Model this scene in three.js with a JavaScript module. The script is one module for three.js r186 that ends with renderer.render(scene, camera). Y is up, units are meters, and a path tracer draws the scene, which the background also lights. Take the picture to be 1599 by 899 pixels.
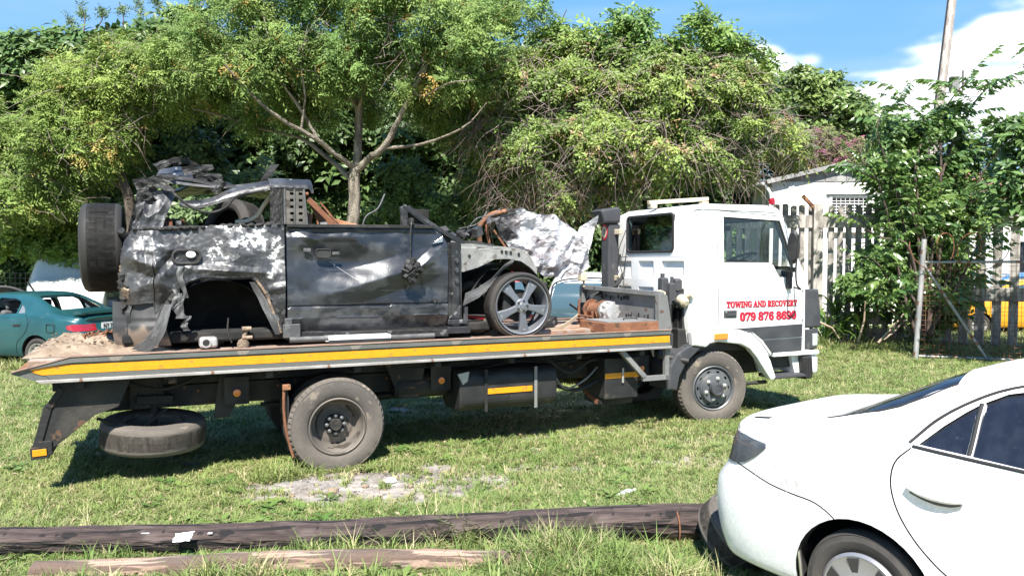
import * as THREE from 'three';
import { mergeGeometries, mergeVertices, toCreasedNormals } from 'three/addons/utils/BufferGeometryUtils.js';
import { RoundedBoxGeometry } from 'three/addons/geometries/RoundedBoxGeometry.js';
import { ImprovedNoise } from 'three/addons/math/ImprovedNoise.js';
import { FontLoader } from 'three/addons/loaders/FontLoader.js';
import { Brush, Evaluator, SUBTRACTION, INTERSECTION, ADDITION } from 'three-bvh-csg';

// ---------------------------------------------------------------- camera, sky, sun, exposure
const W = 1024, H = 575;
const scene = new THREE.Scene();
const camera = new THREE.PerspectiveCamera(41.06, W / H, 0.1, 900);
const EYE = 1.95, PITCH = 2.03 * Math.PI / 180, FOC = 1200;
camera.position.set(0, EYE, 0);
camera.rotation.set(-PITCH, 0, 0);
const renderer = new THREE.WebGLRenderer({ antialias: true });
renderer.setSize(W, H);
renderer.shadowMap.enabled = true;
renderer.toneMapping = THREE.LinearToneMapping;
renderer.toneMappingExposure = 2.42;

const sunDir = new THREE.Vector3(-0.03, 0.90, 0.43).normalize();
const sun = new THREE.DirectionalLight(new THREE.Color(1, 0.955, 0.88), 5.0);
sun.position.copy(sunDir).multiplyScalar(60); sun.target.position.set(0, 0, -12);
sun.castShadow = true; sun.shadow.mapSize.set(4096, 4096); sun.shadow.radius = 1;
Object.assign(sun.shadow.camera, { left: -30, right: 30, top: 30, bottom: -30, near: 1, far: 140 });
scene.add(sun, sun.target);

// ---------------------------------------------------------------- noise
function rng(seed) { let a = seed >>> 0; return () => { a = (a + 0x6D2B79F5) | 0; let t = Math.imul(a ^ (a >>> 15), 1 | a); t = (t + Math.imul(t ^ (t >>> 7), 61 | t)) ^ t; return ((t ^ (t >>> 14)) >>> 0) / 4294967296; }; }
function hash(x, y, s) { let h = Math.imul(x, 374761393) ^ Math.imul(y, 668265263) ^ Math.imul(s, 2147483647 ^ 144665); h = Math.imul(h ^ (h >>> 13), 1274126177); return ((h ^ (h >>> 16)) >>> 0) / 4294967296; }
function vnoise(x, y, px, py, s) {                // value noise that repeats after px, py cells
  const xi = Math.floor(x), yi = Math.floor(y), fx = x - xi, fy = y - yi, u = fx * fx * (3 - 2 * fx), v = fy * fy * (3 - 2 * fy);
  const m = (a, p) => ((a % p) + p) % p;
  const a = hash(m(xi, px), m(yi, py), s), b = hash(m(xi + 1, px), m(yi, py), s), c = hash(m(xi, px), m(yi + 1, py), s), d = hash(m(xi + 1, px), m(yi + 1, py), s);
  return a + (b - a) * u + (c - a) * v + (a - b - c + d) * u * v;
}
function fbm(u, v, f, oct, s, fy = f) { let t = 0, a = 0.5, n = 0; for (let o = 0; o < oct; o++) { t += a * vnoise(u * f, v * fy, f, fy, s + o); n += a; a *= 0.5; f *= 2; fy *= 2; } return t / n; }
const pn = new ImprovedNoise();
const noise3 = (x, y, z) => pn.noise(x + 31.7, y + 11.3, z + 7.9);
function fbm3(x, y, z, o = 3) { let t = 0, a = 0.5; for (let i = 0; i < o; i++) { t += a * noise3(x, y, z); x *= 2.03; y *= 2.03; z *= 2.03; a *= 0.5; } return t; }
const clamp = (x, a = 0, b = 1) => Math.min(b, Math.max(a, x));
const smooth = (a, b, x) => { const t = clamp((x - a) / (b - a)); return t * t * (3 - 2 * t); };
const lerp = (a, b, t) => a + (b - a) * t;
const lerp3 = (a, b, t) => [lerp(a[0], b[0], t), lerp(a[1], b[1], t), lerp(a[2], b[2], t)];

{ // the sky: clear blue with banks of cumulus low round the horizon
  const w = 2048, h = 1024, data = new Float32Array(w * h * 4);
  for (let j = 0; j < h; j++) {
    const el = ((j + 0.5) / h - 0.5) * Math.PI, y = Math.sin(el), deg = el * 180 / Math.PI;
    for (let i = 0; i < w; i++) {
      const u = (i + 0.5) / w, k = (j * w + i) * 4, t = clamp(y);
      const zen = [0.055, 0.155, 0.40], mid = [0.115, 0.275, 0.51], hor = [0.30, 0.44, 0.56];
      const s = smooth(0, 0.32, t), s2 = smooth(0.22, 1, t);
      let c = lerp3(lerp3(hor, mid, Math.pow(s, 0.7)), zen, s2);
      if (deg > -3 && deg < 40) {
        const v = deg / 90;
        const big = fbm(u, v, 7, 3, 3669), det = fbm(u, v, 34, 6, 56, 34);
        const low = smooth(-2, 4, deg) * (1 - smooth(13, 21, deg));
        let d = big * 0.95 + (det - 0.5) * 0.62 + low * 0.20 - 0.06;
        d = smooth(0.665, 0.735, d) * smooth(0, 3, deg) * (1 - smooth(15, 24, deg));
        const wisp = smooth(0.52, 0.85, fbm(u, v * 2, 18, 5, 77)) * 0.10 * smooth(4, 12, deg) * (1 - smooth(26, 40, deg));
        const inner = fbm(u, v, 60, 4, 99), sh = 0.62 + 0.36 * inner;
        c = lerp3(c, [0.62, 0.66, 0.70], wisp);
        c = lerp3(c, [sh * 0.98, sh, sh * 1.04], d);
      }
      if (deg < 0) c = [0.16, 0.17, 0.13];
      data[k] = c[0]; data[k + 1] = c[1]; data[k + 2] = c[2]; data[k + 3] = 1;
    }
  }
  const sky = new THREE.DataTexture(data, w, h, THREE.RGBAFormat, THREE.FloatType);
  sky.mapping = THREE.EquirectangularReflectionMapping; sky.magFilter = THREE.LinearFilter; sky.minFilter = THREE.LinearFilter; sky.needsUpdate = true;
  scene.background = sky; scene.environment = sky; scene.backgroundIntensity = 0.88; scene.environmentIntensity = 0.88;
}

// ---------------------------------------------------------------- helpers
const V = (x, y, z = 0) => new THREE.Vector3(x, y, z);
const used = new Map();
function numbered(name) { const n = used.get(name) ?? 0; used.set(name, n + 1); return n ? name + '_' + String(n).padStart(3, '0') : name; }
function tag(o, label, category, group) { o.userData.label = label; if (category) o.userData.category = category; if (group) o.userData.group = group; return o; }
function thing(name, label, category, pos = [0, 0, 0], turn = 0, group) {
  const o = new THREE.Group(); o.name = numbered(name); scene.add(o); o.position.set(...pos); o.rotation.y = turn; return tag(o, label, category, group);
}
function part(name, geo, m, parent, label) {
  const o = new THREE.Mesh(Array.isArray(geo) ? merged(geo) : geo, m); o.name = parent === scene ? numbered(name) : name; o.castShadow = o.receiveShadow = true; parent.add(o);
  if (label) o.userData.label = label; return o;
}
function sub(name, parent, pos = [0, 0, 0], label) { const g = new THREE.Group(); g.name = name; g.position.set(...pos); parent.add(g); if (label) g.userData.label = label; return g; }
function stuff(o) { o.userData.kind = 'stuff'; return o; }
function clean(g) {
  g = g.index ? g.toNonIndexed() : g; const r = new THREE.BufferGeometry();
  r.setAttribute('position', g.attributes.position); r.setAttribute('normal', g.attributes.normal);
  r.setAttribute('uv', g.attributes.uv ?? new THREE.BufferAttribute(new Float32Array(g.attributes.position.count * 2), 2)); return r;
}
function merged(list) { return list.length === 1 ? clean(list[0]) : mergeGeometries(list.map(clean)); }
function boxUV(g, s = 1) {                         // texture coordinates in metres from the face direction
  g = clean(g); const p = g.attributes.position, n = p.count, uv = new Float32Array(n * 2), a = V(0, 0), b = V(0, 0), c = V(0, 0);
  for (let i = 0; i < n; i += 3) {
    a.fromBufferAttribute(p, i); b.fromBufferAttribute(p, i + 1); c.fromBufferAttribute(p, i + 2);
    const N = b.clone().sub(a).cross(c.clone().sub(a)), x = Math.abs(N.x), y = Math.abs(N.y), z = Math.abs(N.z);
    [a, b, c].forEach((q, k) => { const t = x > y && x > z ? [q.z, q.y] : y > z ? [q.x, q.z] : [q.x, q.y]; uv[(i + k) * 2] = t[0] * s; uv[(i + k) * 2 + 1] = t[1] * s; });
  }
  g.setAttribute('uv', new THREE.BufferAttribute(uv, 2)); return g;
}
function box(w, h, d, x = 0, y = 0, z = 0, r = 0.008, rx = 0, ry = 0, rz = 0) {
  const g = new RoundedBoxGeometry(w, h, d, 1, Math.min(r, w * 0.45, h * 0.45, d * 0.45));
  if (rx) g.rotateX(rx); if (ry) g.rotateY(ry); if (rz) g.rotateZ(rz); g.translate(x, y, z); return boxUV(g);
}
function shape(pts) { const s = new THREE.Shape(); pts.forEach((p, i) => i ? s.lineTo(p[0], p[1]) : s.moveTo(p[0], p[1])); s.closePath(); return s; }
function prism(pts, z0, z1, bevel = 0, holes = []) {   // a polygon in x, y carried along z
  const s = pts.isShape ? pts : shape(pts); holes.forEach((h) => s.holes.push(shape(h)));
  const b = Math.min(bevel, Math.abs(z1 - z0) / 2.5);
  const g = new THREE.ExtrudeGeometry(s, { depth: z1 - z0 - 2 * b, bevelEnabled: b > 0, bevelSize: b, bevelThickness: b, bevelOffset: -b, bevelSegments: 2, curveSegments: 10 });
  g.translate(0, 0, z0 + b); return boxUV(g);
}
function bar(a, b, w, h = w, r = 0.004) {           // a square bar from a to b
  const d = b.clone().sub(a), g = new RoundedBoxGeometry(w, h, d.length(), 1, Math.min(r, w * 0.4, h * 0.4)); const m = new THREE.Matrix4(), up = Math.abs(d.y) > 0.95 * d.length() ? V(1, 0, 0) : V(0, 1, 0);
  m.lookAt(b, a, up); g.applyMatrix4(m); g.translate(...a.clone().add(b).multiplyScalar(0.5).toArray()); return boxUV(g);
}
function rod(a, b, r, r2 = r, n = 10) { return tube([a, b], [r, r2], n); }
function tube(pts, radii, n = 8, cap = true) {       // round, tapered, along points
  const R = (i) => typeof radii === 'number' ? radii : radii.length === pts.length ? radii[i] : (() => { const q = i / (pts.length - 1) * (radii.length - 1), k = Math.min(radii.length - 2, Math.floor(q)); return lerp(radii[k], radii[k + 1], q - k); })();
  const P = [], N = [], U = [], I = []; let side = null, len = 0;
  pts.forEach((p, i) => {
    const t = (pts[Math.min(i + 1, pts.length - 1)].clone().sub(pts[Math.max(i - 1, 0)])).normalize();
    if (!side) side = Math.abs(t.y) < 0.9 ? V(0, 1, 0) : V(1, 0, 0);
    side = side.clone().sub(t.clone().multiplyScalar(side.dot(t))).normalize(); const up = t.clone().cross(side); if (i) len += p.distanceTo(pts[i - 1]);
    for (let k = 0; k <= n; k++) {
      const a = k / n * Math.PI * 2, q = side.clone().multiplyScalar(Math.cos(a)).add(up.clone().multiplyScalar(Math.sin(a)));
      N.push(q.x, q.y, q.z); P.push(p.x + q.x * R(i), p.y + q.y * R(i), p.z + q.z * R(i)); U.push(k / n * 6.28 * R(0), len);
      if (i && k) { const A = i * (n + 1) + k, B = A - n - 1; I.push(A, B - 1, B, A, A - 1, B - 1); }
    }
  });
  if (cap) for (const e of [0, pts.length - 1]) {
    const t = e ? pts[e].clone().sub(pts[e - 1]).normalize() : pts[0].clone().sub(pts[1]).normalize(), c = P.length / 3; const b = e * (n + 1);
    P.push(pts[e].x, pts[e].y, pts[e].z); N.push(t.x, t.y, t.z); U.push(0, 0);
    for (let k = 0; k <= n; k++) { P.push(P[(b + k) * 3], P[(b + k) * 3 + 1], P[(b + k) * 3 + 2]); N.push(t.x, t.y, t.z); U.push(R(e) * Math.cos(k / n * 6.283), R(e) * Math.sin(k / n * 6.283)); if (k) e ? I.push(c, c + k, c + 1 + k) : I.push(c, c + 1 + k, c + k); }
  }
  const g = new THREE.BufferGeometry(); g.setAttribute('position', new THREE.Float32BufferAttribute(P, 3)); g.setAttribute('normal', new THREE.Float32BufferAttribute(N, 3)); g.setAttribute('uv', new THREE.Float32BufferAttribute(U, 2)); g.setIndex(I); return g;
}
function spline(pts, n) { return new THREE.CatmullRomCurve3(pts, false, 'centripetal').getPoints(n); }
function lathe(profile, n = 48, axis = 'z') {         // profile of [radius, along the axis]
  const g = new THREE.LatheGeometry(profile.map((p) => new THREE.Vector2(Math.max(p[0], 1e-4), p[1])), n); if (axis === 'z') g.rotateX(Math.PI / 2); else if (axis === 'x') g.rotateZ(-Math.PI / 2); return toCreasedNormals(g, 0.6);
}
function grid(nu, nv, f, closeU = false) {              // a sheet of nu x nv cells; f(i/nu, j/nv) -> [x, y, z, u, v]
  const P = [], U = [], I = [];
  for (let j = 0; j <= nv; j++) for (let i = 0; i <= nu; i++) { const p = f(i / nu, j / nv); P.push(p[0], p[1], p[2]); U.push(p[3] ?? i / nu, p[4] ?? j / nv); if (i && j) { const A = j * (nu + 1) + i, B = A - nu - 1; I.push(B - 1, B, A, B - 1, A, A - 1); } }
  const g = new THREE.BufferGeometry(); g.setAttribute('position', new THREE.Float32BufferAttribute(P, 3)); g.setAttribute('uv', new THREE.Float32BufferAttribute(U, 2)); g.setIndex(I); g.computeVertexNormals(); return g;
}
function slab(nu, nv, front, thick, dir = [0, 0, -1]) {   // a sheet with thickness: a front, a back and its rim
  const back = (u, v) => { const p = front(u, v); return [p[0] + dir[0] * thick, p[1] + dir[1] * thick, p[2] + dir[2] * thick, p[3], p[4]]; };
  const flip = (g) => { const a = g.index.array; for (let i = 0; i < a.length; i += 3) { const t = a[i]; a[i] = a[i + 1]; a[i + 1] = t; } g.computeVertexNormals(); return g; };
  const rim = (n, e) => grid(n, 1, (u, v) => { const q = e(u), a = front(...q), b = back(...q); return [lerp(b[0], a[0], v), lerp(b[1], a[1], v), lerp(b[2], a[2], v), a[3], a[4]]; });
  return [grid(nu, nv, front), flip(grid(nu, nv, back)), rim(nu, (u) => [u, 0]), rim(nu, (u) => [1 - u, 1]), rim(nv, (v) => [0, 1 - v]), rim(nv, (v) => [1, v])];
}
const evaluator = new Evaluator(); evaluator.attributes = ['position', 'normal', 'uv']; evaluator.useGroups = true;
function brush(g, m) { const c = clean(g); c.clearGroups(); const b = new Brush(mergeVertices(c, 1e-5), m); b.updateMatrixWorld(); return b; }
const cut = (a, b) => evaluator.evaluate(a, b, SUBTRACTION), meet = (a, b) => evaluator.evaluate(a, b, INTERSECTION), join = (a, b) => evaluator.evaluate(a, b, ADDITION);
function csgPart(name, b, parent, crease = 0.55) {
  const groups = b.geometry.groups, mats = Array.isArray(b.material) ? b.material : [b.material]; const g = b.geometry.index ? b.geometry.toNonIndexed() : b.geometry;
  const out = new THREE.Mesh(g, mats.length > 1 ? mats : mats[0]); if (mats.length > 1) { g.clearGroups(); groups.forEach((q) => g.addGroup(q.start, q.count, q.materialIndex)); } else g.clearGroups();
  out.name = name; out.castShadow = out.receiveShadow = true; parent.add(out); return out;
}
// a pixel of the 1599 x 899 survey of the place, at a distance (metres in front of the viewer) or on the ground, as a point
function survey(px, py) { const x = (px - 799.5) / FOC, y = -(py - 449.5) / FOC, c = Math.cos(-PITCH), s = Math.sin(-PITCH); return V(x, c * y + s, s * y - c); }
function at(px, py, Z) { const d = survey(px, py); return d.multiplyScalar(Z / -d.z).add(V(0, EYE, 0)); }
function onGround(px, py, y = 0) { const d = survey(px, py); return d.multiplyScalar((y - EYE) / d.y).add(V(0, EYE, 0)); }

// ---------------------------------------------------------------- textures and materials
function texture(size, seed, fn, opt = {}) {          // fn(u, v) -> linear colour [r, g, b]
  const h = opt.h ?? size, d = new Uint8Array(size * h * 4), e = (c) => Math.round(255 * clamp(c <= 0.0031308 ? c * 12.92 : 1.055 * Math.pow(c, 1 / 2.4) - 0.055));
  for (let j = 0; j < h; j++) for (let i = 0; i < size; i++) { const c = fn((i + 0.5) / size, (j + 0.5) / h), k = (j * size + i) * 4; if (opt.data) { d[k] = d[k + 1] = d[k + 2] = Math.round(255 * clamp(c)); } else { d[k] = e(c[0]); d[k + 1] = e(c[1]); d[k + 2] = e(c[2]); } d[k + 3] = 255; }
  const t = new THREE.DataTexture(d, size, h); t.wrapS = t.wrapT = THREE.RepeatWrapping; t.magFilter = THREE.LinearFilter; t.minFilter = THREE.LinearMipmapLinearFilter; t.generateMipmaps = true; if (!opt.data) t.colorSpace = THREE.SRGBColorSpace; t.repeat.set(opt.rep ?? 1, opt.repY ?? opt.rep ?? 1); t.needsUpdate = true; return t;
}
const bumpA = texture(256, 1, (u, v) => fbm(u, v, 16, 5, 3), { data: true, rep: 2 });
const bumpFine = texture(256, 1, (u, v) => fbm(u, v, 40, 3, 31), { data: true, rep: 3 });
const roughA = texture(256, 1, (u, v) => 0.45 + 0.5 * fbm(u, v, 6, 5, 8), { data: true, rep: 1 });
function mottled(a, b, seed, f = 5, lo = 0.35, hi = 0.7, c = null, clo = 0.68, rep = 1, size = 256, fy = f) {
  return texture(size, seed, (u, v) => { let q = lerp3(a, b, smooth(lo, hi, fbm(u, v, f, 6, seed, fy))); if (c) q = lerp3(q, c, smooth(clo, clo + 0.05, fbm(u, v, f * 2, 5, seed + 40, fy * 2))); const n = 0.9 + 0.2 * vnoise(u * 120, v * 120, 120, 120, seed + 3); return [q[0] * n, q[1] * n, q[2] * n]; }, { rep });
}
const C3 = (r, g, b) => new THREE.Color().setRGB(r, g, b);
function mat(o) { const p = { ...o }; if (Array.isArray(p.color)) p.color = C3(...p.color); if (Array.isArray(p.specularColor)) p.specularColor = C3(...p.specularColor); return new THREE.MeshPhysicalMaterial({ roughness: 0.7, ...p }); }
const M = {};
M.whitePaint = mat({ map: mottled([0.80, 0.80, 0.79], [0.74, 0.74, 0.72], 21, 4, 0.4, 0.8, [0.62, 0.6, 0.55], 0.76), roughness: 0.42, clearcoat: 0.5, clearcoatRoughness: 0.2, clearcoatNormalMap: null });
M.carWhite = mat({ map: mottled([0.82, 0.82, 0.81], [0.78, 0.78, 0.77], 22, 3, 0.4, 0.8, [0.6, 0.58, 0.54], 0.80), roughness: 0.4, clearcoat: 0.7, clearcoatRoughness: 0.12 });
M.carTeal = mat({ map: mottled([0.010, 0.068, 0.080], [0.015, 0.09, 0.10], 23, 4, 0.3, 0.8, [0.04, 0.09, 0.095], 0.75), roughness: 0.38, metalness: 0.25, clearcoat: 0.6, clearcoatRoughness: 0.15 });
M.carRed = mat({ color: [0.42, 0.02, 0.03], roughness: 0.35, clearcoat: 0.7, clearcoatRoughness: 0.1 });
M.carBlue = mat({ color: [0.06, 0.16, 0.35], roughness: 0.35, clearcoat: 0.7, clearcoatRoughness: 0.1 });
M.carYellow = mat({ color: [0.72, 0.33, 0.02], roughness: 0.4, clearcoat: 0.6, clearcoatRoughness: 0.1 });
M.carSilver = mat({ color: [0.30, 0.30, 0.31], roughness: 0.35, metalness: 0.5, clearcoat: 0.7, clearcoatRoughness: 0.1 });
M.glassDark = mat({ color: [0.012, 0.014, 0.018], roughness: 0.06, clearcoat: 1, clearcoatRoughness: 0.02 });
M.glassDusty = mat({ map: mottled([0.012, 0.014, 0.02], [0.03, 0.033, 0.042], 25, 6, 0.3, 0.8, [0.09, 0.09, 0.09], 0.73, 2), roughness: 0.16 });
M.pane = mat({ color: [0.93, 0.96, 0.95], transmission: 1, thickness: 0, roughness: 0.02, ior: 1.5 });
M.paneTint = mat({ color: [0.26, 0.34, 0.36], transmission: 1, thickness: 0, roughness: 0.03, ior: 1.5 });
M.black = mat({ map: mottled([0.012, 0.012, 0.013], [0.03, 0.029, 0.027], 26, 6, 0.3, 0.8, [0.06, 0.05, 0.04], 0.74), roughness: 0.6 });
M.chassis = mat({ map: mottled([0.014, 0.014, 0.014], [0.04, 0.036, 0.03], 27, 5, 0.35, 0.8, [0.10, 0.055, 0.03], 0.70), roughness: 0.75, bumpMap: bumpA, bumpScale: 0.004 });
M.plasticGrey = mat({ map: mottled([0.035, 0.037, 0.042], [0.055, 0.056, 0.06], 28, 5, 0.3, 0.8, [0.09, 0.085, 0.08], 0.78), roughness: 0.62, bumpMap: bumpFine, bumpScale: 0.0006 });
M.tyre = mat({ map: mottled([0.028, 0.026, 0.025], [0.060, 0.054, 0.048], 29, 6, 0.3, 0.75, [0.12, 0.10, 0.08], 0.72), roughness: 0.88, bumpMap: bumpFine, bumpScale: 0.001 });
M.tyreDusty = mat({ map: mottled([0.085, 0.075, 0.066], [0.14, 0.12, 0.10], 30, 5, 0.3, 0.75, [0.20, 0.165, 0.13], 0.70), roughness: 0.92, bumpMap: bumpFine, bumpScale: 0.001 });
M.rimDusty = mat({ map: mottled([0.10, 0.09, 0.078], [0.20, 0.17, 0.14], 31, 4, 0.3, 0.75, [0.055, 0.045, 0.035], 0.66), roughness: 0.75, metalness: 0.2 });
M.rimGrey = mat({ map: mottled([0.10, 0.11, 0.12], [0.15, 0.155, 0.16], 32, 4, 0.3, 0.75, [0.22, 0.2, 0.17], 0.70), roughness: 0.5, metalness: 0.35 });
M.alloy = mat({ map: mottled([0.17, 0.18, 0.20], [0.25, 0.26, 0.28], 33, 5, 0.3, 0.75, [0.30, 0.29, 0.28], 0.68), roughness: 0.42, metalness: 0.5 });
M.steelGrey = mat({ map: mottled([0.17, 0.17, 0.165], [0.24, 0.235, 0.225], 34, 4, 0.3, 0.75, [0.12, 0.075, 0.05], 0.73), roughness: 0.55, metalness: 0.2 });
M.deckGreen = mat({ map: mottled([0.10, 0.105, 0.095], [0.14, 0.145, 0.13], 35, 3, 0.3, 0.75, [0.19, 0.17, 0.14], 0.73), roughness: 0.6 });
M.deckLip = mat({ map: mottled([0.40, 0.38, 0.36], [0.30, 0.28, 0.26], 36, 6, 0.3, 0.75, [0.20, 0.11, 0.07], 0.74), roughness: 0.5, metalness: 0.2 });
M.rustLip = mat({ map: mottled([0.20, 0.12, 0.085], [0.28, 0.20, 0.16], 37, 8, 0.3, 0.75), roughness: 0.85 });
M.yellowStrip = mat({ map: mottled([0.74, 0.295, 0.008], [0.62, 0.245, 0.008], 38, 6, 0.3, 0.8, [0.36, 0.18, 0.04], 0.69), roughness: 0.4 });
M.rust = mat({ map: mottled([0.17, 0.07, 0.035], [0.30, 0.14, 0.07], 39, 6, 0.3, 0.75, [0.08, 0.045, 0.03], 0.66), roughness: 0.92, bumpMap: bumpA, bumpScale: 0.004 });
M.dirt = mat({ map: mottled([0.20, 0.145, 0.10], [0.32, 0.25, 0.18], 40, 8, 0.3, 0.75, [0.12, 0.085, 0.06], 0.66), roughness: 0.98, bumpMap: bumpA, bumpScale: 0.015 });
M.chrome = mat({ color: [0.62, 0.62, 0.62], roughness: 0.25, metalness: 0.9 });
M.aluminium = mat({ map: mottled([0.42, 0.41, 0.39], [0.55, 0.54, 0.52], 41, 6, 0.3, 0.75, [0.28, 0.22, 0.17], 0.72), roughness: 0.45, metalness: 0.5 });
M.orangeLens = mat({ color: [0.78, 0.22, 0.02], roughness: 0.2, clearcoat: 1 });
M.redLens = mat({ color: [0.30, 0.012, 0.02], roughness: 0.15, clearcoat: 1 });
M.clearLens = mat({ color: [0.50, 0.52, 0.53], roughness: 0.12, clearcoat: 1, metalness: 0.3 });
M.rubber = mat({ color: [0.018, 0.018, 0.019], roughness: 0.75 });
M.cream = mat({ map: mottled([0.58, 0.50, 0.36], [0.48, 0.40, 0.28], 42, 5, 0.3, 0.8), roughness: 0.55 });
M.interior = mat({ color: [0.10, 0.10, 0.105], roughness: 0.9 });
M.redLetter = mat({ color: [0.55, 0.008, 0.035], roughness: 0.45 });
M.blackLetter = mat({ color: [0.03, 0.012, 0.014], roughness: 0.5 });
const FONT = await new FontLoader().loadAsync('fonts/droid/droid_serif_bold.typeface.json');
const FONTS = await new FontLoader().loadAsync('fonts/droid/droid_sans_bold.typeface.json');
function lettering(text, width, height, thick, font = FONT, shear = 0, fat = 0) {      // centred, stretched to width x height, in the x y plane
  const shapes = font.generateShapes(text, 1), g = new THREE.ExtrudeGeometry(shapes, { depth: thick, bevelEnabled: fat > 0, bevelSize: fat, bevelThickness: 0.0005, bevelSegments: 1, curveSegments: 4 });
  g.computeBoundingBox(); const b = g.boundingBox, sx = width / (b.max.x - b.min.x), sy = height / (b.max.y - b.min.y);
  g.translate(-(b.min.x + b.max.x) / 2, -(b.min.y + b.max.y) / 2, 0); g.scale(sx, sy, 1); if (shear) g.applyMatrix4(new THREE.Matrix4().makeShear(0, 0, shear, 0, 0, 0)); return clean(g);
}
// ---------------------------------------------------------------- ground
function bareness(x, z) {                       // 0 thick grass .. 1 bare soil
  let b = smooth(-0.05, 0.30, fbm3(x * 0.42, 3.1, z * 0.55, 4)) * 0.6 + smooth(0.0, 0.35, fbm3(x * 1.6, 9.1, z * 1.8, 3)) * 0.5;
  for (const [cx, cz, rx, rz, k] of BARE) { const d = Math.hypot((x - cx) / rx, (z - cz) / rz) + 0.75 * fbm3(x * 2.2, 5, z * 3.4, 4); b = Math.max(b, k * (1 - smooth(0.45, 1.25, d))); }
  return clamp(b);
}
const BARE = [[-1.40, -6.42, 1.25, 0.78, 0.97], [-0.75, -6.65, 1.15, 0.65, 0.92], [0.25, -7.1, 1.3, 0.40, 0.85], [1.9, -7.5, 1.3, 0.4, 0.8], [-4.0, -7.2, 0.7, 0.35, 0.7], [-3.7, -6.6, 0.45, 0.2, 0.6], [-5.2, -8.2, 0.8, 0.4, 0.6],
  [-3.2, -7.4, 0.35, 0.25, 0.9], [4.6, -12.2, 0.8, 0.4, 0.5], [2.6, -8.2, 1.7, 0.35, 0.8], [-0.2, -8.6, 2.8, 0.6, 0.8], [-6.5, -11, 2, 0.7, 0.4], [1.4, -4.7, 0.5, 0.22, 0.9], [0.9, -4.95, 0.5, 0.2, 0.6]];
const height = (x, z) => 0.035 * fbm3(x * 0.5, 1.5, z * 0.5, 3) * smooth(0.5, 3, Math.hypot(x, z));
{
  const xs = [], zs = []; for (let i = -150; i <= 150; i++) xs.push(Math.sign(i) * (Math.abs(i) * 0.13 + Math.pow(Math.abs(i) / 150, 9) * 500)); for (let i = 0; i <= 260; i++) zs.push(3 - i * 0.13 - Math.pow(i / 260, 10) * 600);
  zs.unshift(60);
  const g = grid(xs.length - 1, zs.length - 1, (u, v) => { const x = xs[Math.round(u * (xs.length - 1))], z = zs[zs.length - 1 - Math.round(v * (zs.length - 1))]; return [x, height(x, z), z, (x + 16) / 32, (z + 29) / 32]; });
  const idx = g.index.array; g.computeVertexNormals(); if (g.attributes.normal.getY(5000) < 0) { for (let i = 0; i < idx.length; i += 3) { const t = idx[i]; idx[i] = idx[i + 1]; idx[i + 1] = t; } g.computeVertexNormals(); }
  const map = texture(1400, 2, (u, v) => {
    const x = u * 32 - 16, z = v * 32 - 29, b = bareness(x, z), n = fbm(u, v, 90, 5, 71), n2 = fbm(u, v, 300, 3, 72);
    let soil = lerp3([0.16, 0.138, 0.118], [0.285, 0.255, 0.228], smooth(0.3, 0.7, fbm(u, v, 160, 4, 74))); const pale = Math.max(0, 1 - Math.hypot((x + 0.95) / 0.42, (z + 6.66) / 0.13) - 0.8 * (n - 0.4)); soil = lerp3(soil, [0.5, 0.46, 0.4], clamp(pale * 1.6) * smooth(0.4, 0.55, n2)); const grey = Math.max(0, 1 - Math.hypot((x + 1.75) / 0.9, (z + 6.75) / 0.3)); soil = lerp3(soil, [0.27, 0.255, 0.25], clamp(grey * 1.3) * smooth(0.4, 0.6, n2) * 0.6);
    const turf = lerp3([0.18, 0.19, 0.075], [0.30, 0.26, 0.15], smooth(0.35, 0.75, n)); const q = lerp3(turf, soil, smooth(0.25, 0.8, b + (n2 - 0.5) * 0.5)), k = 0.55 + 0.9 * fbm(u, v, 420, 2, 75); return [q[0] * k, q[1] * k, q[2] * k];
  });
  const o = part('ground', g, mat({ map, roughness: 1, bumpMap: texture(512, 3, (u, v) => fbm(u, v, 220, 4, 12), { data: true }), bumpScale: 0.05 }), scene); o.userData.kind = 'structure'; o.castShadow = false;
}
// ---------------------------------------------------------------- leaves, grass
function leaf(len, wid, droop = 0.15, fold = 0.25, seg = 2) {    // along +x, upper side +y
  const P = [], I = []; for (let i = 0; i <= seg; i++) { const t = i / seg, w = wid * 0.5 * Math.pow(Math.sin(Math.PI * Math.pow(clamp(t, 0.0, 1), 0.8)), 0.8) * (i === 0 || i === seg ? 0 : 1), y = -droop * len * t * t; P.push(len * t, y, 0, len * t, y + w * fold, w, len * t, y + w * fold, -w); if (i) { const a = i * 3, b = a - 3; I.push(b, b + 1, a, b + 1, a + 1, a, b, a, b + 2, b + 2, a, a + 2); } }
  const g = new THREE.BufferGeometry(); g.setAttribute('position', new THREE.Float32BufferAttribute(P, 3)); g.setIndex(I); g.computeVertexNormals(); return g;
}
function placed(g, pos, dir, roll = 0, s = 1) {                 // +x of g along dir
  const x = dir.clone().normalize(), up = Math.abs(x.y) > 0.97 ? V(1, 0, 0) : V(0, 1, 0), z = x.clone().cross(up).normalize(), y = z.clone().cross(x); const m = new THREE.Matrix4().makeBasis(x, y, z); m.multiply(new THREE.Matrix4().makeRotationX(roll)); m.scale(V(s, s, s)); m.setPosition(pos); return g.clone().applyMatrix4(m);
}
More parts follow.
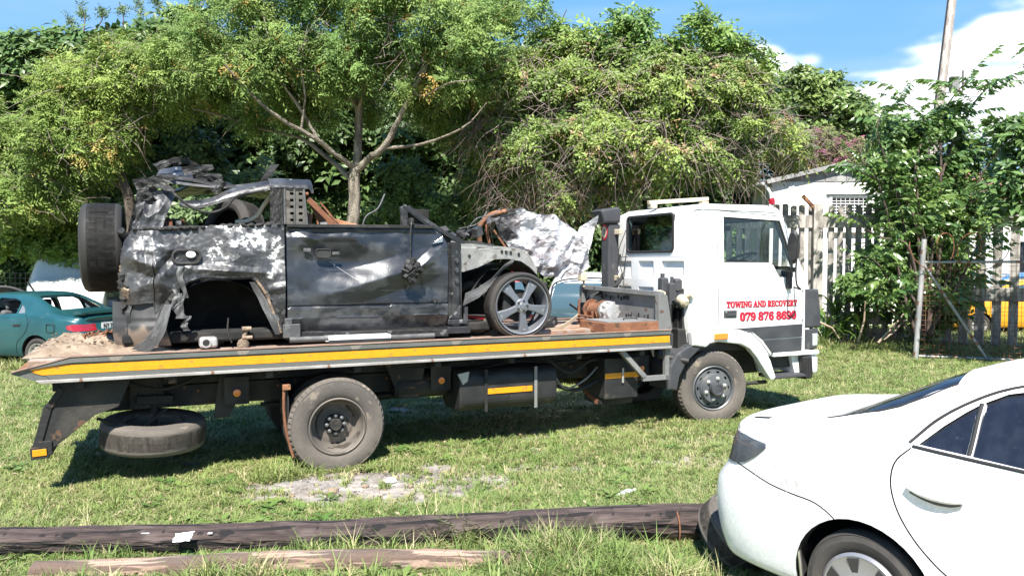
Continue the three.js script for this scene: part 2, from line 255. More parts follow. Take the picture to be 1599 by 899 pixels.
function clump(seed, o) {                                        // a few twigs of leaves filling about a ball of radius o.r
  const R = rng(seed), L = []; for (let t = 0; t < o.twigs; t++) {
    const d = V(R() * 2 - 1, R() * 1.5 - 0.55, R() * 2 - 1).normalize(), len = o.r * (0.7 + R() * 0.6);
    for (let i = 0; i < o.per; i++) { const s = (i + 0.5 + R() * 0.4) / o.per, p = d.clone().multiplyScalar(len * s); p.y -= o.sag * s * s * o.r; const side = V(-d.z, 0, d.x).normalize().multiplyScalar(i % 2 ? 1 : -1), dir = side.multiplyScalar(0.8 + R() * 0.3).add(d.clone().multiplyScalar(0.5 + R() * 0.4)).add(V(R() - 0.5, -0.25 + (R() - 0.5) * 0.9, R() - 0.5).multiplyScalar(o.wild)); L.push(placed(leaf(o.len * (0.7 + R() * 0.6), o.wid * (0.8 + R() * 0.4), o.droop ?? 0.2), p, dir, (R() - 0.5) * 1.4)); }
  }
  const g = mergeGeometries(L); return g;
}
const leafMat = (c, o = {}) => mat({ color: c, roughness: o.rough ?? 0.5, transmission: o.tr ?? 0.35, thickness: 0, specularIntensity: o.spec ?? 0.6 });
function instanced(name, geo, m, mats4, cols, parent) { const o = new THREE.InstancedMesh(geo, m, mats4.length); mats4.forEach((q, i) => { o.setMatrixAt(i, q); o.setColorAt(i, cols[i]); }); o.name = name; o.castShadow = o.receiveShadow = true; parent.add(o); return stuff(o); }
// a crown: clumps scattered through lumps [px, py, radius in px, distance]; dens gives gaps
function crown(parent, lumps, o) {
  const R = rng(o.seed), balls = lumps.map(([x, y, r, z, flat]) => ({ c: at(x, y, z).sub(parent.position), r: r * z / FOC, f: flat ?? 0.85 })), tot = balls.reduce((s, b) => s + b.r * b.r, 0); const sets = o.geos.map(() => [[], []]);
  for (const b of balls) {
    let n = Math.round(o.count * b.r * b.r / tot);
    while (n > 0) { n--;
      const d = V(R() * 2 - 1, R() * 2 - 1, R() * 2 - 1); if (d.length() > 1 || d.length() < 0.05) continue; d.normalize(); const rr = b.r * (1 - (o.deep ?? 0.55) * R() * R()) * (0.9 + 0.35 * fbm3(d.x * 1.8 + b.c.x, d.y * 1.8, d.z * 1.8 + b.c.z, 2)); const p = b.c.clone().add(d.clone().multiplyScalar(rr).multiply(V(1, b.f, 1)));
      if (p.y + parent.position.y < (o.low ?? 0.1)) continue; if (noise3(p.x * o.gapF, p.y * o.gapF * 1.2, p.z * o.gapF) < (o.gap ?? -0.25)) continue;
      const e = new THREE.Euler((R() - 0.5) * 0.9 + Math.max(d.z, 0) * 0.75 + 0.15, R() * 6.283, (R() - 0.5) * 0.9 - d.x * 0.4), s = (o.size ?? 1) * (0.7 + R() * 0.6), k = Math.floor(R() * o.geos.length); const q = new THREE.Matrix4().compose(p, new THREE.Quaternion().setFromEuler(new THREE.Euler(e.x, 0, e.z)).multiply(new THREE.Quaternion().setFromEuler(new THREE.Euler(0, e.y, 0))), V(s, s, s)); sets[k][0].push(q);
      const br = o.br ?? 1.95, t = R(), big = 0.5 + 0.8 * noise3(p.x * 0.7, p.y * 0.7, p.z * 0.7), v = 0.72 + R() * 0.5; let c = lerp3(o.c1, o.c2, clamp(big * 0.6 + t * 0.5 - 0.05)); if (o.c3 && R() < o.p3) c = o.c3; sets[k][1].push(C3(c[0] * v * br, c[1] * v * br, c[2] * v * br)); }
  }
  sets.forEach(([m, c], k) => m.length && instanced('crown', o.geos[k], o.mat, m, c, parent));
}
const WHITE = [1, 1, 1], Lm = leafMat(WHITE), LmGloss = leafMat(WHITE, { rough: 0.42, tr: 0.3, spec: 0.55 }), LmMatt = leafMat(WHITE, { rough: 0.6, tr: 0.4, spec: 0.4 });
const gFeather = [1, 2, 3].map((s) => clump(s, { twigs: 7, per: 11, r: 0.34, len: 0.085, wid: 0.03, sag: 0.25, wild: 0.6 }));
const gBush = [4, 5, 6].map((s) => clump(s, { twigs: 6, per: 8, r: 0.32, len: 0.125, wid: 0.052, sag: 0.5, wild: 0.8 }));
const gBroad = [7, 8].map((s) => clump(s, { twigs: 5, per: 6, r: 0.34, len: 0.19, wid: 0.095, sag: 0.45, wild: 0.7 }));
const barkMap = (a, b, s) => texture(256, s, (u, v) => { const n = fbm(u, v, 10, 5, s, 3), m = smooth(0.3, 0.7, n); const q = lerp3(a, b, m), k = 0.8 + 0.4 * vnoise(u * 60, v * 16, 60, 16, s); return [q[0] * k, q[1] * k, q[2] * k]; }, { rep: 1.2 });
M.barkPale = mat({ map: barkMap([0.12, 0.10, 0.075], [0.27, 0.235, 0.185], 51), roughness: 0.95, bumpMap: bumpA, bumpScale: 0.02 });
M.barkDark = mat({ map: barkMap([0.06, 0.045, 0.035], [0.14, 0.11, 0.085], 52), roughness: 0.95, bumpMap: bumpA, bumpScale: 0.02 });
M.twig = mat({ map: barkMap([0.10, 0.07, 0.06], [0.20, 0.15, 0.125], 53), roughness: 0.95 });
M.twigPale = mat({ map: barkMap([0.15, 0.11, 0.10], [0.27, 0.215, 0.19], 55), roughness: 0.95 });
M.deadStick = mat({ map: barkMap([0.24, 0.17, 0.12], [0.42, 0.33, 0.25], 54), roughness: 0.95 });
function limb(parent, pts, r0, r1, m, name = 'limb') { const c = spline(pts.map((p) => p.clone().sub(parent.position)), pts.length * 4); const R = rng(Math.round(pts[0].x * 997 + pts[1].x * 77)); c.forEach((p, i) => { if (i && i < c.length - 1) p.add(V(R() - 0.5, R() - 0.5, R() - 0.5).multiplyScalar(r0 * 0.35)); }); return part(name, tube(c, [r0, r1], 9), m, parent); }
function twigs(parent, lumps, n, seed, m, o = {}) {             // bare thin twigs among the leaves
  const R = rng(seed), L = []; for (let i = 0; i < n; i++) { const [x, y, r, z] = lumps[Math.floor(R() * lumps.length)], a = R() * 6.283, q = Math.sqrt(R()), p = at(x + Math.cos(a) * q * r, y + Math.sin(a) * q * r * 0.85, z).sub(parent.position); p.z += r * z / FOC * Math.sqrt(Math.max(0, 1 - q * q)) * (o.front ?? 0.9); const len = (o.len ?? 0.9) * (0.4 + R()), d = V(R() * 2 - 1, (o.dy ?? -0.4) + (R() - 0.5) * 1.4, (R() - 0.5) * 0.8).normalize(), pts = []; for (let k = 0; k <= 4; k++) { const t = k / 4; pts.push(p.clone().add(d.clone().multiplyScalar(len * t)).add(V((R() - 0.5) * 0.07, -(o.sag ?? 0.25) * t * t * len + (R() - 0.5) * 0.05, (R() - 0.5) * 0.07))); } const w = (o.w ?? 0.009) * (0.6 + R() * 0.9); L.push(tube(pts, [w, w * 0.35], 3, false)); }
  return stuff(part('twigs', L, m, parent));
}
{ // ---- grass
  const blade = (R, h, w, lean) => { const a = R() * 6.283, cx = (R() - 0.5) * 0.07, cz = (R() - 0.5) * 0.07, dx = Math.cos(a), dz = Math.sin(a), l = lean * (0.3 + R()); const p = (t, s) => [cx + dx * l * h * t * t - dz * s * w, h * t * (1 - 0.35 * l * t), cz + dz * l * h * t * t + dx * s * w]; const v = [p(0, -0.5), p(0, 0.5), p(0.55, -0.42), p(0.55, 0.42), p(1, 0)]; return [...v[0], ...v[1], ...v[2], ...v[2], ...v[1], ...v[3], ...v[2], ...v[3], ...v[4]]; };
  const tuft = (seed, n, h, w, lean) => { const R = rng(seed), P = []; for (let i = 0; i < n; i++) P.push(...blade(R, h * (0.5 + R() * 0.8), w * (0.7 + R() * 0.6), lean)); const g = new THREE.BufferGeometry(); g.setAttribute('position', new THREE.Float32BufferAttribute(P, 3)); g.computeVertexNormals(); const nn = g.attributes.normal; for (let i = 0; i < nn.count; i++) { const q = V(nn.getX(i), nn.getY(i), nn.getZ(i)); if (q.y < 0) q.negate(); q.add(V(0, 0.9, 0)).normalize(); nn.setXYZ(i, q.x, q.y, q.z); } return g; };
  const kinds = [tuft(1, 14, 0.055, 0.0075, 1.1), tuft(2, 12, 0.075, 0.0085, 0.9), tuft(3, 10, 0.045, 0.012, 1.4)], tall = [tuft(4, 10, 0.22, 0.011, 1.0), tuft(5, 9, 0.30, 0.010, 0.8), tuft(6, 12, 0.16, 0.013, 1.2)];
  const R = rng(77), sets = kinds.map(() => [[], []]), tsets = tall.map(() => [[], []]);
  const put = (S, x, z, s, sy, c) => { const k = Math.floor(R() * S.length); S[k][0].push(new THREE.Matrix4().compose(V(x, height(x, z) - 0.004, z), new THREE.Quaternion().setFromEuler(new THREE.Euler((R() - 0.5) * 0.3, R() * 6.283, (R() - 0.5) * 0.3)), V(s, s * sy, s))); S[k][1].push(c); };
  const colour = (x, z) => { const n = clamp(0.5 + 0.9 * fbm3(x * 0.6, 2, z * 0.6, 3) + (R() - 0.5) * 0.7), dry = R() < 0.24 ? 1 : 0; let c = lerp3([0.15, 0.245, 0.055], [0.31, 0.355, 0.125], n); if (dry) c = lerp3([0.50, 0.44, 0.26], [0.38, 0.36, 0.17], R()); const k = 0.8 + R() * 0.4; return C3(c[0] * k, c[1] * k, c[2] * k); };
  for (let i = 0; i < 330000; i++) {
    const a = R(), Z = 1 / lerp(1 / 4.1, 1 / 27, Math.pow(a, 0.80)), x = (R() * 2 - 1) * (Z * 0.70 + 0.8), z = -Z; const b = bareness(x, z); if (R() < b * (1.02 + 0.12 * noise3(x * 5, 2, z * 5))) continue;
    const s = lerp(0.85, 1.9, smooth(5, 22, Z)) * (0.75 + R() * 0.5); put(sets, x, z, s, lerp(1, 0.75, smooth(8, 20, Z)) * (1 + smooth(15, 19, Z) * 0.9 + 0.35 * fbm3(x, 4, z, 2)), colour(x, z));
  }
  for (let i = 0; i < 2200; i++) { const Z = 1 / lerp(1 / 4.3, 1 / 20, R()), x = (R() * 2 - 1) * (Z * 0.69 + 0.5), z = -Z; if (fbm3(x * 0.9, 8, z * 0.9, 3) < 0.12 || bareness(x, z) > 0.6) continue; put(tsets, x, z, 0.45 + R() * 0.4, 1, colour(x, z)); }
  // long grass along the timber poles and where wheels have not pressed it
  const along = (ax, az, bx, bz, n, w, s0, s1, lump) => { for (let i = 0; i < n; i++) { const t = R(), x = lerp(ax, bx, t) + (R() - 0.5) * w, z = lerp(az, bz, t) + (R() - 0.5) * w; if (lump && fbm3(x * lump, 6, z * lump, 2) < -0.02) continue; put(tsets, x, z, lerp(s0, s1, R()), 1, colour(x, z)); } };
  along(-3.7, -4.84, 0.55, -5.09, 230, 0.14, 0.4, 0.85, 1.6); along(-3.4, -4.56, -1.2, -4.64, 150, 0.16, 0.4, 0.8, 1.9); along(-1.3, -4.85, 0.7, -5.0, 200, 0.16, 0.5, 0.9, 1.9); along(0.15, -4.95, 0.6, -4.9, 120, 0.3, 0.6, 1.05); along(-3.6, -5.18, 0.9, -5.45, 330, 0.2, 0.3, 0.6, 1.2);
  along(-3.4, -4.4, 0.9, -4.5, 330, 0.16, 0.5, 1.0, 2.1); along(-0.2, -4.75, 0.9, -4.85, 160, 0.2, 0.5, 1.0, 0); along(0.2, -4.45, 1.15, -4.55, 260, 0.3, 0.5, 1.0, 0); along(-0.55, -5.25, -0.2, -5.2, 120, 0.25, 0.6, 1.15); along(-0.95, -5.0, 1.0, -4.75, 200, 0.35, 0.4, 0.8, 1.5); along(-2.3, -6.7, -1.8, -6.95, 60, 0.25, 0.4, 0.8); along(-7.5, -12.6, -5.5, -13.2, 120, 0.5, 0.5, 1.0); along(5, -17.6, 12, -14.5, 260, 0.7, 0.7, 1.3); along(-10, -14.2, -7.5, -13.0, 160, 0.4, 0.6, 1.2);
  // weeds with broad leaves and dry litter scattered over the yard
  const weed = [0, 1].map((k) => { const Q = rng(300 + k), L = []; for (let i = 0; i < 9; i++) { const a = Q() * 6.283; L.push(placed(leaf(0.06 + Q() * 0.05, 0.03 + Q() * 0.015, 0.3, 0.2), V(0, 0.01 + Q() * 0.02, 0), V(Math.cos(a), 0.35 + Q() * 0.5, Math.sin(a)), (Q() - 0.5) * 0.6)); } return mergeGeometries(L); }), wsets = [[[], []], [[], []]], dry = leaf(0.05, 0.028, 0.3, 0.3), dm = [], dc = [];
  for (let i = 0; i < 2600; i++) { const Z = 1 / lerp(1 / 4.3, 1 / 17, R()), x = (R() * 2 - 1) * (Z * 0.69 + 0.4), z = -Z; if (fbm3(x * 1.1, 12, z * 1.1, 3) < 0.06 || R() < bareness(x, z)) continue; const k = R() < 0.5 ? 0 : 1, s = 0.7 + R() * 0.8, c = lerp3([0.10, 0.20, 0.04], [0.22, 0.30, 0.08], R()); wsets[k][0].push(new THREE.Matrix4().compose(V(x, height(x, z), z), new THREE.Quaternion().setFromEuler(new THREE.Euler(0, R() * 6.283, 0)), V(s, s, s))); wsets[k][1].push(C3(...c)); }
  for (let i = 0; i < 2400; i++) { const Z = 1 / lerp(1 / 4.3, 1 / 18, R()), x = (R() * 2 - 1) * (Z * 0.69 + 0.4), z = -Z, s = 0.4 + R() * 0.8, c = lerp3([0.30, 0.20, 0.11], [0.52, 0.43, 0.30], R()); dm.push(new THREE.Matrix4().compose(V(x, height(x, z) + 0.02 + R() * 0.035, z), new THREE.Quaternion().setFromEuler(new THREE.Euler((R() - 0.5) * 1.2, R() * 6.283, (R() - 0.5) * 1.2)), V(s, s, s))); dc.push(C3(...c)); }
  const grit = [0, 1].map((k) => { const g = new THREE.IcosahedronGeometry(0.011, 0); g.scale(1, 0.6, 1.2 - 0.4 * k); return boxUV(g); }), gs = [[[], []], [[], []]]; for (let i = 0; i < 16000; i++) { const B = BARE[Math.floor(R() * BARE.length)], x = B[0] + (R() * 2 - 1) * B[2] * 1.2, z = B[1] + (R() * 2 - 1) * B[3] * 1.3; if (R() > bareness(x, z)) continue; const k = R() < 0.5 ? 0 : 1, s = 0.25 + R() * R() * 1.5, c = lerp3([0.13, 0.11, 0.09], [0.33, 0.30, 0.27], R()); gs[k][0].push(new THREE.Matrix4().compose(V(x, height(x, z) + 0.002, z), new THREE.Quaternion().setFromEuler(new THREE.Euler(R(), R() * 6.283, R())), V(s, s, s))); gs[k][1].push(C3(...c)); }
  const gm = leafMat(WHITE, { rough: 0.55, tr: 0.4, spec: 0.5 }), turf = new THREE.Group(); turf.name = 'grass'; scene.add(turf); tag(turf, 'short sunlit green grass with dry patches covering the whole yard', 'grass'); turf.userData.kind = 'stuff';
  sets.forEach(([m, c], k) => instanced('turf', kinds[k], gm, m, c, turf)); tsets.forEach(([m, c], k) => instanced('long_grass', tall[k], gm, m, c, turf)); wsets.forEach(([m, c], k) => instanced('weed', weed[k], gm, m, c, turf)); instanced('dry_leaf_litter', dry, LmMatt, dm, dc, turf); gs.forEach(([m, c], k) => m.length && instanced('grit', grit[k], mat({ roughness: 1 }), m, c, turf));
}
// ---------------------------------------------------------------- trees
function treeBase(name, px, Z, label, group) { const p = at(px, 407, Z); return thing(name, label, 'tree', [p.x, 0, p.z], 0, group); }
const P = (L) => L.map(([x, y, z]) => at(x, y, z));
const GA = [0.08, 0.125, 0.028], GB = [0.165, 0.205, 0.045], SHADED = [0.040, 0.068, 0.022], SHADED2 = [0.066, 0.105, 0.032];  // last two: leaf greens darkened to stand in for shade under the canopy
{ // woodland behind everything, as separate trees, canopy shade darkened into the leaf colour
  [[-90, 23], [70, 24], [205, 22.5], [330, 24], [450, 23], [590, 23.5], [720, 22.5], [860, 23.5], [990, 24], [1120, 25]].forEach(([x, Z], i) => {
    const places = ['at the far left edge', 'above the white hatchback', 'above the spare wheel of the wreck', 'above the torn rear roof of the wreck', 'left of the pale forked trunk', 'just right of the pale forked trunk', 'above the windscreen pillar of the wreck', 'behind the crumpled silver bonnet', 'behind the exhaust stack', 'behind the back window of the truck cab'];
    const t = treeBase('shade_tree', x, Z, 'tree at the back with canopy shade darkened into its leaves, ' + places[i], 'dark trees at the back of the thicket'); const R = rng(500 + i);
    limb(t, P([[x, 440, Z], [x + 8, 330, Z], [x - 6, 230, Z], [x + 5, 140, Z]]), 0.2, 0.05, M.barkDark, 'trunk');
    const up = x < 150 ? 60 : 0; crown(t, [[x, 130 + up * 0.6, 95, Z], [x - 50, 210, 80, Z + 0.5], [x + 50, 220, 85, Z - 0.5], [x - 20, 300, 85, Z], [x + 40, 345, 75, Z], [x - 50, 375, 70, Z], [x + 5, 405, 60, Z], [x - 40, 445, 55, Z - 0.4], [x + 40, 450, 55, Z - 0.4]], { seed: 600 + i, geos: gBroad, mat: LmGloss, count: 2600, c1: SHADED, c2: SHADED2, gapF: 1.1, gap: -0.42, deep: 0.9, size: 1.35 });
  });
}
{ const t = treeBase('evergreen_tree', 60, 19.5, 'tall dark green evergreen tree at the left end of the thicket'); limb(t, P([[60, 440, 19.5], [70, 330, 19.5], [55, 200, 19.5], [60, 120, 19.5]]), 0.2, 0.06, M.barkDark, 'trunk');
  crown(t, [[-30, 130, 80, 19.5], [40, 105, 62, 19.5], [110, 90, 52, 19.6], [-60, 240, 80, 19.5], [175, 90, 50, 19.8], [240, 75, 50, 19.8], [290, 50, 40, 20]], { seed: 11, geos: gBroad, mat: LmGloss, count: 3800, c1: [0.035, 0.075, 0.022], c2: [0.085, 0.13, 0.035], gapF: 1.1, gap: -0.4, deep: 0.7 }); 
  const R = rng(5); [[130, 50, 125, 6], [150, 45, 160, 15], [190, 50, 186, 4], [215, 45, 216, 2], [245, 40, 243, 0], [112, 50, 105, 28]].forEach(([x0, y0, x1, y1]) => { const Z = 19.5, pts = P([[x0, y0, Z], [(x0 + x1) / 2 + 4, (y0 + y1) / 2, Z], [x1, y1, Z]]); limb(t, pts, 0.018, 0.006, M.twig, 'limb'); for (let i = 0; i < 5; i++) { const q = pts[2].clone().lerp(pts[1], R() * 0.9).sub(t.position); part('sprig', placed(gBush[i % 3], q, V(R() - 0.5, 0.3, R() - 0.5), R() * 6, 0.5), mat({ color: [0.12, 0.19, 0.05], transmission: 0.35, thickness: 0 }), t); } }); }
{ const t = treeBase('feathery_tree', 190, 17.5, 'wide pale green feathery tree left of the wreck'); limb(t, P([[200, 430, 17.5], [205, 330, 17.5], [180, 240, 17.5], [190, 150, 17.5]]), 0.15, 0.05, M.barkDark, 'trunk'); const Z = 17.5;
  const L = [[120, 150, 75, Z], [200, 115, 75, Z], [270, 120, 75, Z], [330, 110, 70, Z], [70, 220, 75, Z - 0.3], [150, 225, 70, Z], [30, 300, 65, Z - 0.3], [100, 300, 50, Z], [-30, 200, 60, Z], [200, 200, 45, Z]];
  [[[190, 250, Z], [130, 200, Z], [60, 205, Z]], [[195, 240, Z], [240, 180, Z], [300, 150, Z]], [[185, 200, Z], [150, 150, Z], [110, 130, Z]], [[200, 300, Z], [110, 240, Z + 0.4], [40, 175, Z + 1.2]]].forEach((l) => limb(t, P(l), 0.05, 0.015, M.twig));
  crown(t, L, { seed: 21, br: 2.15, geos: gFeather, mat: LmMatt, count: 6400, c1: GA, c2: GB, c3: [0.24, 0.19, 0.06], p3: 0.03, gapF: 1.0, gap: -0.12, deep: 0.75 }); twigs(t, L, 300, 22, M.twigPale, { len: 0.6, dy: 0.1, w: 0.006 }); }
{ const t = treeBase('leafy_bush', 70, 18.6, 'bright leafy bush behind the teal saloon at the left'); t.userData.category = 'bush'; const Z = 18.8, L = [[85, 290, 38, Z], [60, 345, 45, Z], [110, 350, 45, Z], [20, 360, 50, Z], [95, 400, 45, Z], [-20, 340, 50, Z], [130, 300, 35, Z + 0.4], [175, 300, 35, Z + 1]]; crown(t, L, { seed: 31, geos: gBroad, mat: Lm, count: 1500, c1: [0.065, 0.12, 0.022], c2: [0.17, 0.225, 0.04], gapF: 1.5, gap: -0.12, deep: 0.6, size: 0.72 }); [[[80, 440, Z], [75, 370, Z], [85, 300, Z]], [[80, 440, Z], [110, 380, Z], [120, 330, Z]], [[80, 440, Z], [40, 390, Z], [20, 340, Z]]].forEach((l) => limb(t, P(l), 0.03, 0.01, M.twig, 'stem')); }
{ const t = treeBase('leafy_bush', 170, 18.4, 'grey green bush behind the spare wheel of the wreck'); t.userData.category = 'bush'; const Z = 18.4; crown(t, [[160, 270, 50, Z], [190, 330, 55, Z], [250, 300, 55, Z], [330, 330, 60, Z], [300, 250, 55, Z + 0.6], [390, 290, 50, Z + 0.6]], { seed: 33, geos: gBroad, mat: LmGloss, count: 2000, c1: [0.045, 0.08, 0.03], c2: [0.10, 0.14, 0.06], gapF: 1.4, gap: -0.1, deep: 0.7, size: 0.8 }); [[[200, 440, Z], [195, 370, Z], [170, 290, Z]], [[300, 440, Z], [300, 350, Z], [310, 270, Z]]].forEach((l) => limb(t, P(l), 0.05, 0.015, M.barkDark, 'stem')); }
{ // the umbrella tree with its pale forked trunk
  const Z = 16.5, t = treeBase('umbrella_tree', 550, Z, 'spreading tree with pale forked trunk behind the wreck');
  limb(t, P([[548, 470, Z], [549, 400, Z], [551, 340, Z], [555, 262, Z]]), 0.155, 0.12, M.barkPale, 'trunk');
  limb(t, P([[555, 275, Z], [559, 220, Z], [557, 160, Z], [545, 120, Z], [540, 60, Z - 0.3], [552, 0, Z - 0.6], [540, -80, Z - 0.6]]), 0.10, 0.025, M.barkPale);
  [[[[556, 268, Z], [575, 248, Z - 0.2], [598, 231, Z - 0.4], [620, 192, Z - 0.6], [644, 142, Z - 0.8], [668, 100, Z - 1], [720, 66, Z - 1.2], [770, 40, Z - 1.4]], 0.11], [[[556, 262, Z], [530, 246, Z - 0.3], [500, 222, Z - 0.6], [452, 194, Z - 1], [420, 172, Z - 1.2], [394, 148, Z - 1.4], [350, 100, Z - 1.6]], 0.085], [[[552, 284, Z], [530, 262, Z + 0.2], [508, 243, Z + 0.4], [468, 215, Z + 0.5], [416, 203, Z + 0.5], [350, 182, Z + 0.4], [300, 170, Z]], 0.085], [[[500, 224, Z - 0.6], [486, 200, Z - 0.7], [462, 160, Z - 0.8], [440, 130, Z - 1], [424, 80, Z - 1.2], [410, 20, Z - 1.2]], 0.055], [[[470, 205, Z - 0.8], [476, 150, Z - 1], [470, 100, Z - 1.2], [480, 40, Z - 1.3]], 0.035], [[[598, 231, Z - 0.4], [640, 228, Z - 0.5], [690, 215, Z - 0.9], [735, 190, Z - 1.2], [760, 160, Z - 1.3]], 0.05], [[[644, 142, Z - 0.8], [660, 150, Z - 1], [700, 130, Z - 1.5], [740, 125, Z - 2]], 0.04], [[[557, 180, Z], [575, 120, Z - 0.5], [600, 70, Z - 1], [620, 10, Z - 1.2]], 0.05], [[[557, 170, Z], [520, 110, Z - 0.8], [500, 60, Z - 1.2]], 0.04]].forEach(([l, r]) => limb(t, P(l), r * 0.78, r * 0.2, M.barkPale));
  const L = [[300, 105, 75, Z], [360, 55, 90, Z - 1], [450, 30, 100, Z - 1], [540, 20, 95, Z], [640, 35, 100, Z - 1], [730, 75, 90, Z - 1], [790, 40, 80, Z], [250, 150, 45, Z], [330, 150, 40, Z], [420, 120, 50, Z - 1.5], [520, 90, 45, Z - 1.2], [620, 110, 50, Z - 1.5], [700, 160, 50, Z - 0.8], [745, 185, 50, Z], [800, 150, 65, Z], [680, 200, 30, Z], [340, -40, 60, Z + 1], [580, -60, 80, Z + 1], [720, -30, 70, Z + 1], [590, 170, 25, Z - 0.6], [480, 160, 26, Z - 1]]; L.forEach((q) => { q[3] += q[1] < 115 ? 0.35 : 1.3; }); [[400, 110, 40, Z - 1.2], [470, 90, 40, Z - 1.0], [560, 95, 40, Z - 0.8], [640, 90, 45, Z - 1.1], [330, 120, 40, Z - 1.2], [700, 120, 40, Z - 1.0], [390, 185, 32, Z + 0.6], [450, 175, 30, Z + 0.3], [505, 180, 30, Z + 0.5], [590, 150, 32, Z + 0.2], [650, 175, 34, Z + 0.3], [710, 205, 36, Z + 0.4], [520, 130, 36, Z - 0.6], [770, 130, 45, Z - 0.6]].forEach((q) => L.push(q)); crown(t, L, { seed: 41, geos: gFeather, mat: LmMatt, count: 11500, br: 2.05, c1: [0.06, 0.115, 0.028], c2: [0.15, 0.195, 0.05], c3: [0.26, 0.17, 0.05], p3: 0.03, gapF: 0.9, gap: -0.10, deep: 0.85, size: 0.95 }); twigs(t, L, 320, 42, M.twigPale, { len: 0.6, dy: 0.4, sag: 0.1, w: 0.006, front: 0.6 });
}
{ const t = treeBase('leafy_bush', 690, 18.5, 'dark bush right of the pale forked trunk, low behind the wreck'); t.userData.category = 'bush'; const Z = 18.4; crown(t, [[600, 330, 45, Z], [650, 300, 45, Z], [700, 340, 50, Z], [740, 290, 40, Z], [620, 270, 35, Z]], { seed: 43, geos: gBush, mat: LmGloss, count: 700, c1: [0.035, 0.07, 0.02], c2: [0.10, 0.15, 0.035], gapF: 1.6, gap: 0.0, deep: 0.8 }); limb(t, P([[690, 440, Z], [680, 360, Z], [650, 290, Z]]), 0.04, 0.015, M.barkDark, 'stem'); }
{ // big bushy tree over the truck cab
  const Z = 16.8, t = treeBase('bushy_tree', 900, Z, 'big bushy sunlit tree full of bare twigs above the truck cab');
  [[[880, 460, Z], [870, 360, Z], [868, 270, Z], [890, 180, Z], [930, 90, Z]], [[985, 460, Z + 0.5], [985, 350, Z + 0.5], [1010, 240, Z], [1040, 120, Z]], [[868, 300, Z], [820, 220, Z], [790, 150, Z]]].forEach((l) => limb(t, P(l), 0.13, 0.03, M.barkDark, 'trunk'));
  const L = [[800, 130, 70, Z], [870, 135, 85, Z], [950, 130, 85, Z], [1030, 140, 90, Z], [1110, 150, 80, Z], [1170, 195, 75, Z], [1225, 225, 50, Z], [840, 230, 80, Z - 0.4], [930, 230, 85, Z - 0.6], [1020, 235, 75, Z - 0.5], [1100, 245, 55, Z - 0.3], [780, 220, 55, Z], [1160, 262, 40, Z], [880, 300, 50, Z - 0.3], [800, 300, 40, Z], [960, 300, 35, Z - 0.2], [900, 75, 35, Z], [1190, 140, 45, Z]], tips = [[1000, 45, 38, Z], [965, 35, 26, Z], [1098, 30, 26, Z], [1125, 60, 30, Z], [1165, 75, 20, Z], [1190, 85, 14, Z], [870, 55, 26, Z], [1050, 75, 32, Z], [1210, 100, 10, Z], [925, 60, 30, Z]];
  crown(t, L, { seed: 51, geos: gBush, mat: Lm, count: 11500, c1: [0.05, 0.095, 0.02], c2: [0.165, 0.205, 0.045], c3: [0.24, 0.17, 0.09], p3: 0.07, gapF: 1.5, gap: -0.02, deep: 0.85, size: 0.74, br: 2.05 }); crown(t, tips, { seed: 52, geos: gBush, mat: Lm, count: 520, c1: [0.06, 0.12, 0.022], c2: [0.15, 0.21, 0.04], gapF: 1.5, gap: -0.2, deep: 0.95 });
  [[[1040, 150, Z], [1010, 60, Z], [985, 20, Z]], [[1090, 170, Z], [1110, 60, Z], [1100, 10, Z]], [[1110, 120, Z], [1165, 70, Z], [1210, 100, Z]], [[1000, 120, Z], [950, 40, Z]], [[880, 140, Z], [870, 50, Z], [885, 15, Z]]].forEach((l) => limb(t, P(l), 0.035, 0.008, M.twig));
  twigs(t, L.slice(0, 16), 1000, 53, M.twigPale, { len: 0.65, dy: -0.35, sag: 0.35, w: 0.006, front: 0.92 }); twigs(t, [[800, 260, 60, Z - 0.5], [870, 270, 50, Z - 0.5], [760, 200, 40, Z - 0.5]], 110, 54, M.twig, { len: 0.9, dy: -0.9, sag: 0.2, w: 0.006, front: 0.7 });
}
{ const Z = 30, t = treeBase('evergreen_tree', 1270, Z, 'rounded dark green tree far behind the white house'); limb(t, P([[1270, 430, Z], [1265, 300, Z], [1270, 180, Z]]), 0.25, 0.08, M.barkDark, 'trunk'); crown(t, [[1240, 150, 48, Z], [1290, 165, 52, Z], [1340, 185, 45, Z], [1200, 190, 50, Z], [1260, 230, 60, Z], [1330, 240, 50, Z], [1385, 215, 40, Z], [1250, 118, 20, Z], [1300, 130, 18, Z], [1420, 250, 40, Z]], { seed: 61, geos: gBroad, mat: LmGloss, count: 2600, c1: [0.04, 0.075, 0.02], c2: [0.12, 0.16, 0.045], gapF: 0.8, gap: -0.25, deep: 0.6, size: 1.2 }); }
{ const Z = 25, t = treeBase('flowering_bush', 1290, Z, 'pink flowering bush behind the roof of the white house'); t.userData.category = 'bush'; limb(t, P([[1295, 430, Z], [1290, 320, Z], [1290, 240, Z]]), 0.08, 0.03, M.barkDark, 'stem'); const L = [[1255, 230, 28, Z], [1290, 222, 30, Z], [1325, 232, 28, Z], [1300, 255, 34, Z], [1345, 262, 26, Z], [1250, 262, 26, Z], [1215, 250, 22, Z]]; crown(t, L, { seed: 65, geos: gBush, mat: LmMatt, count: 620, c1: [0.07, 0.11, 0.035], c2: [0.15, 0.15, 0.06], gapF: 1.6, gap: -0.05, deep: 0.7, size: 0.9 }); crown(t, L, { seed: 66, geos: gBush, mat: LmMatt, count: 330, br: 1.1, c1: [0.30, 0.07, 0.16], c2: [0.40, 0.17, 0.24], gapF: 1.9, gap: 0.02, deep: 0.5, size: 0.75 }); twigs(t, L, 200, 67, M.twig, { len: 0.7, w: 0.012 }); }
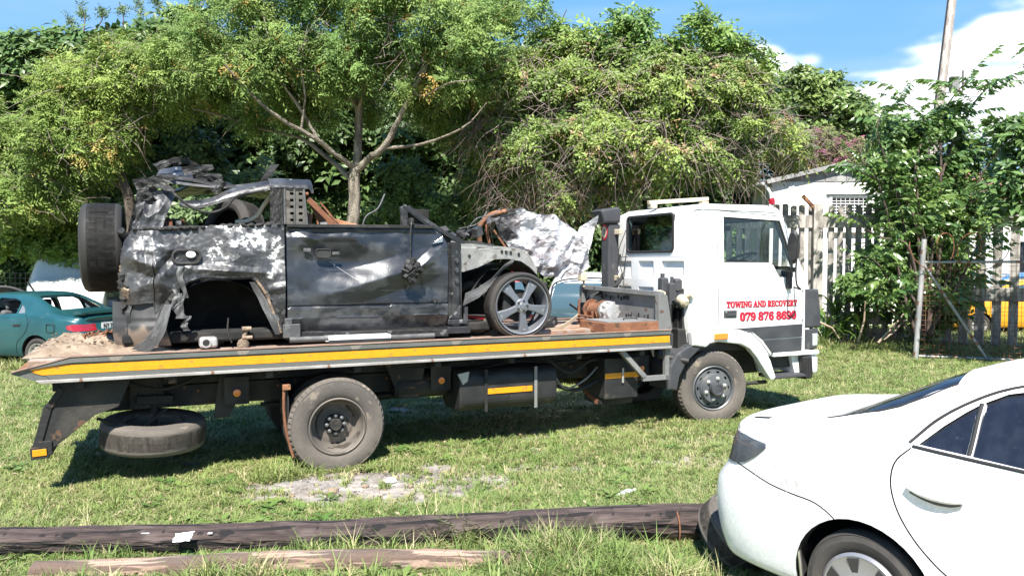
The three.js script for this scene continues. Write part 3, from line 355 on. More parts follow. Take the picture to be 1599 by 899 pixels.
// ---- the tropical shrub on the right: arching branches with rows of hanging leaves
{
  const Z = 16.6, t = treeBase('tropical_shrub', 1440, Z, 'tall tropical shrub with rows of drooping leaves beside the wire gate'); t.userData.category = 'shrub';
  const cols = [[0.08, 0.16, 0.04], [0.12, 0.21, 0.05], [0.18, 0.27, 0.07]].map((c) => leafMat(c, { rough: 0.3, tr: 0.3, spec: 1 }));
  const fronds = [0, 1, 2, 3, 4, 5, 6].map((k) => { const R = rng(80 + k), L = [], pts = []; for (let i = 0; i <= 12; i++) { const s = i / 12; pts.push(V((k > 3 ? 0.55 : 0.95) * s, 0.10 * s - (k > 3 ? 0.4 : 0.22 + 0.05 * k) * s * s, (0.05 + 0.04 * k) * Math.sin(s * 3 + k * 2))); } L.push(tube(pts, [0.009, 0.003], 4)); for (let i = 1; i <= 12; i++) for (const sd of [-1, 1]) { if (R() < 0.22 || (k > 3 && i < 7)) continue; const p = pts[i], len = (k > 3 ? 0.27 : 0.20) * (0.55 + R() * 0.7) * (i > 10 ? 0.75 : 1); L.push(placed(leaf(len, len * 0.40, 0.5, 0.2, 3), p, V(0.35 + R() * 0.5, -0.2 - R() * 0.8, sd * (0.4 + R() * 0.7)), sd * 0.3 + (R() - 0.5) * 1.1)); } return mergeGeometries(L.map((g) => { const c = clean(g); return c; })); });
  const stems = [[[1432, 520], [1420, 400], [1395, 280], [1370, 200], [1385, 165]], [[1440, 520], [1442, 380], [1430, 260], [1445, 190], [1400, 150]], [[1450, 520], [1470, 380], [1470, 250], [1478, 170], [1510, 125]], [[1455, 520], [1490, 400], [1520, 300], [1560, 235], [1605, 185]], [[1445, 520], [1460, 420], [1500, 330], [1590, 280], [1650, 250]], [[1430, 520], [1405, 430], [1385, 330], [1365, 270], [1345, 250]], [[1435, 520], [1400, 460], [1370, 410], [1350, 400]], [[1440, 520], [1425, 330], [1385, 290], [1330, 262]], [[1450, 520], [1465, 300], [1500, 200], [1540, 140], [1555, 135]], [[1450, 520], [1500, 440], [1530, 380], [1560, 360]], [[1440, 520], [1430, 470], [1400, 440], [1380, 440]], [[1445, 525], [1440, 470], [1450, 400], [1440, 350]], [[1425, 520], [1390, 480], [1372, 465]], [[1452, 520], [1480, 470], [1500, 440]], [[1440, 520], [1415, 380], [1375, 370], [1340, 350]]];
  const R = rng(88); let n = 0; stems.forEach((s, i) => {
    const pts = s.map(([x, y], k) => at(x, y, Z + (R() - 0.5) * 0.5 - (i > 8 ? 0.6 : 0))); limb(t, pts, 0.035, 0.01, i % 3 ? M.twig : M.barkDark, 'stem'); const c = spline(pts, 24), m = i > 5 && i !== 8 && i !== 7 ? 13 : 26;
    for (let k = 0; k < m; k++) { const u = 0.28 + 0.72 * (k / (m - 1)), p = c[Math.min(24, Math.round(u * 24))].clone().add(V(0, (R() - 0.5) * 0.12, 0)), a = R() * 6.283, tip = k === m - 1; const tan = c[24].clone().sub(c[22]).normalize(); const dir = tip ? tan.multiplyScalar(1.1).add(V(0, 0.1, 0)) : V(Math.cos(a) * 1.05, 0.25 + R() * 0.5, Math.abs(Math.sin(a)) * 1.0 - 0.3); const f = part('leafy_branch', placed(fronds[n++ % 7], p.sub(t.position), dir, (R() - 0.5) * 0.9, 0.4 + R() * 0.55), cols[Math.floor(R() * 3)], t); }
  });
  crown(t, [[1440, 330, 75, Z + 0.8], [1410, 260, 45, Z + 0.6], [1400, 420, 65, Z + 0.8], [1480, 400, 55, Z + 0.9], [1360, 450, 50, Z + 0.8], [1450, 470, 60, Z + 0.8], [1520, 320, 50, Z + 0.8], [1500, 260, 35, Z + 0.8], [1395, 205, 30, Z + 0.4], [1440, 200, 38, Z + 0.5], [1480, 195, 32, Z + 0.4], [1530, 230, 40, Z + 0.5], [1380, 270, 30, Z + 0.5], [1500, 160, 20, Z + 0.3]], { seed: 89, geos: gBroad, mat: LmGloss, count: 2400, c1: [0.04, 0.08, 0.024], c2: [0.105, 0.165, 0.042], gapF: 1.4, gap: -0.2, deep: 0.8, size: 0.85 });
}
{ const Z = 13.2, t = treeBase('shade_tree', 1660, Z, 'dark leafy tree hanging in from the right edge'); limb(t, P([[1690, 560, Z], [1680, 400, Z], [1650, 280, Z], [1600, 220, Z]]), 0.12, 0.03, M.barkDark, 'trunk'); limb(t, P([[1660, 330, Z], [1590, 290, Z], [1530, 300, Z]]), 0.05, 0.012, M.barkDark); crown(t, [[1600, 200, 40, Z], [1640, 260, 60, Z], [1720, 200, 90, Z], [1700, 90, 90, Z], [1800, 150, 100, Z], [1580, 260, 35, Z], [1565, 305, 28, Z], [1620, 320, 50, Z], [1560, 210, 22, Z], [1690, 180, 60, Z]], { seed: 91, geos: gBroad, mat: LmGloss, count: 1500, c1: [0.03, 0.065, 0.02], c2: [0.08, 0.13, 0.035], gapF: 1.6, gap: -0.1, deep: 0.8, size: 0.8 }); }
{ // strap-leaved plants at the foot of the slatted fence
  const geos = [0.75, 0.95, 0.6].map((len, k) => { const g = grid(6, 2, (u, v) => { const w = 0.055 * Math.pow(Math.sin(Math.PI * (0.06 + 0.94 * Math.pow(u, 0.7))), 0.7) * (u > 0.99 ? 0 : 1), s = (v - 0.5) * w; return [len * (0.85 * u - 0.15 * u * u), len * (0.95 * u - (0.75 + k * 0.12) * u * u), s, u, v].map((q, i) => i === 1 ? q + Math.abs(v - 0.5) * 0.02 : q); }); return g; });
  const m = [[0.10, 0.19, 0.03], [0.16, 0.25, 0.05], [0.06, 0.13, 0.025]].map((c) => leafMat(c, { rough: 0.35, tr: 0.35, spec: 1 }));
  [[1290, 520, 17.2, 'nearest the bumper of the truck'], [1318, 515, 17.4, 'second from the truck'], [1345, 520, 17.2, 'third from the truck, by the bent dead stem'], [1305, 480, 17.9, 'tallest one, against the fence slats'], [1350, 470, 17.8, 'against the slats on the right']].forEach(([x, y, Z, w], i) => { const p = at(x, 407, Z), t = thing('strap_leaf_plant', 'strap leaved plant by the fence, ' + w, 'plant', [p.x, i > 2 ? 0.45 : 0.02, p.z], 0, 'strap leaved plants by the fence'), R = rng(700 + i); for (let k = 0; k < 24; k++) { const o = part('leaf', geos[k % 3], m[Math.floor(R() * 3)], t); o.rotation.set(0, R() * 6.283, 0.1 + (R() - 0.3) * 0.9); o.position.set((R() - 0.5) * 0.12, R() * 0.35, (R() - 0.5) * 0.12); o.scale.setScalar(0.8 + R() * 0.6); } part('stem', tube([V(0, i > 2 ? -0.45 : -0.05, 0), V(0.03, 0.2, 0.02), V(0, 0.4, 0)], [0.03, 0.02], 6), M.twig, t); });
}
{ // pile of dead branches
  const t = thing('dead_branch_pile', 'pile of dead brown branches under the shrub beside the fence', 'branch pile', onGround(1345, 533).toArray()), R = rng(404); for (let i = 0; i < 110; i++) { const x = (R() - 0.5) * 2.1, y = 0.02 + R() * 0.34 * (1 - Math.abs(x) / 1.3), z = (R() - 0.5) * 0.9, a = R() * 6.283 * 0.5 - 0.8, l = 0.25 + R() * 0.6; part('branch', tube([V(x - Math.cos(a) * l, y + (R() - 0.5) * 0.15, z), V(x, y + 0.05, z + (R() - 0.5) * 0.2), V(x + Math.cos(a) * l, y + (R() - 0.4) * 0.16, z + Math.sin(a) * 0.3)], [0.014 * (0.5 + R()), 0.004], 5), M.deadStick, t); }
  [[[1268, 498], [1300, 512], [1315, 535]], [[1340, 535], [1350, 500], [1352, 470]], [[1372, 535], [1400, 505], [1420, 480]], [[1380, 530], [1395, 520], [1440, 470]]].forEach((l) => part('branch', tube(l.map(([x, y]) => at(x, y, 16.6).sub(t.position)), [0.03, 0.014], 6), M.deadStick, t)); }
// ---------------------------------------------------------------- the recovery truck (x forward, z towards the viewer's side, origin under the rear wheel's outer face)
const TURN = 24.4 * Math.PI / 180, TR = V(-1.62, 0, -7.10);
const truckPoint = (x, y, z) => V(x, y, z).applyAxisAngle(V(0, 1, 0), TURN).add(TR);
const truck = thing('tow_truck', 'white cab flatbed tow truck with a yellow striped deck carrying the wreck', 'tow truck', TR.toArray(), TURN);
const parts = (name, geos, m, parent, label) => geos.map((g) => part(name, g, m, parent, label));
function offsetPoly(pts, d) {                      // a counter-clockwise or clockwise polygon grown outwards by d
  let area = 0; pts.forEach((p, i) => { const q = pts[(i + 1) % pts.length]; area += p[0] * q[1] - q[0] * p[1]; }); const s = area > 0 ? 1 : -1;
  return pts.map((p, i) => { const a = pts[(i + pts.length - 1) % pts.length], b = pts[(i + 1) % pts.length]; const n = (u, v) => { const l = Math.hypot(v[0] - u[0], v[1] - u[1]); return [s * (v[1] - u[1]) / l, -s * (v[0] - u[0]) / l]; }; const m = n(a, p), k = n(p, b), c = 1 + m[0] * k[0] + m[1] * k[1]; return [p[0] + d * (m[0] + k[0]) / Math.max(c, 0.3), p[1] + d * (m[1] + k[1]) / Math.max(c, 0.3)]; });
}
function roundRect(x0, y0, x1, y1, r, n = 5) { const o = []; [[x1 - r, y1 - r, 0], [x0 + r, y1 - r, 90], [x0 + r, y0 + r, 180], [x1 - r, y0 + r, 270]].forEach(([x, y, a]) => { for (let i = 0; i <= n; i++) { const t = (a + 90 * i / n) * Math.PI / 180; o.push([x + r * Math.cos(t), y + r * Math.sin(t)]); } }); return o; }
function ringGeo(poly, w, z0, z1, bevel = 0) { const inner = offsetPoly(poly, -w); return prism(poly, z0, z1, bevel, [inner.slice().reverse()]); }
function notched(g, R, z0, z1, every, depth) { const p = g.attributes.position; for (let i = 0; i < p.count; i++) { const x = p.getX(i), y = p.getY(i), z = p.getZ(i), r = Math.hypot(x, y); if (r > R * 0.95 && (z > z1 || z < z0)) { const k = Math.round(Math.atan2(y, x) / (Math.PI * 2) * every * 4); if (((k % 4) + 4) % 4 < 2) { const s = (r - depth) / r; p.setX(i, x * s); p.setY(i, y * s); } } } return g; }
function tyreGeo(R, w, rim, n = 96, notch = 0, grooves = 3, squash = 0, gw = 0.008, gd = 0.012) {     // axis along z, outer face at z = 0
  const q = [[rim, -w + 0.02], [rim * 1.05, -w], [lerp(rim, R, 0.55), -w - 0.008], [R * 0.945, -w + 0.008], [R * 0.985, -w + 0.03], [R, -w + 0.05]]; for (let i = 0; i < grooves; i++) { const c = -w * (i + 1) / (grooves + 1); q.push([R, c - gw], [R - gd, c - gw * 0.7], [R - gd, c + gw * 0.7], [R, c + gw]); } q.push([R, -0.05], [R * 0.985, -0.03], [R * 0.945, -0.008], [R * 0.935, -0.004], [R * 0.925, -0.006], [lerp(rim, R, 0.55), 0.006], [lerp(rim, R, 0.3), 0.002], [rim * 1.08, -0.006], [rim * 1.05, -0.012], [rim, -0.03]);
  const g = new THREE.LatheGeometry(q.map((p) => new THREE.Vector2(p[0], p[1])), n); g.rotateX(Math.PI / 2); if (notch) notched(g, R, -w + 0.036, -0.036, notch, 0.014); if (squash) { const p = g.attributes.position; for (let i = 0; i < p.count; i++) { const y = p.getY(i); if (y < -R + squash) { p.setY(i, -R + squash - (-R + squash - y) * 0.15); p.setZ(i, p.getZ(i) + (p.getZ(i) > -w / 2 ? 0.015 : -0.015)); } } } return toCreasedNormals(g, 0.5);
}
function discHoles(R, holes, thick, z) { const s = new THREE.Shape(); s.absarc(0, 0, R, 0, Math.PI * 2, false); holes.forEach(([x, y, rx, ry, a]) => { const h = new THREE.Path(); h.absellipse(x, y, rx, ry, 0, Math.PI * 2, true, a ?? 0); s.holes.push(h); }); const g = new THREE.ExtrudeGeometry(s, { depth: thick, bevelEnabled: false, curveSegments: 40 }); g.translate(0, 0, z); return boxUV(g); }
const around = (n, r, f, a0 = 0) => Array.from({ length: n }, (_, i) => { const a = a0 + i / n * Math.PI * 2; return f(r * Math.cos(a), r * Math.sin(a), a); });
function wheelRear(parent, x, y, z) {
  const w = sub('rear_wheel', parent, [x, y, z]), R = 0.452, rim = 0.262; part('tyre', tyreGeo(R, 0.235, rim, 208, 52, 3, 0.05), M.tyreDusty, w); part('inner_tyre', tyreGeo(R, 0.235, rim, 96, 0, 3).translate(0, 0, -0.29), M.tyre, w);
  part('rim', [lathe([[rim - 0.004, -0.03], [rim + 0.008, -0.004], [rim - 0.004, 0.004], [rim - 0.018, -0.01], [rim - 0.026, -0.05], [rim - 0.055, -0.13], [rim - 0.06, -0.19]], 64), discHoles(rim - 0.05, around(8, 0.158, (a, b) => [a, b, 0.024, 0.024]), 0.012, -0.19), lathe([[0.2, -0.185], [0.13, -0.155], [0.05, -0.15], [0.001, -0.15]], 48)], M.rimDusty, w);
  part('hub', [lathe([[0.062, -0.15], [0.058, -0.085], [0.05, -0.075], [0.001, -0.075]], 32), lathe([[0.098, -0.155], [0.095, -0.135], [0.06, -0.13]], 32)], M.chassis, w);
  around(8, 0.082, (a, b) => { part('wheel_nut', lathe([[0.019, -0.14], [0.019, -0.10], [0.012, -0.094], [0.001, -0.094]], 6).translate(a, b, 0), M.rimGrey, w); }); return w;
}
function wheelFront(parent, x, y, z) {
  const w = sub('front_wheel', parent, [x, y, z]), R = 0.45, rim = 0.262; part('tyre', tyreGeo(R, 0.235, rim, 208, 52, 3, 0.035), M.tyreDusty, w);
  part('rim', [lathe([[rim - 0.004, -0.05], [rim + 0.01, -0.012], [rim - 0.002, -0.002], [rim - 0.016, -0.016], [rim - 0.022, -0.05], [rim - 0.028, -0.07]], 64), lathe([[rim - 0.028, -0.07], [0.226, -0.03]], 64), lathe([[0.178, -0.02], [0.168, 0.018], [0.155, 0.03], [0.15, 0.03]], 64), discHoles(0.228, around(10, 0.2, (a, b, t) => [a, b, 0.013, 0.024, t]), 0.012, -0.035), discHoles(0.165, around(6, 0.2, (a, b) => [a * 9, b * 9, 0.001, 0.001]).slice(0, 0), 0.02, 0.012)], M.rimGrey, w);
  part('hub', lathe([[0.085, 0.03], [0.083, 0.085], [0.075, 0.10], [0.055, 0.105], [0.05, 0.1], [0.001, 0.1]], 40), M.plasticGrey, w);
  around(6, 0.125, (a, b) => part('wheel_nut', [lathe([[0.024, 0.025], [0.024, 0.045], [0.014, 0.05]], 20).translate(a, b, 0), lathe([[0.013, 0.03], [0.013, 0.06], [0.008, 0.065], [0.001, 0.065]], 6).translate(a, b, 0)], M.aluminium, w), 0.3); return w;
}
wheelRear(truck, 0, 0.408, 0); { const f = wheelRear(truck, 0, 0.408, -1.95); f.rotation.y = Math.PI; }
{ const f = wheelFront(truck, 4.52, 0.425, -0.19); f.rotation.y = -0.19; const g = wheelFront(truck, 4.47, 0.40, -1.85); g.rotation.y = Math.PI; }
// chassis and what hangs under the deck
for (const z of [-0.62, -1.33]) part('chassis_rail', [box(7.6, 0.2, 0.07, 1.7, 0.70, z, 0.01)], M.chassis, truck);
parts('cross_member', [-1.9, -1.0, 0.9, 1.8, 2.9, 3.7].map((x) => box(0.08, 0.16, 0.7, x, 0.70, -0.975)), M.chassis, truck);
part('subframe', [box(5.9, 0.11, 0.08, 0.6, 0.875, -0.55), box(5.9, 0.11, 0.08, 0.6, 0.875, -1.4), ...[-2.1, -1.4, -0.6, 0.2, 1.0, 1.8, 2.6, 3.4].map((x) => box(0.07, 0.06, 1.9, x, 0.925, -1.0))], M.chassis, truck);
part('rear_axle', [rod(V(0, 0.41, -0.4), V(0, 0.41, -1.5), 0.075), lathe([[0.02, -0.14], [0.14, -0.10], [0.17, 0], [0.14, 0.1], [0.02, 0.14]], 20).translate(0, 0.42, -0.97)], M.chassis, truck);
part('front_axle', [rod(V(4.47, 0.38, -0.4), V(4.47, 0.38, -1.6), 0.05)], M.chassis, truck);
part('leaf_spring', [-0.62, -1.33].flatMap((z) => [0, 1, 2, 3].map((k) => tube([V(-0.62 + k * 0.1, 0.56 - k * 0.004, z), V(0, 0.52 - k * 0.028, z), V(0.66 - k * 0.1, 0.56 - k * 0.004, z)], 0.02, 5))), M.chassis, truck);
part('drive_shaft', rod(V(0.1, 0.46, -0.97), V(2.9, 0.62, -0.97), 0.045), M.chassis, truck);
part('hoist_ram', [rod(V(0.9, 0.62, -0.8), V(2.4, 0.8, -0.8), 0.06), rod(V(0.3, 0.56, -0.8), V(1, 0.63, -0.8), 0.03)], M.chassis, truck);
part('engine', [box(1.0, 0.5, 0.8, 4.0, 0.74, -1.0, 0.05), box(1.3, 0.42, 1.0, 5.2, 0.72, -1.02, 0.05), lathe([[0.001, -0.2], [0.1, -0.2], [0.12, -0.15], [0.12, 0.15], [0.1, 0.2], [0.001, 0.2]], 18, 'x').translate(3.35, 0.62, -0.8)], M.chassis, truck);
part('hose', [tube(spline([V(2.3, 0.9, -0.3), V(2.6, 0.72, -0.28), V(2.9, 0.84, -0.3), V(3.2, 0.80, -0.35)], 24), 0.018, 6), tube(spline([V(2.38, 0.6, -0.3), V(2.7, 0.52, -0.3), V(3.0, 0.6, -0.32)], 18), 0.022, 6), tube(spline([V(-1.1, 0.92, -0.4), V(-1.5, 0.8, -0.4), V(-1.9, 0.93, -0.45)], 18), 0.015, 6), tube(spline([V(-2.0, 0.6, -0.3), V(-1.7, 0.48, -0.3), V(-1.45, 0.62, -0.4)], 18), 0.014, 6)], M.rubber, truck);
part('air_tank', [lathe([[0.001, -0.3], [0.1, -0.29], [0.125, -0.25], [0.125, 0.25], [0.1, 0.29], [0.001, 0.3]], 24, 'x').translate(0.95, 0.66, -0.5)], M.chassis, truck);
part('hose', tube(spline([V(0.6, 0.82, -0.42), V(1.0, 0.86, -0.4), V(1.4, 0.80, -0.4), V(2.0, 0.86, -0.38), V(2.6, 0.82, -0.4), V(3.0, 0.88, -0.42)], 40), 0.013, 6), M.rubber, truck); part('hose', tube(spline([V(2.4, 0.72, -0.3), V(2.55, 0.55, -0.28), V(2.8, 0.62, -0.3), V(3.0, 0.75, -0.35)], 30), 0.012, 6), M.steelGrey, truck);
parts('rail_bolt', Array.from({ length: 16 }, (_, i) => rod(V(-1.9 + i * 0.36, 0.74, -0.582), V(-1.9 + i * 0.36, 0.74, -0.565), 0.014, 0.014, 6)), M.rust, truck);
// deck: floor, side rails of a real channel section, stripe
part('deck_floor', [box(6.2, 0.05, 1.96, 0.64, 1.125, -1.0, 0.01)], mat({ map: mottled([0.19, 0.125, 0.09], [0.34, 0.27, 0.22], 61, 5, 0.3, 0.75, [0.40, 0.31, 0.24], 0.66), roughness: 0.95, bumpMap: bumpA, bumpScale: 0.006 }), truck);
{
  const tail = [[-2.57, 1.066], [-2.16, 1.166], [3.75, 1.166], [3.75, 0.965], [-2.36, 0.968], [-2.57, 1.05]];
  for (const [z, s] of [[0, 1], [-2.0, -1]]) {
    const rail = sub('deck_side_rail', truck, [0, 0, z]); const face = (poly, d0, d1, b = 0.002) => s > 0 ? prism(poly, d0, d1, b) : prism(poly, -d1, -d0, b);
    part('rail_face', [face(tail, -0.045, -0.012, 0.002)], M.deckGreen, rail);
    part('top_band', face([[-2.52, 1.072], [-2.155, 1.162], [3.748, 1.162], [3.748, 1.122], [-2.15, 1.122]], -0.012, 0.006), M.deckGreen, rail);
    part('top_edge', [face([[-2.565, 1.062], [-2.155, 1.167], [3.752, 1.167], [3.752, 1.176], [-2.16, 1.176], [-2.572, 1.07]], -0.06, 0.012)], M.rustLip, rail);
    part('yellow_stripe', [face([[-2.45, 1.083], [-2.19, 1.108], [3.74, 1.108], [3.74, 1.060], [-2.40, 1.060]], -0.012, -0.006)], M.yellowStrip, rail);
    { const a = face([[-2.43, 1.0605], [3.74, 1.0605], [3.74, 1.032], [-2.36, 1.032]], -0.0115, -0.006, 0.0005); a.translate(0, 0, 0); part('yellow_stripe', a.applyMatrix4(new THREE.Matrix4().makeTranslation(0, 1.0605, -0.006 * s)).applyMatrix4(new THREE.Matrix4()).translate(0, -1.0605, 0.006 * s), M.yellowStrip, rail); }
    part('lower_band', face([[-2.33, 1.027], [3.748, 1.027], [3.748, 0.992], [-2.30, 0.992]], -0.012, -0.002), M.deckGreen, rail);
    part('bottom_lip', [face([[-2.37, 0.966], [3.752, 0.963], [3.752, 0.990], [-2.40, 0.992]], -0.05, 0.02, 0.004)], M.deckLip, rail);
  }
}
part('tail_ramp', prism([[-2.57, 1.052], [-2.2, 1.12], [-2.1, 1.12], [-2.3, 1.0]], -1.95, -0.05, 0.004), M.rust, truck);
{ const m = M.steelGrey; part('deck_step_frame', [bar(V(3.12, 0.965, -0.06), V(3.44, 0.645, -0.06), 0.055), bar(V(3.41, 0.63, -0.06), V(3.76, 0.63, -0.06), 0.055), bar(V(3.73, 0.965, -0.06), V(3.73, 0.605, -0.06), 0.055)], m, truck); }
// tail legs that stand behind the spare tyre, with reflective blocks
for (const z of [-0.12, -1.76]) {
  const l = sub('tail_leg', truck); part('leg_plate', [prism([[-2.20, 0.965], [-2.26, 0.90], [-2.255, 0.84], [-2.33, 0.77], [-2.40, 0.45], [-2.38, 0.35], [-2.0, 0.66], [-1.82, 0.72], [-1.72, 0.965]], z - 0.03, z, 0.004)], M.chassis, l);
  part('leg_channel', [bar(V(-2.235, 0.9, z - 0.03), V(-2.34, 0.74, z - 0.03), 0.09, 0.05), bar(V(-2.335, 0.76, z - 0.035), V(-2.425, 0.42, z - 0.035), 0.10, 0.06)], M.chassis, l); part('foot_box', box(0.13, 0.10, 0.16, -2.40, 0.385, z - 0.06, 0.006, 0, 0, 0.05), M.chassis, l); part('foot_reflector', box(0.10, 0.055, 0.006, -2.40, 0.39, z + 0.024, 0.002, 0, 0, 0.05), M.yellowStrip, l); part('side_reflector', box(0.006, 0.14, 0.05, -2.395, 0.63, z - 0.03, 0.002, 0, 0, -0.25), M.yellowStrip, l);
}
part('tail_beam', [box(0.1, 0.12, 1.7, -2.36, 0.42, -0.95)], M.chassis, truck);
{ const s = sub('spare_tyre', truck, [-1.56, 0.40, -0.52]); const g = tyreGeo(0.44, 0.25, 0.25, 96, 0, 3); g.translate(0, 0, 0.125); g.rotateX(-Math.PI / 2); const t = part('tyre', g, M.tyreDusty, s); part('rim', lathe([[0.25, 0.1], [0.23, 0.06], [0.22, 0.0], [0.1, -0.02], [0.001, -0.02]], 40, 'y'), M.rimDusty, s); part('hanger', [rod(V(0, 0.05, 0), V(0, 0.35, 0), 0.03), box(0.3, 0.08, 0.1, 0, 0.3, 0)], M.chassis, s); s.rotation.set(0.06, 0, -0.045); }
{ const f = sub('mudflap', truck); part('flap', slab(6, 14, (u, v) => [-0.47 + 0.08 * (1 - v) + 0.012 * Math.sin(v * 9), 0.14 + 0.66 * v, -0.06 - 0.5 * u, u, v], 0.012, [1, 0, 0]), M.rubber, f); part('flap_iron', [tube(spline([V(-0.475, 0.8, -0.05), V(-0.48, 0.6, -0.05), V(-0.46, 0.4, -0.05), V(-0.40, 0.15, -0.05)], 14), 0.014, 6), box(0.07, 0.05, 0.06, -0.455, 0.80, -0.05)], M.rust, f); }
{ const t = sub('fuel_tank', truck); part('tank', prism(roundRect(-0.75, 0.40, -0.2, 0.82, 0.12, 6).map((p) => p), 0, 1.12, 0.015).rotateY(Math.PI / 2).translate(1.27, 0, 0).applyMatrix4(new THREE.Matrix4().makeScale(1, 1, 1)), M.black, t); t.children[0].geometry.computeBoundingBox(); const bb = t.children[0].geometry.boundingBox; t.children[0].geometry.translate(0, 0, -0.17 - bb.max.z);
  part('reflective_strip', box(0.52, 0.058, 0.004, 1.83, 0.60, -0.162, 0.001), M.yellowStrip, t); for (const x of [1.56, 2.13]) part('tank_strap', [box(0.035, 0.44, 0.006, x, 0.61, -0.160, 0.002)], x > 2 ? M.steelGrey : M.chassis, t); part('torn_tag', prism([[1.24, 0.80], [1.37, 0.82], [1.35, 0.72], [1.30, 0.69]], -0.155, -0.15, 0.001), M.aluminium, t); }
{ const t = sub('tool_box', truck); part('box_body', box(0.44, 0.44, 0.5, 3.22, 0.62, -0.44, 0.015), M.black, t); part('box_foot', box(0.42, 0.08, 0.4, 3.22, 0.36, -0.48, 0.02), M.chassis, t); part('reflective_strip', box(0.44, 0.058, 0.004, 3.22, 0.665, -0.186, 0.001), M.yellowStrip, t); part('latch', [box(0.025, 0.17, 0.012, 3.23, 0.665, -0.178, 0.003), rod(V(3.23, 0.58, -0.172), V(3.23, 0.75, -0.172), 0.007)], M.aluminium, t); part('box_lid', box(0.46, 0.03, 0.52, 3.22, 0.845, -0.44, 0.008), M.chassis, t); part('tail_pipe', [rod(V(3.05, 0.5, -0.9), V(3.0, 0.36, -0.35), 0.035)], M.rust, t); }
for (const [x, y] of [[1.13, 0.72], [-0.86, 0.735], [3.58, 0.70]]) { part('side_marker', lathe([[0.034, 0], [0.034, 0.012], [0.02, 0.016], [0.001, 0.016]], 20).translate(x, y, x < 0 ? -0.32 : -0.33), M.orangeLens, truck, 'round orange side marker'); part('marker_plate', box(0.22, 0.26, 0.012, x, y + 0.02, x < 0 ? -0.334 : -0.344), M.chassis, truck); }
parts('hanger_plate', [prism([[-1.0, 0.93], [-0.72, 0.93], [-0.92, 0.50], [-1.06, 0.50]], -0.42, -0.40, 0.003), prism([[-1.75, 0.93], [-1.5, 0.93], [-1.45, 0.62], [-1.75, 0.62]], -0.55, -0.5, 0.003), prism([[0.55, 0.93], [1.0, 0.93], [0.9, 0.56], [0.7, 0.56]], -0.42, -0.40, 0.003)], M.chassis, truck);
// ---- headboard, hydraulics, winch, deck box
{
  const h = sub('headboard', truck); const lean = (g) => g.applyMatrix4(new THREE.Matrix4().makeTranslation(3.63, 1.165, 0).multiply(new THREE.Matrix4().makeRotationZ(-0.02)).multiply(new THREE.Matrix4().makeTranslation(-3.63, -1.165, 0)));
  part('panel', lean(box(0.012, 0.40, 1.66, 3.66, 1.375, -0.93)), M.steelGrey, h); part('frame', [bar(V(3.63, 1.575, -0.02), V(3.63, 1.60, -1.84), 0.055), bar(V(3.64, 1.17, -0.06), V(3.63, 1.58, -0.06), 0.075), bar(V(3.64, 1.17, -1.8), V(3.63, 1.6, -1.8), 0.075), bar(V(3.64, 1.2, -0.06), V(3.64, 1.2, -1.8), 0.05)].map(lean), M.steelGrey, h);
  part('gusset', lean(prism([[3.66, 1.17], [3.80, 1.17], [3.72, 1.56], [3.66, 1.58]], -0.09, -0.04, 0.004)), M.steelGrey, h); part('lamp_post', [box(0.03, 0.12, 0.03, 3.6, 1.66, -1.72), box(0.10, 0.12, 0.12, 3.58, 1.74, -1.72, 0.02)], M.cream, h);
  // two rows of raised weld-on letters worn to broken marks
  const R = rng(9), bits = []; for (const [y, z0, z1] of [[1.50, -1.55, -0.72], [1.30, -0.92, -0.22]]) for (let z = z0; z < z1; z += 0.05) { if (R() < 0.22) continue; const n = 1 + Math.floor(R() * 3); for (let k = 0; k < n; k++) bits.push(box(0.006, R() < 0.5 ? 0.045 : 0.009, R() < 0.5 ? 0.008 : 0.03, 3.651, y + (R() - 0.5) * 0.035, z + (R() - 0.5) * 0.03, 0.001)); } part('worn_letters', bits.map(lean), M.chassis, h, 'worn unreadable raised marks on the steel');
}
{ const w = sub('winch', truck, [3.33, 1.15, -0.72]); part('drum', [rod(V(0, 0.2, -0.32), V(0, 0.2, -0.02), 0.085, 0.085, 24), lathe([[0.001, 0], [0.13, 0], [0.13, 0.02], [0.001, 0.02]], 30).translate(0, 0.2, -0.32), lathe([[0.001, 0], [0.13, 0], [0.13, 0.02], [0.001, 0.02]], 30).translate(0, 0.2, -0.04)], M.rust, w); part('gear_case', [lathe([[0.001, 0], [0.115, 0], [0.125, 0.02], [0.125, 0.07], [0.105, 0.08], [0.105, 0.12], [0.095, 0.13], [0.085, 0.17], [0.05, 0.175], [0.001, 0.175]], 32).translate(0, 0.2, 0.0), ...around(10, 0.108, (a, b) => lathe([[0.016, 0.06], [0.016, 0.135], [0.001, 0.135]], 8).translate(a, 0.2 + b, 0))], M.aluminium, w); part('frame', [box(0.34, 0.03, 0.02, 0, 0.09, -0.02), box(0.34, 0.03, 0.4, 0, 0.02, -0.15), box(0.34, 0.03, 0.02, 0, 0.09, -0.33), box(0.03, 0.32, 0.02, -0.17, 0.17, -0.34), box(0.03, 0.2, 0.02, -0.17, 0.1, -0.02), box(0.03, 0.2, 0.02, 0.17, 0.1, -0.02), rod(V(-0.19, 0.1, -0.34), V(-0.19, 0.1, 0), 0.012), rod(V(-0.19, 0.14, -0.34), V(-0.19, 0.14, 0), 0.012)], M.rust, w); part('motor', rod(V(0, 0.2, -0.34), V(0, 0.2, -0.55), 0.08, 0.08, 20), M.chassis, w); }
{ const b = sub('deck_box', truck); part('box_body', box(0.74, 0.11, 0.56, 3.27, 1.215, -0.31, 0.006), M.rust, b); part('lid', box(0.68, 0.012, 0.52, 3.29, 1.276, -0.31, 0.003), M.steelGrey, b); part('lid_handle', [bar(V(3.26, 1.30, -0.22), V(3.44, 1.30, -0.22), 0.012), bar(V(3.26, 1.28, -0.22), V(3.26, 1.305, -0.22), 0.012), bar(V(3.44, 1.28, -0.22), V(3.44, 1.305, -0.22), 0.012)], M.black, b); }
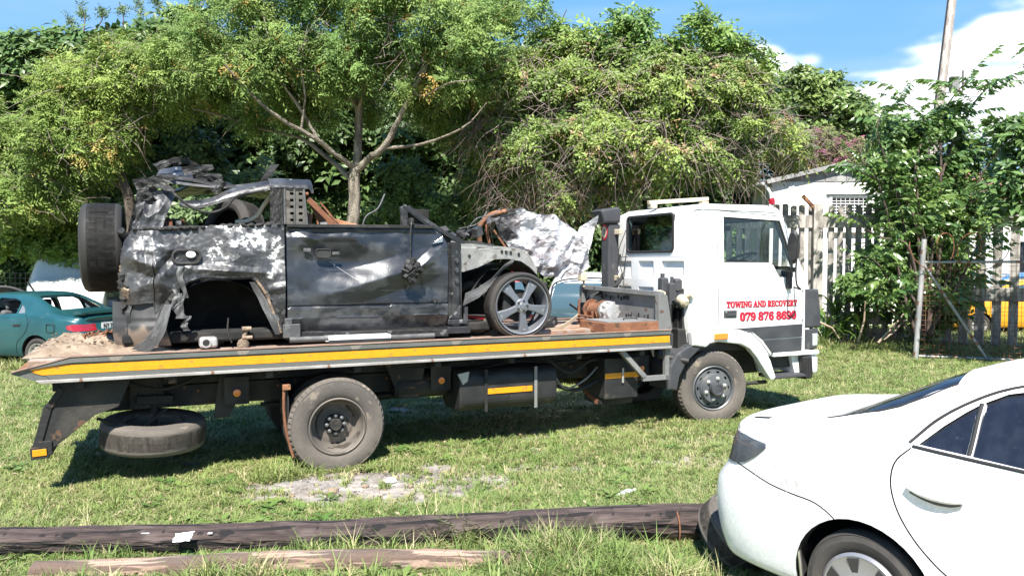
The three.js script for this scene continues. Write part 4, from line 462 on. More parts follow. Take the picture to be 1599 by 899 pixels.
{ const e = sub('intake_stack', truck, [3.98, 0, -1.68]); part('column', box(0.17, 1.35, 0.2, 0, 1.78, 0, 0.03), M.plasticGrey, e); part('head', prism([[-0.16, 2.44], [0.08, 2.45], [0.10, 2.62], [0.06, 2.66], [-0.18, 2.63], [-0.22, 2.6]], -0.13, 0.13, 0.03), M.plasticGrey, e); parts('bracket', [box(0.05, 0.07, 0.16, 0.03, 2.33, 0.15), box(0.05, 0.07, 0.14, 0.03, 1.72, 0.15)], M.cream, e);
  const d = sub('sticker', e, [-0.088, 2.33, 0.02]); d.userData = {}; const disc = (r, h, m, x, n = 'disc') => { const g = new THREE.CylinderGeometry(r, r, h, 28); g.rotateZ(Math.PI / 2); g.scale(1, 1.35, 1); g.translate(x, 0, 0); };
  const cyl = (r, h, x) => { const g = new THREE.CylinderGeometry(r, r, h, 28); g.rotateZ(Math.PI / 2); g.scale(1, 1.4, 1); g.translate(x, 0, 0); return g; };
  e.remove(d); part('sticker', [cyl(0.075, 0.004, -0.088).translate(0, 2.33, 0.0)], M.redLetter, e, 'round red and cream sticker'); part('sticker_face', [cyl(0.056, 0.004, -0.0915).translate(0, 2.33, 0)], M.cream, e); part('sticker_figures', [lettering('11', 0.05, 0.075, 0.002, FONTS).rotateY(-Math.PI / 2).translate(-0.0938, 2.33, 0)], M.blackLetter, e); }
part('hose', [tube(spline([V(4.02, 1.75, -1.5), V(3.9, 1.62, -1.42), V(3.7, 1.55, -1.4), V(3.52, 1.48, -1.42), V(3.42, 1.3, -1.38)], 24), 0.022, 8), tube(spline([V(4.04, 1.78, -1.46), V(3.92, 1.65, -1.38), V(3.72, 1.58, -1.36), V(3.55, 1.5, -1.38), V(3.45, 1.28, -1.33)], 24), 0.018, 8), tube(spline([V(4.08, 2.35, -1.45), V(4.0, 2.05, -1.5), V(4.06, 1.7, -1.46)], 14), 0.006, 5), tube(spline([V(4.08, 2.35, -1.4), V(4.06, 2.0, -1.42), V(4.0, 1.7, -1.4)], 14), 0.006, 5)], M.rubber, truck);
{ const p = sub('hydraulic_unit', truck); part('valve_block', [box(0.12, 0.26, 0.14, 4.02, 1.56, -0.38, 0.02), box(0.1, 0.18, 0.1, 3.94, 1.66, -0.42, 0.02), box(0.1, 0.16, 0.14, 4.08, 1.66, -0.36, 0.03), rod(V(3.93, 1.74, -0.42), V(3.93, 1.8, -0.42), 0.025), rod(V(4.02, 1.68, -0.36), V(4.02, 1.76, -0.36), 0.02), rod(V(4.0, 1.5, -0.3), V(4.12, 1.4, -0.3), 0.03)], M.plasticGrey, p); parts('bracket', [box(0.3, 0.5, 0.03, 4.02, 1.2, -0.45), box(0.06, 0.5, 0.2, 3.92, 1.2, -0.36), box(0.05, 0.5, 0.16, 4.14, 1.15, -0.36)], M.black, p); part('fluid_bottle', [lathe([[0.001, 0], [0.06, 0], [0.07, 0.03], [0.065, 0.1], [0.03, 0.13], [0.001, 0.13]], 20).rotateX(0.35).translate(4.1, 1.50, -0.30)], M.cream, p); part('bottle_cap', [rod(V(4.12, 1.53, -0.21), V(4.15, 1.55, -0.14), 0.032, 0.028, 14)], M.cream, p); part('work_lamp', [box(0.10, 0.12, 0.08, 3.86, 1.54, -0.36, 0.02, 0, 0, -0.35)], M.cream, p); }
// ---- cab
{
  const outer = [[4.18, 0.98], [4.14, 1.25], [4.135, 2.42], [4.19, 2.55], [4.36, 2.622], [5.3, 2.632], [5.48, 2.605], [5.585, 2.50], [5.90, 1.87], [6.03, 1.6], [6.05, 1.2], [6.04, 0.78], [5.36, 0.76], [5.26, 0.84], [5.06, 0.98], [4.85, 1.03], [4.55, 1.05]];
  const inner = [[4.25, 1.16], [4.205, 1.3], [4.20, 2.40], [4.25, 2.49], [4.40, 2.55], [5.28, 2.56], [5.44, 2.53], [5.52, 2.46], [5.82, 1.85], [5.95, 1.58], [5.97, 1.2], [5.9, 1.14]];
  const ZN = -0.17, ZF = -1.86, shellG = toCreasedNormals(prism(outer, ZF, ZN, 0.055), 0.7); let shell = brush(shellG, M.whitePaint); shell = cut(shell, brush(prism(inner, ZF + 0.06, ZN - 0.06), M.interior));
  const win = [[4.635, 1.93], [4.62, 2.475], [5.50, 2.445], [5.73, 1.93], [5.735, 1.745], [5.50, 1.745], [5.46, 1.80], [5.40, 1.895], [5.33, 1.925]]; const back = roundRect(-1.50, 2.06, -0.49, 2.52, 0.06);
  const sideCut = () => brush(prism(win, -2.2, 0.2), M.whitePaint); shell = cut(shell, sideCut());
  const bw = prism(back, 4.0, 4.3, 0).applyMatrix4(new THREE.Matrix4().set(0, 0, 1, 0, 0, 1, 0, 0, 1, 0, 0, 0, 0, 0, 0, 1)); { const ix = bw.attributes.position.array, nn = bw.attributes.normal.array, uu = bw.attributes.uv.array; for (let i = 0; i < ix.length; i += 9) for (let k = 0; k < 3; k++) { let t = ix[i + 3 + k]; ix[i + 3 + k] = ix[i + 6 + k]; ix[i + 6 + k] = t; t = nn[i + 3 + k]; nn[i + 3 + k] = nn[i + 6 + k]; nn[i + 6 + k] = t; } bw.computeVertexNormals(); }
  shell = cut(shell, brush(bw, M.whitePaint)); shell = cut(shell, brush(prism([[5.49, 2.46], [5.80, 1.86], [6.25, 1.95], [5.9, 2.65]], ZF + 0.12, ZN - 0.12), M.whitePaint));
  for (const [z0, z1] of [[-1.72, -1.40], [-1.24, -0.90], [-0.73, -0.28]]) for (const [y0, y1] of [[1.72, 1.95], [1.42, 1.62]]) shell = cut(shell, brush(new RoundedBoxGeometry(0.05, y1 - y0, z1 - z0, 2, 0.02).rotateZ(-0.09).translate(4.135, (y0 + y1) / 2, (z0 + z1) / 2), M.whitePaint));
  shell = cut(shell, brush(new THREE.BoxGeometry(0.02, 0.012, 1.6).translate(4.135, 2.0, -1.0), M.whitePaint)); 
  const door = [[4.525, 2.54], [5.56, 2.49], [5.875, 1.86], [5.885, 1.18], [5.87, 0.80], [5.37, 0.79], [5.22, 0.95], [5.06, 1.08], [4.575, 1.13]];
  const doorSlot = (z0, z1) => brush(prism(offsetPoly(door, 0.009), z0, z1), M.interior);
  const leafN = meet(shell, brush(prism(door, ZN - 0.075, ZN + 0.08), M.interior)); const leafF = meet(shell, brush(prism(door, ZF - 0.08, ZF + 0.075), M.interior));
  shell = cut(cut(shell, doorSlot(ZN - 0.08, ZN + 0.09)), doorSlot(ZF - 0.09, ZF + 0.08));
  const cab = sub('cab', truck); csgPart('cab_shell', shell, cab); const dn = sub('door', truck, [0, 0, 0]); csgPart('door_leaf', leafN, dn); const df = sub('door', truck); csgPart('door_leaf', leafF, df);
  for (const [d, z, s] of [[dn, ZN, 1], [df, ZF, -1]]) { part('window_pane', prism(offsetPoly(win, 0.004), z - 0.03 * s - 0.003, z - 0.03 * s + 0.003), M.pane, d); part('window_seal', ringGeo(offsetPoly(win, 0.004), 0.016, z - 0.022 * s - 0.008, z - 0.022 * s + 0.008, 0.003), M.rubber, d); }
  part('door_handle', [box(0.19, 0.085, 0.012, 4.735, 1.31, ZN + 0.004, 0.004), box(0.13, 0.03, 0.016, 4.745, 1.295, ZN + 0.012, 0.006)], M.plasticGrey, dn); part('door_hinge', [box(0.03, 0.09, 0.02, 5.885, 1.62, ZN + 0.004, 0.006)], M.whitePaint, dn); part('door_hinge', [box(0.03, 0.09, 0.02, 5.888, 1.25, ZN + 0.004, 0.006)], M.whitePaint, dn); part('handle_lock', lathe([[0.012, 0], [0.012, 0.006], [0.001, 0.007]], 14).translate(4.665, 1.335, ZN + 0.01), M.chrome, dn);
  part('lower_trim', [prism([[4.60, 1.125], [5.872, 1.155], [5.868, 0.995], [5.24, 0.985], [5.09, 1.085]], ZN - 0.005, ZN + 0.014, 0.004), prism([[5.25, 0.972], [5.868, 0.982], [5.865, 0.815], [5.395, 0.81]], ZN - 0.005, ZN + 0.014, 0.004)], M.plasticGrey, dn);
  const words = (t, w, h, x, y, f, shear, fat) => { const a = lettering(t, w, h, 0.002, f, shear, fat); part('shadow_lettering', a.clone().translate(x + 0.008, y - 0.007, ZN + 0.0008), M.blackLetter, dn); part('lettering', a.translate(x, y, ZN + 0.0032), M.redLetter, dn); };
  words('TOWING AND RECOVERY', 1.12, 0.078, 5.235, 1.425, FONT, 0, 0.035); words('079 876 8690', 0.90, 0.108, 5.33, 1.275, FONT, 0, 0.042);
  part('back_window_seal', ringGeo(offsetPoly(back.map(([z, y]) => [z, y]), 0.014), 0.032, -0.012, 0.012, 0.006).rotateY(-Math.PI / 2).applyMatrix4(new THREE.Matrix4().makeScale(1, 1, 1)).translate(4.135, 0, 0), M.rubber, cab);
  part('back_window', prism(back, -0.003, 0.003).rotateY(-Math.PI / 2).translate(4.15, 0, 0), M.paneTint, cab); part('windscreen', [grid(1, 1, (u, v) => [lerp(5.80, 5.50, v), lerp(1.87, 2.47, v), lerp(ZF + 0.12, ZN - 0.12, u)])], M.pane, cab); part('windscreen_seal', [bar(V(5.51, 2.46, ZF + 0.12), V(5.51, 2.46, ZN - 0.12), 0.02), bar(V(5.81, 1.87, ZF + 0.12), V(5.81, 1.87, ZN - 0.12), 0.02), bar(V(5.51, 2.46, ZN - 0.12), V(5.81, 1.87, ZN - 0.12), 0.02), bar(V(5.51, 2.46, ZF + 0.12), V(5.81, 1.87, ZF + 0.12), 0.02)], M.rubber, cab);
  part('dashboard', prism([[5.50, 1.2], [5.48, 1.62], [5.55, 1.80], [5.66, 1.84], [5.93, 1.72], [5.93, 1.2]], ZF + 0.08, ZN - 0.08, 0.02), M.interior, cab);
  for (const z of [-0.6, -1.4]) part('seat', [box(0.5, 0.14, 0.5, 4.95, 1.42, z, 0.05), box(0.14, 0.62, 0.48, 4.66, 1.74, z, 0.05, 0, 0, 0.12), box(0.4, 0.2, 0.4, 4.95, 1.26, z, 0.02)], M.interior, cab);
  part('steering_wheel', [new THREE.TorusGeometry(0.22, 0.017, 10, 40).rotateX(Math.PI / 2).applyMatrix4(new THREE.Matrix4().makeRotationZ(0.42)).translate(5.24, 1.955, -0.58), rod(V(5.24, 1.95, -0.58), V(5.48, 1.55, -0.58), 0.03), bar(V(5.04, 1.86, -0.58), V(5.44, 2.04, -0.58), 0.03, 0.015), rod(V(5.24, 1.95, -0.78), V(5.24, 1.95, -0.38), 0.013)], M.rubber, cab);
  part('rear_view_mirror', [box(0.03, 0.07, 0.24, 5.33, 2.38, -1.05, 0.015, 0, 0.5, 0), rod(V(5.35, 2.40, -1.05), V(5.45, 2.5, -1.05), 0.008)], M.rubber, cab);
  // skirt, wheel arch, front
  part('wheel_arch', [prism([[4.17, 0.96], [4.15, 1.11], [4.42, 1.105], [4.70, 1.13], [4.86, 1.12], [5.02, 1.07], [5.17, 0.97], [5.27, 0.85], [5.35, 0.72], [5.44, 0.50], [5.40, 0.475], [5.355, 0.48], [5.26, 0.60], [5.13, 0.77], [5.02, 0.88], [4.89, 0.94], [4.55, 0.985], [4.42, 0.97], [4.36, 0.93]], ZN - 0.07, ZN + 0.035, 0.022)], M.whitePaint, truck);
  part('marker_lamp', [box(0.20, 0.075, 0.024, 4.565, 1.052, ZN + 0.046, 0.01)], M.orangeLens, truck);
  part('front_panel', [box(0.05, 0.78, 1.66, 6.07, 1.2, (ZN + ZF) / 2, 0.02)], M.plasticGrey, truck); for (const s of [1, -1]) { const z = s > 0 ? ZN : ZF, a = z - s * 0.30, b = z + s * 0.012; part('corner_panel', [prism([[5.92, 1.60], [6.15, 1.585], [6.20, 1.22], [6.185, 1.10], [5.92, 1.095]], Math.min(a, b), Math.max(a, b), 0.025), prism([[5.925, 1.085], [6.16, 1.08], [6.14, 0.83], [5.925, 0.825]], Math.min(a, b), Math.max(a, b) - 0.005 * s, 0.015)], M.plasticGrey, truck); part('headlamp', box(0.10, 0.17, 0.34, 6.10, 0.945, z - s * 0.155, 0.02), M.clearLens, truck); part('indicator', box(0.06, 0.06, 0.3, 6.13, 0.80, z - s * 0.2, 0.02), M.orangeLens, truck); }
  part('sill_strip', [box(0.76, 0.055, 0.05, 5.79, 0.785, ZN - 0.01, 0.01)], M.whitePaint, truck); part('step_well', [prism([[5.38, 0.76], [5.93, 0.76], [5.93, 0.53], [5.47, 0.53]], ZN - 0.34, ZN - 0.30, 0.003), prism([[5.75, 0.76], [5.93, 0.76], [5.93, 0.53], [5.82, 0.53]], ZN - 0.34, ZN - 0.05, 0.004)], M.whitePaint, truck); part('step', [box(0.52, 0.045, 0.3, 5.68, 0.505, ZN - 0.12, 0.01), box(0.52, 0.02, 0.02, 5.68, 0.50, ZN + 0.03, 0.004)], M.plasticGrey, truck);
  part('bumper', [box(0.22, 0.26, 1.68, 6.08, 0.625, (ZN + ZF) / 2, 0.05)], M.whitePaint, truck); part('bumper_guard', [prism([[5.87, 0.74], [6.03, 0.745], [6.055, 0.52], [6.03, 0.455], [5.93, 0.45], [5.90, 0.52]], ZN - 0.16, ZN + 0.035, 0.02), ...[0, 1, 2].map((k) => box(0.012, 0.24, 0.01, 5.925 + k * 0.045, 0.6, ZN + 0.037, 0.003))], M.black, truck);
  part('mirror', [lathe([[0.001, -0.035], [0.08, -0.03], [0.1, 0], [0.085, 0.03], [0.001, 0.035]], 28, 'x').scale(1.0, 2.1, 0.8).rotateY(0.3).translate(5.52, 2.12, 0.04)], M.black, truck); part('mirror_arm', [tube(spline([V(5.74, 1.62, ZN), V(5.66, 1.60, 0.02), V(5.53, 1.66, 0.09), V(5.50, 1.82, 0.1), V(5.54, 2.4, 0.09), V(5.57, 2.46, ZN)], 40), 0.011, 8), box(0.07, 0.22, 0.05, 5.64, 1.71, ZN + 0.02, 0.01), box(0.06, 0.06, 0.09, 5.58, 1.84, -0.05)], M.black, truck);
  part('roof_bead', [tube([V(4.19, 2.555, ZN - 0.002), V(4.36, 2.56, ZN + 0.002), V(5.4, 2.55, ZN + 0.002)], 0.008, 6)], M.whitePaint, cab);
  part('mud_guard', [prism([[4.52, 0.985], [4.46, 1.01], [4.30, 1.0], [4.12, 0.955], [3.96, 0.87], [3.86, 0.72], [3.84, 0.46], [3.965, 0.44], [4.0, 0.60], [4.10, 0.76], [4.28, 0.90], [4.52, 0.95]], ZN - 0.40, ZN + 0.01, 0.02), prism([[4.02, 1.10], [4.20, 1.05], [4.10, 0.95], [3.88, 0.78], [3.84, 0.95]], ZN - 0.26, ZN - 0.2, 0.02)], M.plasticGrey, truck); part('cab_lift_strut', [rod(V(3.88, 0.83, ZN - 0.1), V(4.10, 0.78, ZN + 0.03), 0.032), rod(V(3.8, 0.85, ZN - 0.14), V(3.9, 0.825, ZN - 0.08), 0.045)], M.black, truck);
  part('under_cab', [box(1.9, 0.3, 1.5, 5.0, 1.0, -1.02, 0.02), box(0.5, 0.5, 1.5, 5.7, 0.85, -1.02, 0.02), box(0.12, 0.9, 1.3, 4.16, 0.9, -1.0)], M.black, truck); part('tie_rod', [rod(V(4.9, 0.42, -0.35), V(5.42, 0.43, -0.3), 0.025)], M.black, truck);
}
// ---- things lying on the deck and on the cab
function onTruck(name, label, cat, x, y, z, group) { return thing(name, label, cat, truckPoint(x, y, z).toArray(), TURN, group); }
{ const t = onTruck('timber_batten', 'pale timber batten lying along the roof of the truck cab', 'batten', 4.65, 2.69, -1.1); part('batten', [bar(V(-0.46, 0.0, 0), V(0.46, 0.075, 0.02), 0.06, 0.05, 0.006)], M.cream, t); parts('packing_block', [box(0.09, 0.1, 0.1, 0.4, -0.01, 0.02), box(0.09, 0.05, 0.1, -0.4, -0.045, 0)], M.cream, t); }
M.board = mat({ map: texture(256, 5, (u, v) => { const n = fbm(u, v, 4, 5, 90, 40), k = fbm(u, v, 8, 4, 91); const q = lerp3([0.22, 0.12, 0.075], [0.42, 0.27, 0.18], smooth(0.3, 0.7, n)); return lerp3(q, [0.3, 0.27, 0.24], smooth(0.55, 0.7, k) * 0.7); }), roughness: 0.9 });
[[2.62, -0.42, 0.10, 0.9, 'nearest the deck rail'], [2.75, -0.72, 0.22, 0.85, 'behind the nearest board'], [2.55, -1.05, -0.1, 0.9, 'farthest, below the torn plastic']].forEach(([x, z, a, l, w]) => { const t = onTruck('wooden_board', 'reddish brown wooden board on the deck before the winch, ' + w, 'board', x, 1.152, z, 'boards on the deck'); part('board', box(l, 0.035, 0.22, 0, 0.018, 0, 0.004, 0, a, 0), M.board, t); part('nail_plate', box(0.06, 0.004, 0.08, l * 0.35, 0.039, 0, 0.001, 0, a, 0), M.rust, t); });
{ const t = onTruck('soil_heap', 'brown soil spilled over the tail of the deck', 'soil', -1.95, 1.15, -1.1); t.userData.kind = 'stuff'; part('soil', grid(60, 60, (u, v) => { const x = (u - 0.5) * 1.15, z = (v - 0.5) * 1.85, e = smooth(0.0, 0.16, u) * smooth(1, 0.86, u) * smooth(0, 0.1, v) * smooth(1, 0.9, v); return [x, 0.004 + e * (0.03 + 0.07 * clamp(0.3 + fbm3(x * 3.5, 1, z * 3.5, 4)) + 0.03 * noise3(x * 16, 3, z * 16)), -z, x, z]; }), M.dirt, t); const R = rng(71), L = []; for (let i = 0; i < 130; i++) { const g = new THREE.IcosahedronGeometry(0.004 + R() * R() * 0.018, 0); g.scale(1, 0.7, 1); g.rotateY(R() * 6); L.push(g.translate((R() - 0.5) * 1.0, 0.05 + R() * 0.045, (R() - 0.5) * 1.7)); } stuff(part('clod', L, M.dirt, t)); }
{ const t = onTruck('rusty_chain', 'rusty chain lying on the soil behind the wreck', 'chain', -1.95, 1.23, -1.3), pts = spline([V(0.42, 0.12, 0.45), V(0.25, 0.02, 0.35), V(0.1, 0.0, 0.05), V(-0.05, 0.0, 0.1), V(0.05, 0.0, -0.35), V(-0.15, 0, -0.1), V(-0.2, 0, 0.3)], 46); for (let i = 0; i < 45; i++) { const g = new THREE.TorusGeometry(0.026, 0.0075, 6, 12); g.scale(1.35, 1, 1); const d = pts[i + 1].clone().sub(pts[i]), q = new THREE.Quaternion().setFromUnitVectors(V(1, 0, 0), d.normalize()); g.rotateX(i % 2 ? 1.3 : 0.3); g.applyQuaternion(q); g.translate(...pts[i].toArray()); part('link', g, M.rust, t); } }
// ---------------------------------------------------------------- the burnt and crushed off-roader on the deck (same axes as the truck)
{
  const BX = 0.2, BY = 1.15, BZ = -1.15, w = onTruck('wrecked_suv', 'burnt crushed black off-roader without a roof strapped on the truck deck', 'wrecked car', BX, BY, BZ);
  const wp = (name, geo, m, parent = w, label) => { const g = Array.isArray(geo) ? merged(geo) : clean(geo); g.translate(-BX, -BY, -BZ); return part(name, g, m, parent, label); };
  const parts0 = (n, L, m) => L.map((g) => wp(n, g, m));
  const pw = (L) => (x) => { if (x <= L[0][0]) return L[0][1]; for (let i = 1; i < L.length; i++) if (x <= L[i][0]) return lerp(L[i - 1][1], L[i][1], (x - L[i - 1][0]) / (L[i][0] - L[i - 1][0] || 1)); return L[L.length - 1][1]; };
  const ridge = (x, y, s) => 1 - 2.2 * Math.abs(noise3(x, y, s));
  const crease = (x, y, a, b, wd, amp) => { const dx = b[0] - a[0], dy = b[1] - a[1], t = clamp(((x - a[0]) * dx + (y - a[1]) * dy) / (dx * dx + dy * dy)), d = Math.hypot(x - a[0] - dx * t, y - a[1] - dy * t); return amp * Math.max(0, 1 - d / wd) * (0.4 + 0.6 * Math.sin(Math.PI * clamp(t, 0.05, 0.95))); };
  const dentAt = (x, y, cx, cy, rx, ry, amp) => amp * Math.exp(-(((x - cx) / rx) ** 2) - (((y - cy) / ry) ** 2));
  const panel = (xs, yb, yt, z, nx, ny, t = 0.025, uvn = null) => slab(nx, ny, (u, v) => { const x = lerp(xs[0], xs[1], u), b = yb(x), y = lerp(b, yt(x), v); return [x, y, z(x, y), uvn ? (x - uvn[0]) / (uvn[1] - uvn[0]) : x, uvn ? (y - uvn[2]) / (uvn[3] - uvn[2]) : y]; }, t);
  // metals
  const soot = (a, b, s, o = {}) => mat({ map: mottled(a, b, s, 6, 0.35, 0.75, o.c ?? [0.11, 0.11, 0.11], o.lo ?? 0.70, 1, 512), roughness: o.rough ?? 0.42, metalness: o.metal ?? 0.15, clearcoat: o.coat ?? 0.35, clearcoatRoughness: 0.25, bumpMap: bumpA, bumpScale: o.bump ?? 0.004 });
  const doorPaint = mat({ map: texture(1024, 7, (u, v) => { const x = -0.41 + 1.6 * u, y = 1.24 + 1.1 * v; let c = lerp3([0.014, 0.016, 0.021], [0.03, 0.033, 0.04], smooth(0.35, 0.7, fbm(u, v, 6, 5, 301))); const dust = smooth(0.5, 0.78, fbm(u, v, 9, 6, 302)); c = lerp3(c, [0.10, 0.105, 0.11], dust * 0.55); const streak = 0.35 * smooth(0.62, 0.70, fbm(u, v, 4, 5, 303, 60)) * smooth(0.4, 0.6, fbm(u, v, 6, 3, 304)); c = lerp3(c, [0.17, 0.18, 0.19], streak * 0.5); if (y < 1.5 && y > 1.27) c = lerp3(c, [0.075, 0.075, 0.075], 0.5 * smooth(0.4, 0.6, fbm(u, v, 30, 4, 305))); const scr = Math.abs((y - 1.93) + 0.72 * (x - 0.02)); if (scr < 0.003 && x > 0 && x < 0.25) c = [0.25, 0.25, 0.25]; return c; }, { h: 700 }), roughness: 0.34, metalness: 0.1, clearcoat: 0.5, clearcoatRoughness: 0.22, bumpMap: bumpFine, bumpScale: 0.0008 });
  const quarterPaint = mat({ map: texture(1024, 8, (u, v) => {
    const x = -1.85 + 1.46 * u, y = 1.2 + 1.2 * v; const n = fbm(u, v, 8, 6, 311), n2 = fbm(u, v, 34, 5, 312); let c = lerp3([0.02, 0.021, 0.023], [0.075, 0.075, 0.078], smooth(0.32, 0.72, n)); c = lerp3(c, [0.16, 0.16, 0.16], smooth(0.60, 0.72, n2) * 0.5);
    const patch = (cx, cy, rx, ry, k) => k * (1 - Math.hypot((x - cx) / rx, (y - cy) / ry)); const q = Math.max(patch(-0.64, 2.15, 0.15, 0.09, 0.65), patch(-0.82, 2.15, 0.13, 0.08, 0.35), patch(-0.50, 2.03, 0.08, 0.15, 0.9), patch(-0.95, 2.00, 0.12, 0.05, 0.5), patch(-0.90, 2.26, 0.26, 0.03, 0.7), patch(-0.55, 1.82, 0.05, 0.05, 0.9), patch(-1.62, 2.12, 0.09, 0.07, 0.3), patch(-1.55, 2.05, 0.09, 0.05, 0.3), patch(-1.05, 2.05, 0.06, 0.03, 0.7));
    const f3 = fbm(u, v, 90, 4, 313), e = q * 0.9 - 0.09 + (n2 - 0.5) * 1.5 + (n - 0.5) * 0.9 + (f3 - 0.5) * 0.7, m = smooth(0.26, 0.36, e) * smooth(0.30, 0.52, f3 + 0.35 * e); c = lerp3(c, lerp3([0.10, 0.10, 0.102], [0.26, 0.26, 0.265], f3), smooth(-0.05, 0.3, e) * 0.6); c = lerp3(c, lerp3([0.46, 0.46, 0.45], [0.74, 0.74, 0.73], smooth(0.3, 0.6, f3)), m); if (m < 0.5 && q + (n2 - 0.5) > 0.0) c = lerp3(c, [0.2, 0.2, 0.2], 0.4); const k = 0.85 + 0.3 * vnoise(u * 300, v * 250, 300, 250, 4); return [c[0] * k, c[1] * k, c[2] * k]; }, { h: 840 }), roughness: 0.48, metalness: 0.15, clearcoat: 0.25, clearcoatRoughness: 0.3, bumpMap: bumpA, bumpScale: 0.003 });
  const mSoot = soot([0.018, 0.018, 0.019], [0.055, 0.055, 0.056], 320), mDull = soot([0.016, 0.016, 0.016], [0.04, 0.039, 0.038], 321, { rough: 0.75, coat: 0, bump: 0.008 }), mBright = soot([0.022, 0.023, 0.026], [0.075, 0.076, 0.082], 322, { metal: 0.2, rough: 0.55, coat: 0.15, c: [0.2, 0.2, 0.2] }), mApron = soot([0.20, 0.20, 0.19], [0.30, 0.295, 0.28], 323, { rough: 0.7, coat: 0, c: [0.13, 0.115, 0.1], metal: 0.1 }), mInside = mat({ map: mottled([0.012, 0.012, 0.012], [0.03, 0.027, 0.025], 324, 6), roughness: 0.95 }), mStrip = soot([0.07, 0.07, 0.07], [0.13, 0.13, 0.13], 325, { rough: 0.65, coat: 0 });
  const mSheet = mat({ map: texture(512, 9, (u, v) => { const n = fbm(u, v, 5, 6, 331), k = fbm(u, v, 12, 6, 332), d = smooth(0.36, 0.26, u + (n - 0.5) * 0.4); let c = lerp3([0.24, 0.24, 0.255], [0.56, 0.56, 0.585], smooth(0.34, 0.62, n)); c = lerp3(c, [0.15, 0.125, 0.125], smooth(0.50, 0.66, k) * 0.8); return lerp3(c, lerp3([0.04, 0.04, 0.042], [0.14, 0.13, 0.13], k), d); }), roughness: 0.5, metalness: 0.22, bumpMap: bumpA, bumpScale: 0.02 });
  // floor, bulkheads and the far side
  wp('floor_pan', [box(3.5, 0.1, 1.6, -0.05, 1.26, -1.15, 0.03), box(0.12, 0.8, 1.6, 1.25, 1.68, -1.15, 0.03), box(0.05, 0.7, 1.5, -0.45, 1.6, -1.15, 0.02), box(0.9, 0.5, 1.0, 1.75, 1.6, -1.25, 0.1)], mInside);
  wp('far_side', panel([-1.78, 1.25], () => 1.25, pw([[-1.78, 2.2], [-0.4, 2.27], [1.25, 2.25]]), (x, y) => -1.98 + 0.04 * fbm3(x * 2, y * 2, 3), 40, 20, 0.03), mSoot);
  wp('wheel_housing', [...slab(24, 4, (u, v) => { const a = lerp(-0.1, Math.PI + 0.1, u); return [-1.0 + 0.5 * Math.cos(a), 1.27 + 0.50 * Math.sin(a), -0.36 - 0.6 * v, u, v]; }, 0.02, [0, 0.02, 0]), box(1.1, 0.75, 0.04, -1.0, 1.55, -0.98)], mInside);
  // rear quarter
  const arch = pw([[-1.545, 1.58], [-1.53, 1.34], [-1.49, 1.47], [-1.42, 1.60], [-1.34, 1.70], [-1.26, 1.765], [-1.15, 1.80], [-0.9, 1.795], [-0.72, 1.80], [-0.63, 1.74], [-0.56, 1.58], [-0.50, 1.42], [-0.46, 1.28], [-0.42, 1.27]]);
  const zq = (x, y) => { let z = -0.365 + 0.095 * Math.cos((y - 1.86) * 2.7) + 0.026 * ridge(x * 1.7, y * 2.1, 7); z += 0.035 * fbm3(x * 2.6, y * 2.6, 5, 3); const left = smooth(-1.15, -1.6, x); z += left * (0.075 * ridge(x * 2.3 + 1, y * 2.9, 2.5) * 0.8 - 0.05); z += crease(x, y, [-1.55, 2.18], [-1.48, 1.65], 0.08, 0.08) + crease(x, y, [-1.74, 1.98], [-1.45, 1.86], 0.09, 0.075) + crease(x, y, [-1.60, 1.75], [-1.38, 2.0], 0.05, -0.04); z += crease(x, y, [-1.25, 1.88], [-0.5, 1.83], 0.05, 0.03) + crease(x, y, [-0.56, 1.68], [-0.41, 1.72], 0.05, 0.045) + dentAt(x, y, -0.5, 1.95, 0.09, 0.12, -0.04) + dentAt(x, y, -1.0, 1.95, 0.2, 0.07, -0.02); z += 0.004 * noise3(x * 30, y * 30, 1); if (x < -1.66) z -= (x + 1.66) ** 2 * 6; return z; };
  wp('rear_quarter_panel', panel([-1.80, -0.425], (x) => x < -1.535 ? lerp(1.56, 1.58, smooth(-1.8, -1.55, x)) : arch(x), pw([[-1.8, 1.98], [-1.77, 2.12], [-1.70, 2.21], [-1.5, 2.215], [-1.2, 2.25], [-0.9, 2.275], [-0.6, 2.285], [-0.42, 2.28]]), zq, 150, 90, 0.02, [-1.85, -0.39, 1.2, 2.4]), quarterPaint);
  wp('arch_lip', [[-1.53, 1.34], [-1.49, 1.47], [-1.42, 1.60], [-1.34, 1.70], [-1.26, 1.765], [-1.15, 1.80], [-0.9, 1.795], [-0.72, 1.80], [-0.63, 1.74], [-0.56, 1.58], [-0.50, 1.42], [-0.46, 1.28]].reduce((L, p, i, A) => { if (i) L.push(bar(V(...A[i - 1], -0.30), V(...p, -0.30), 0.05 + 0.015 * Math.sin(i * 2.3), 0.035)); return L; }, []), mDull);
  wp('arch_strip', slab(5, 14, (u, v) => { const a = pw([[0, -0.50], [0.35, -0.555], [0.7, -0.63], [1, -0.72]])(v), y = lerp(1.265, 1.755, v); return [a + 0.065 * (u - 0.5) * (0.6 + 0.8 * Math.sin(v * 3)), y, -0.262 + 0.02 * Math.sin(v * 6), u, v]; }, 0.012), mStrip); wp('arch_strip', tube(spline([V(-0.47, 1.28, -0.27), V(-0.53, 1.45, -0.26), V(-0.60, 1.64, -0.26), V(-0.68, 1.77, -0.27)], 20), 0.014, 6), M.dirt);
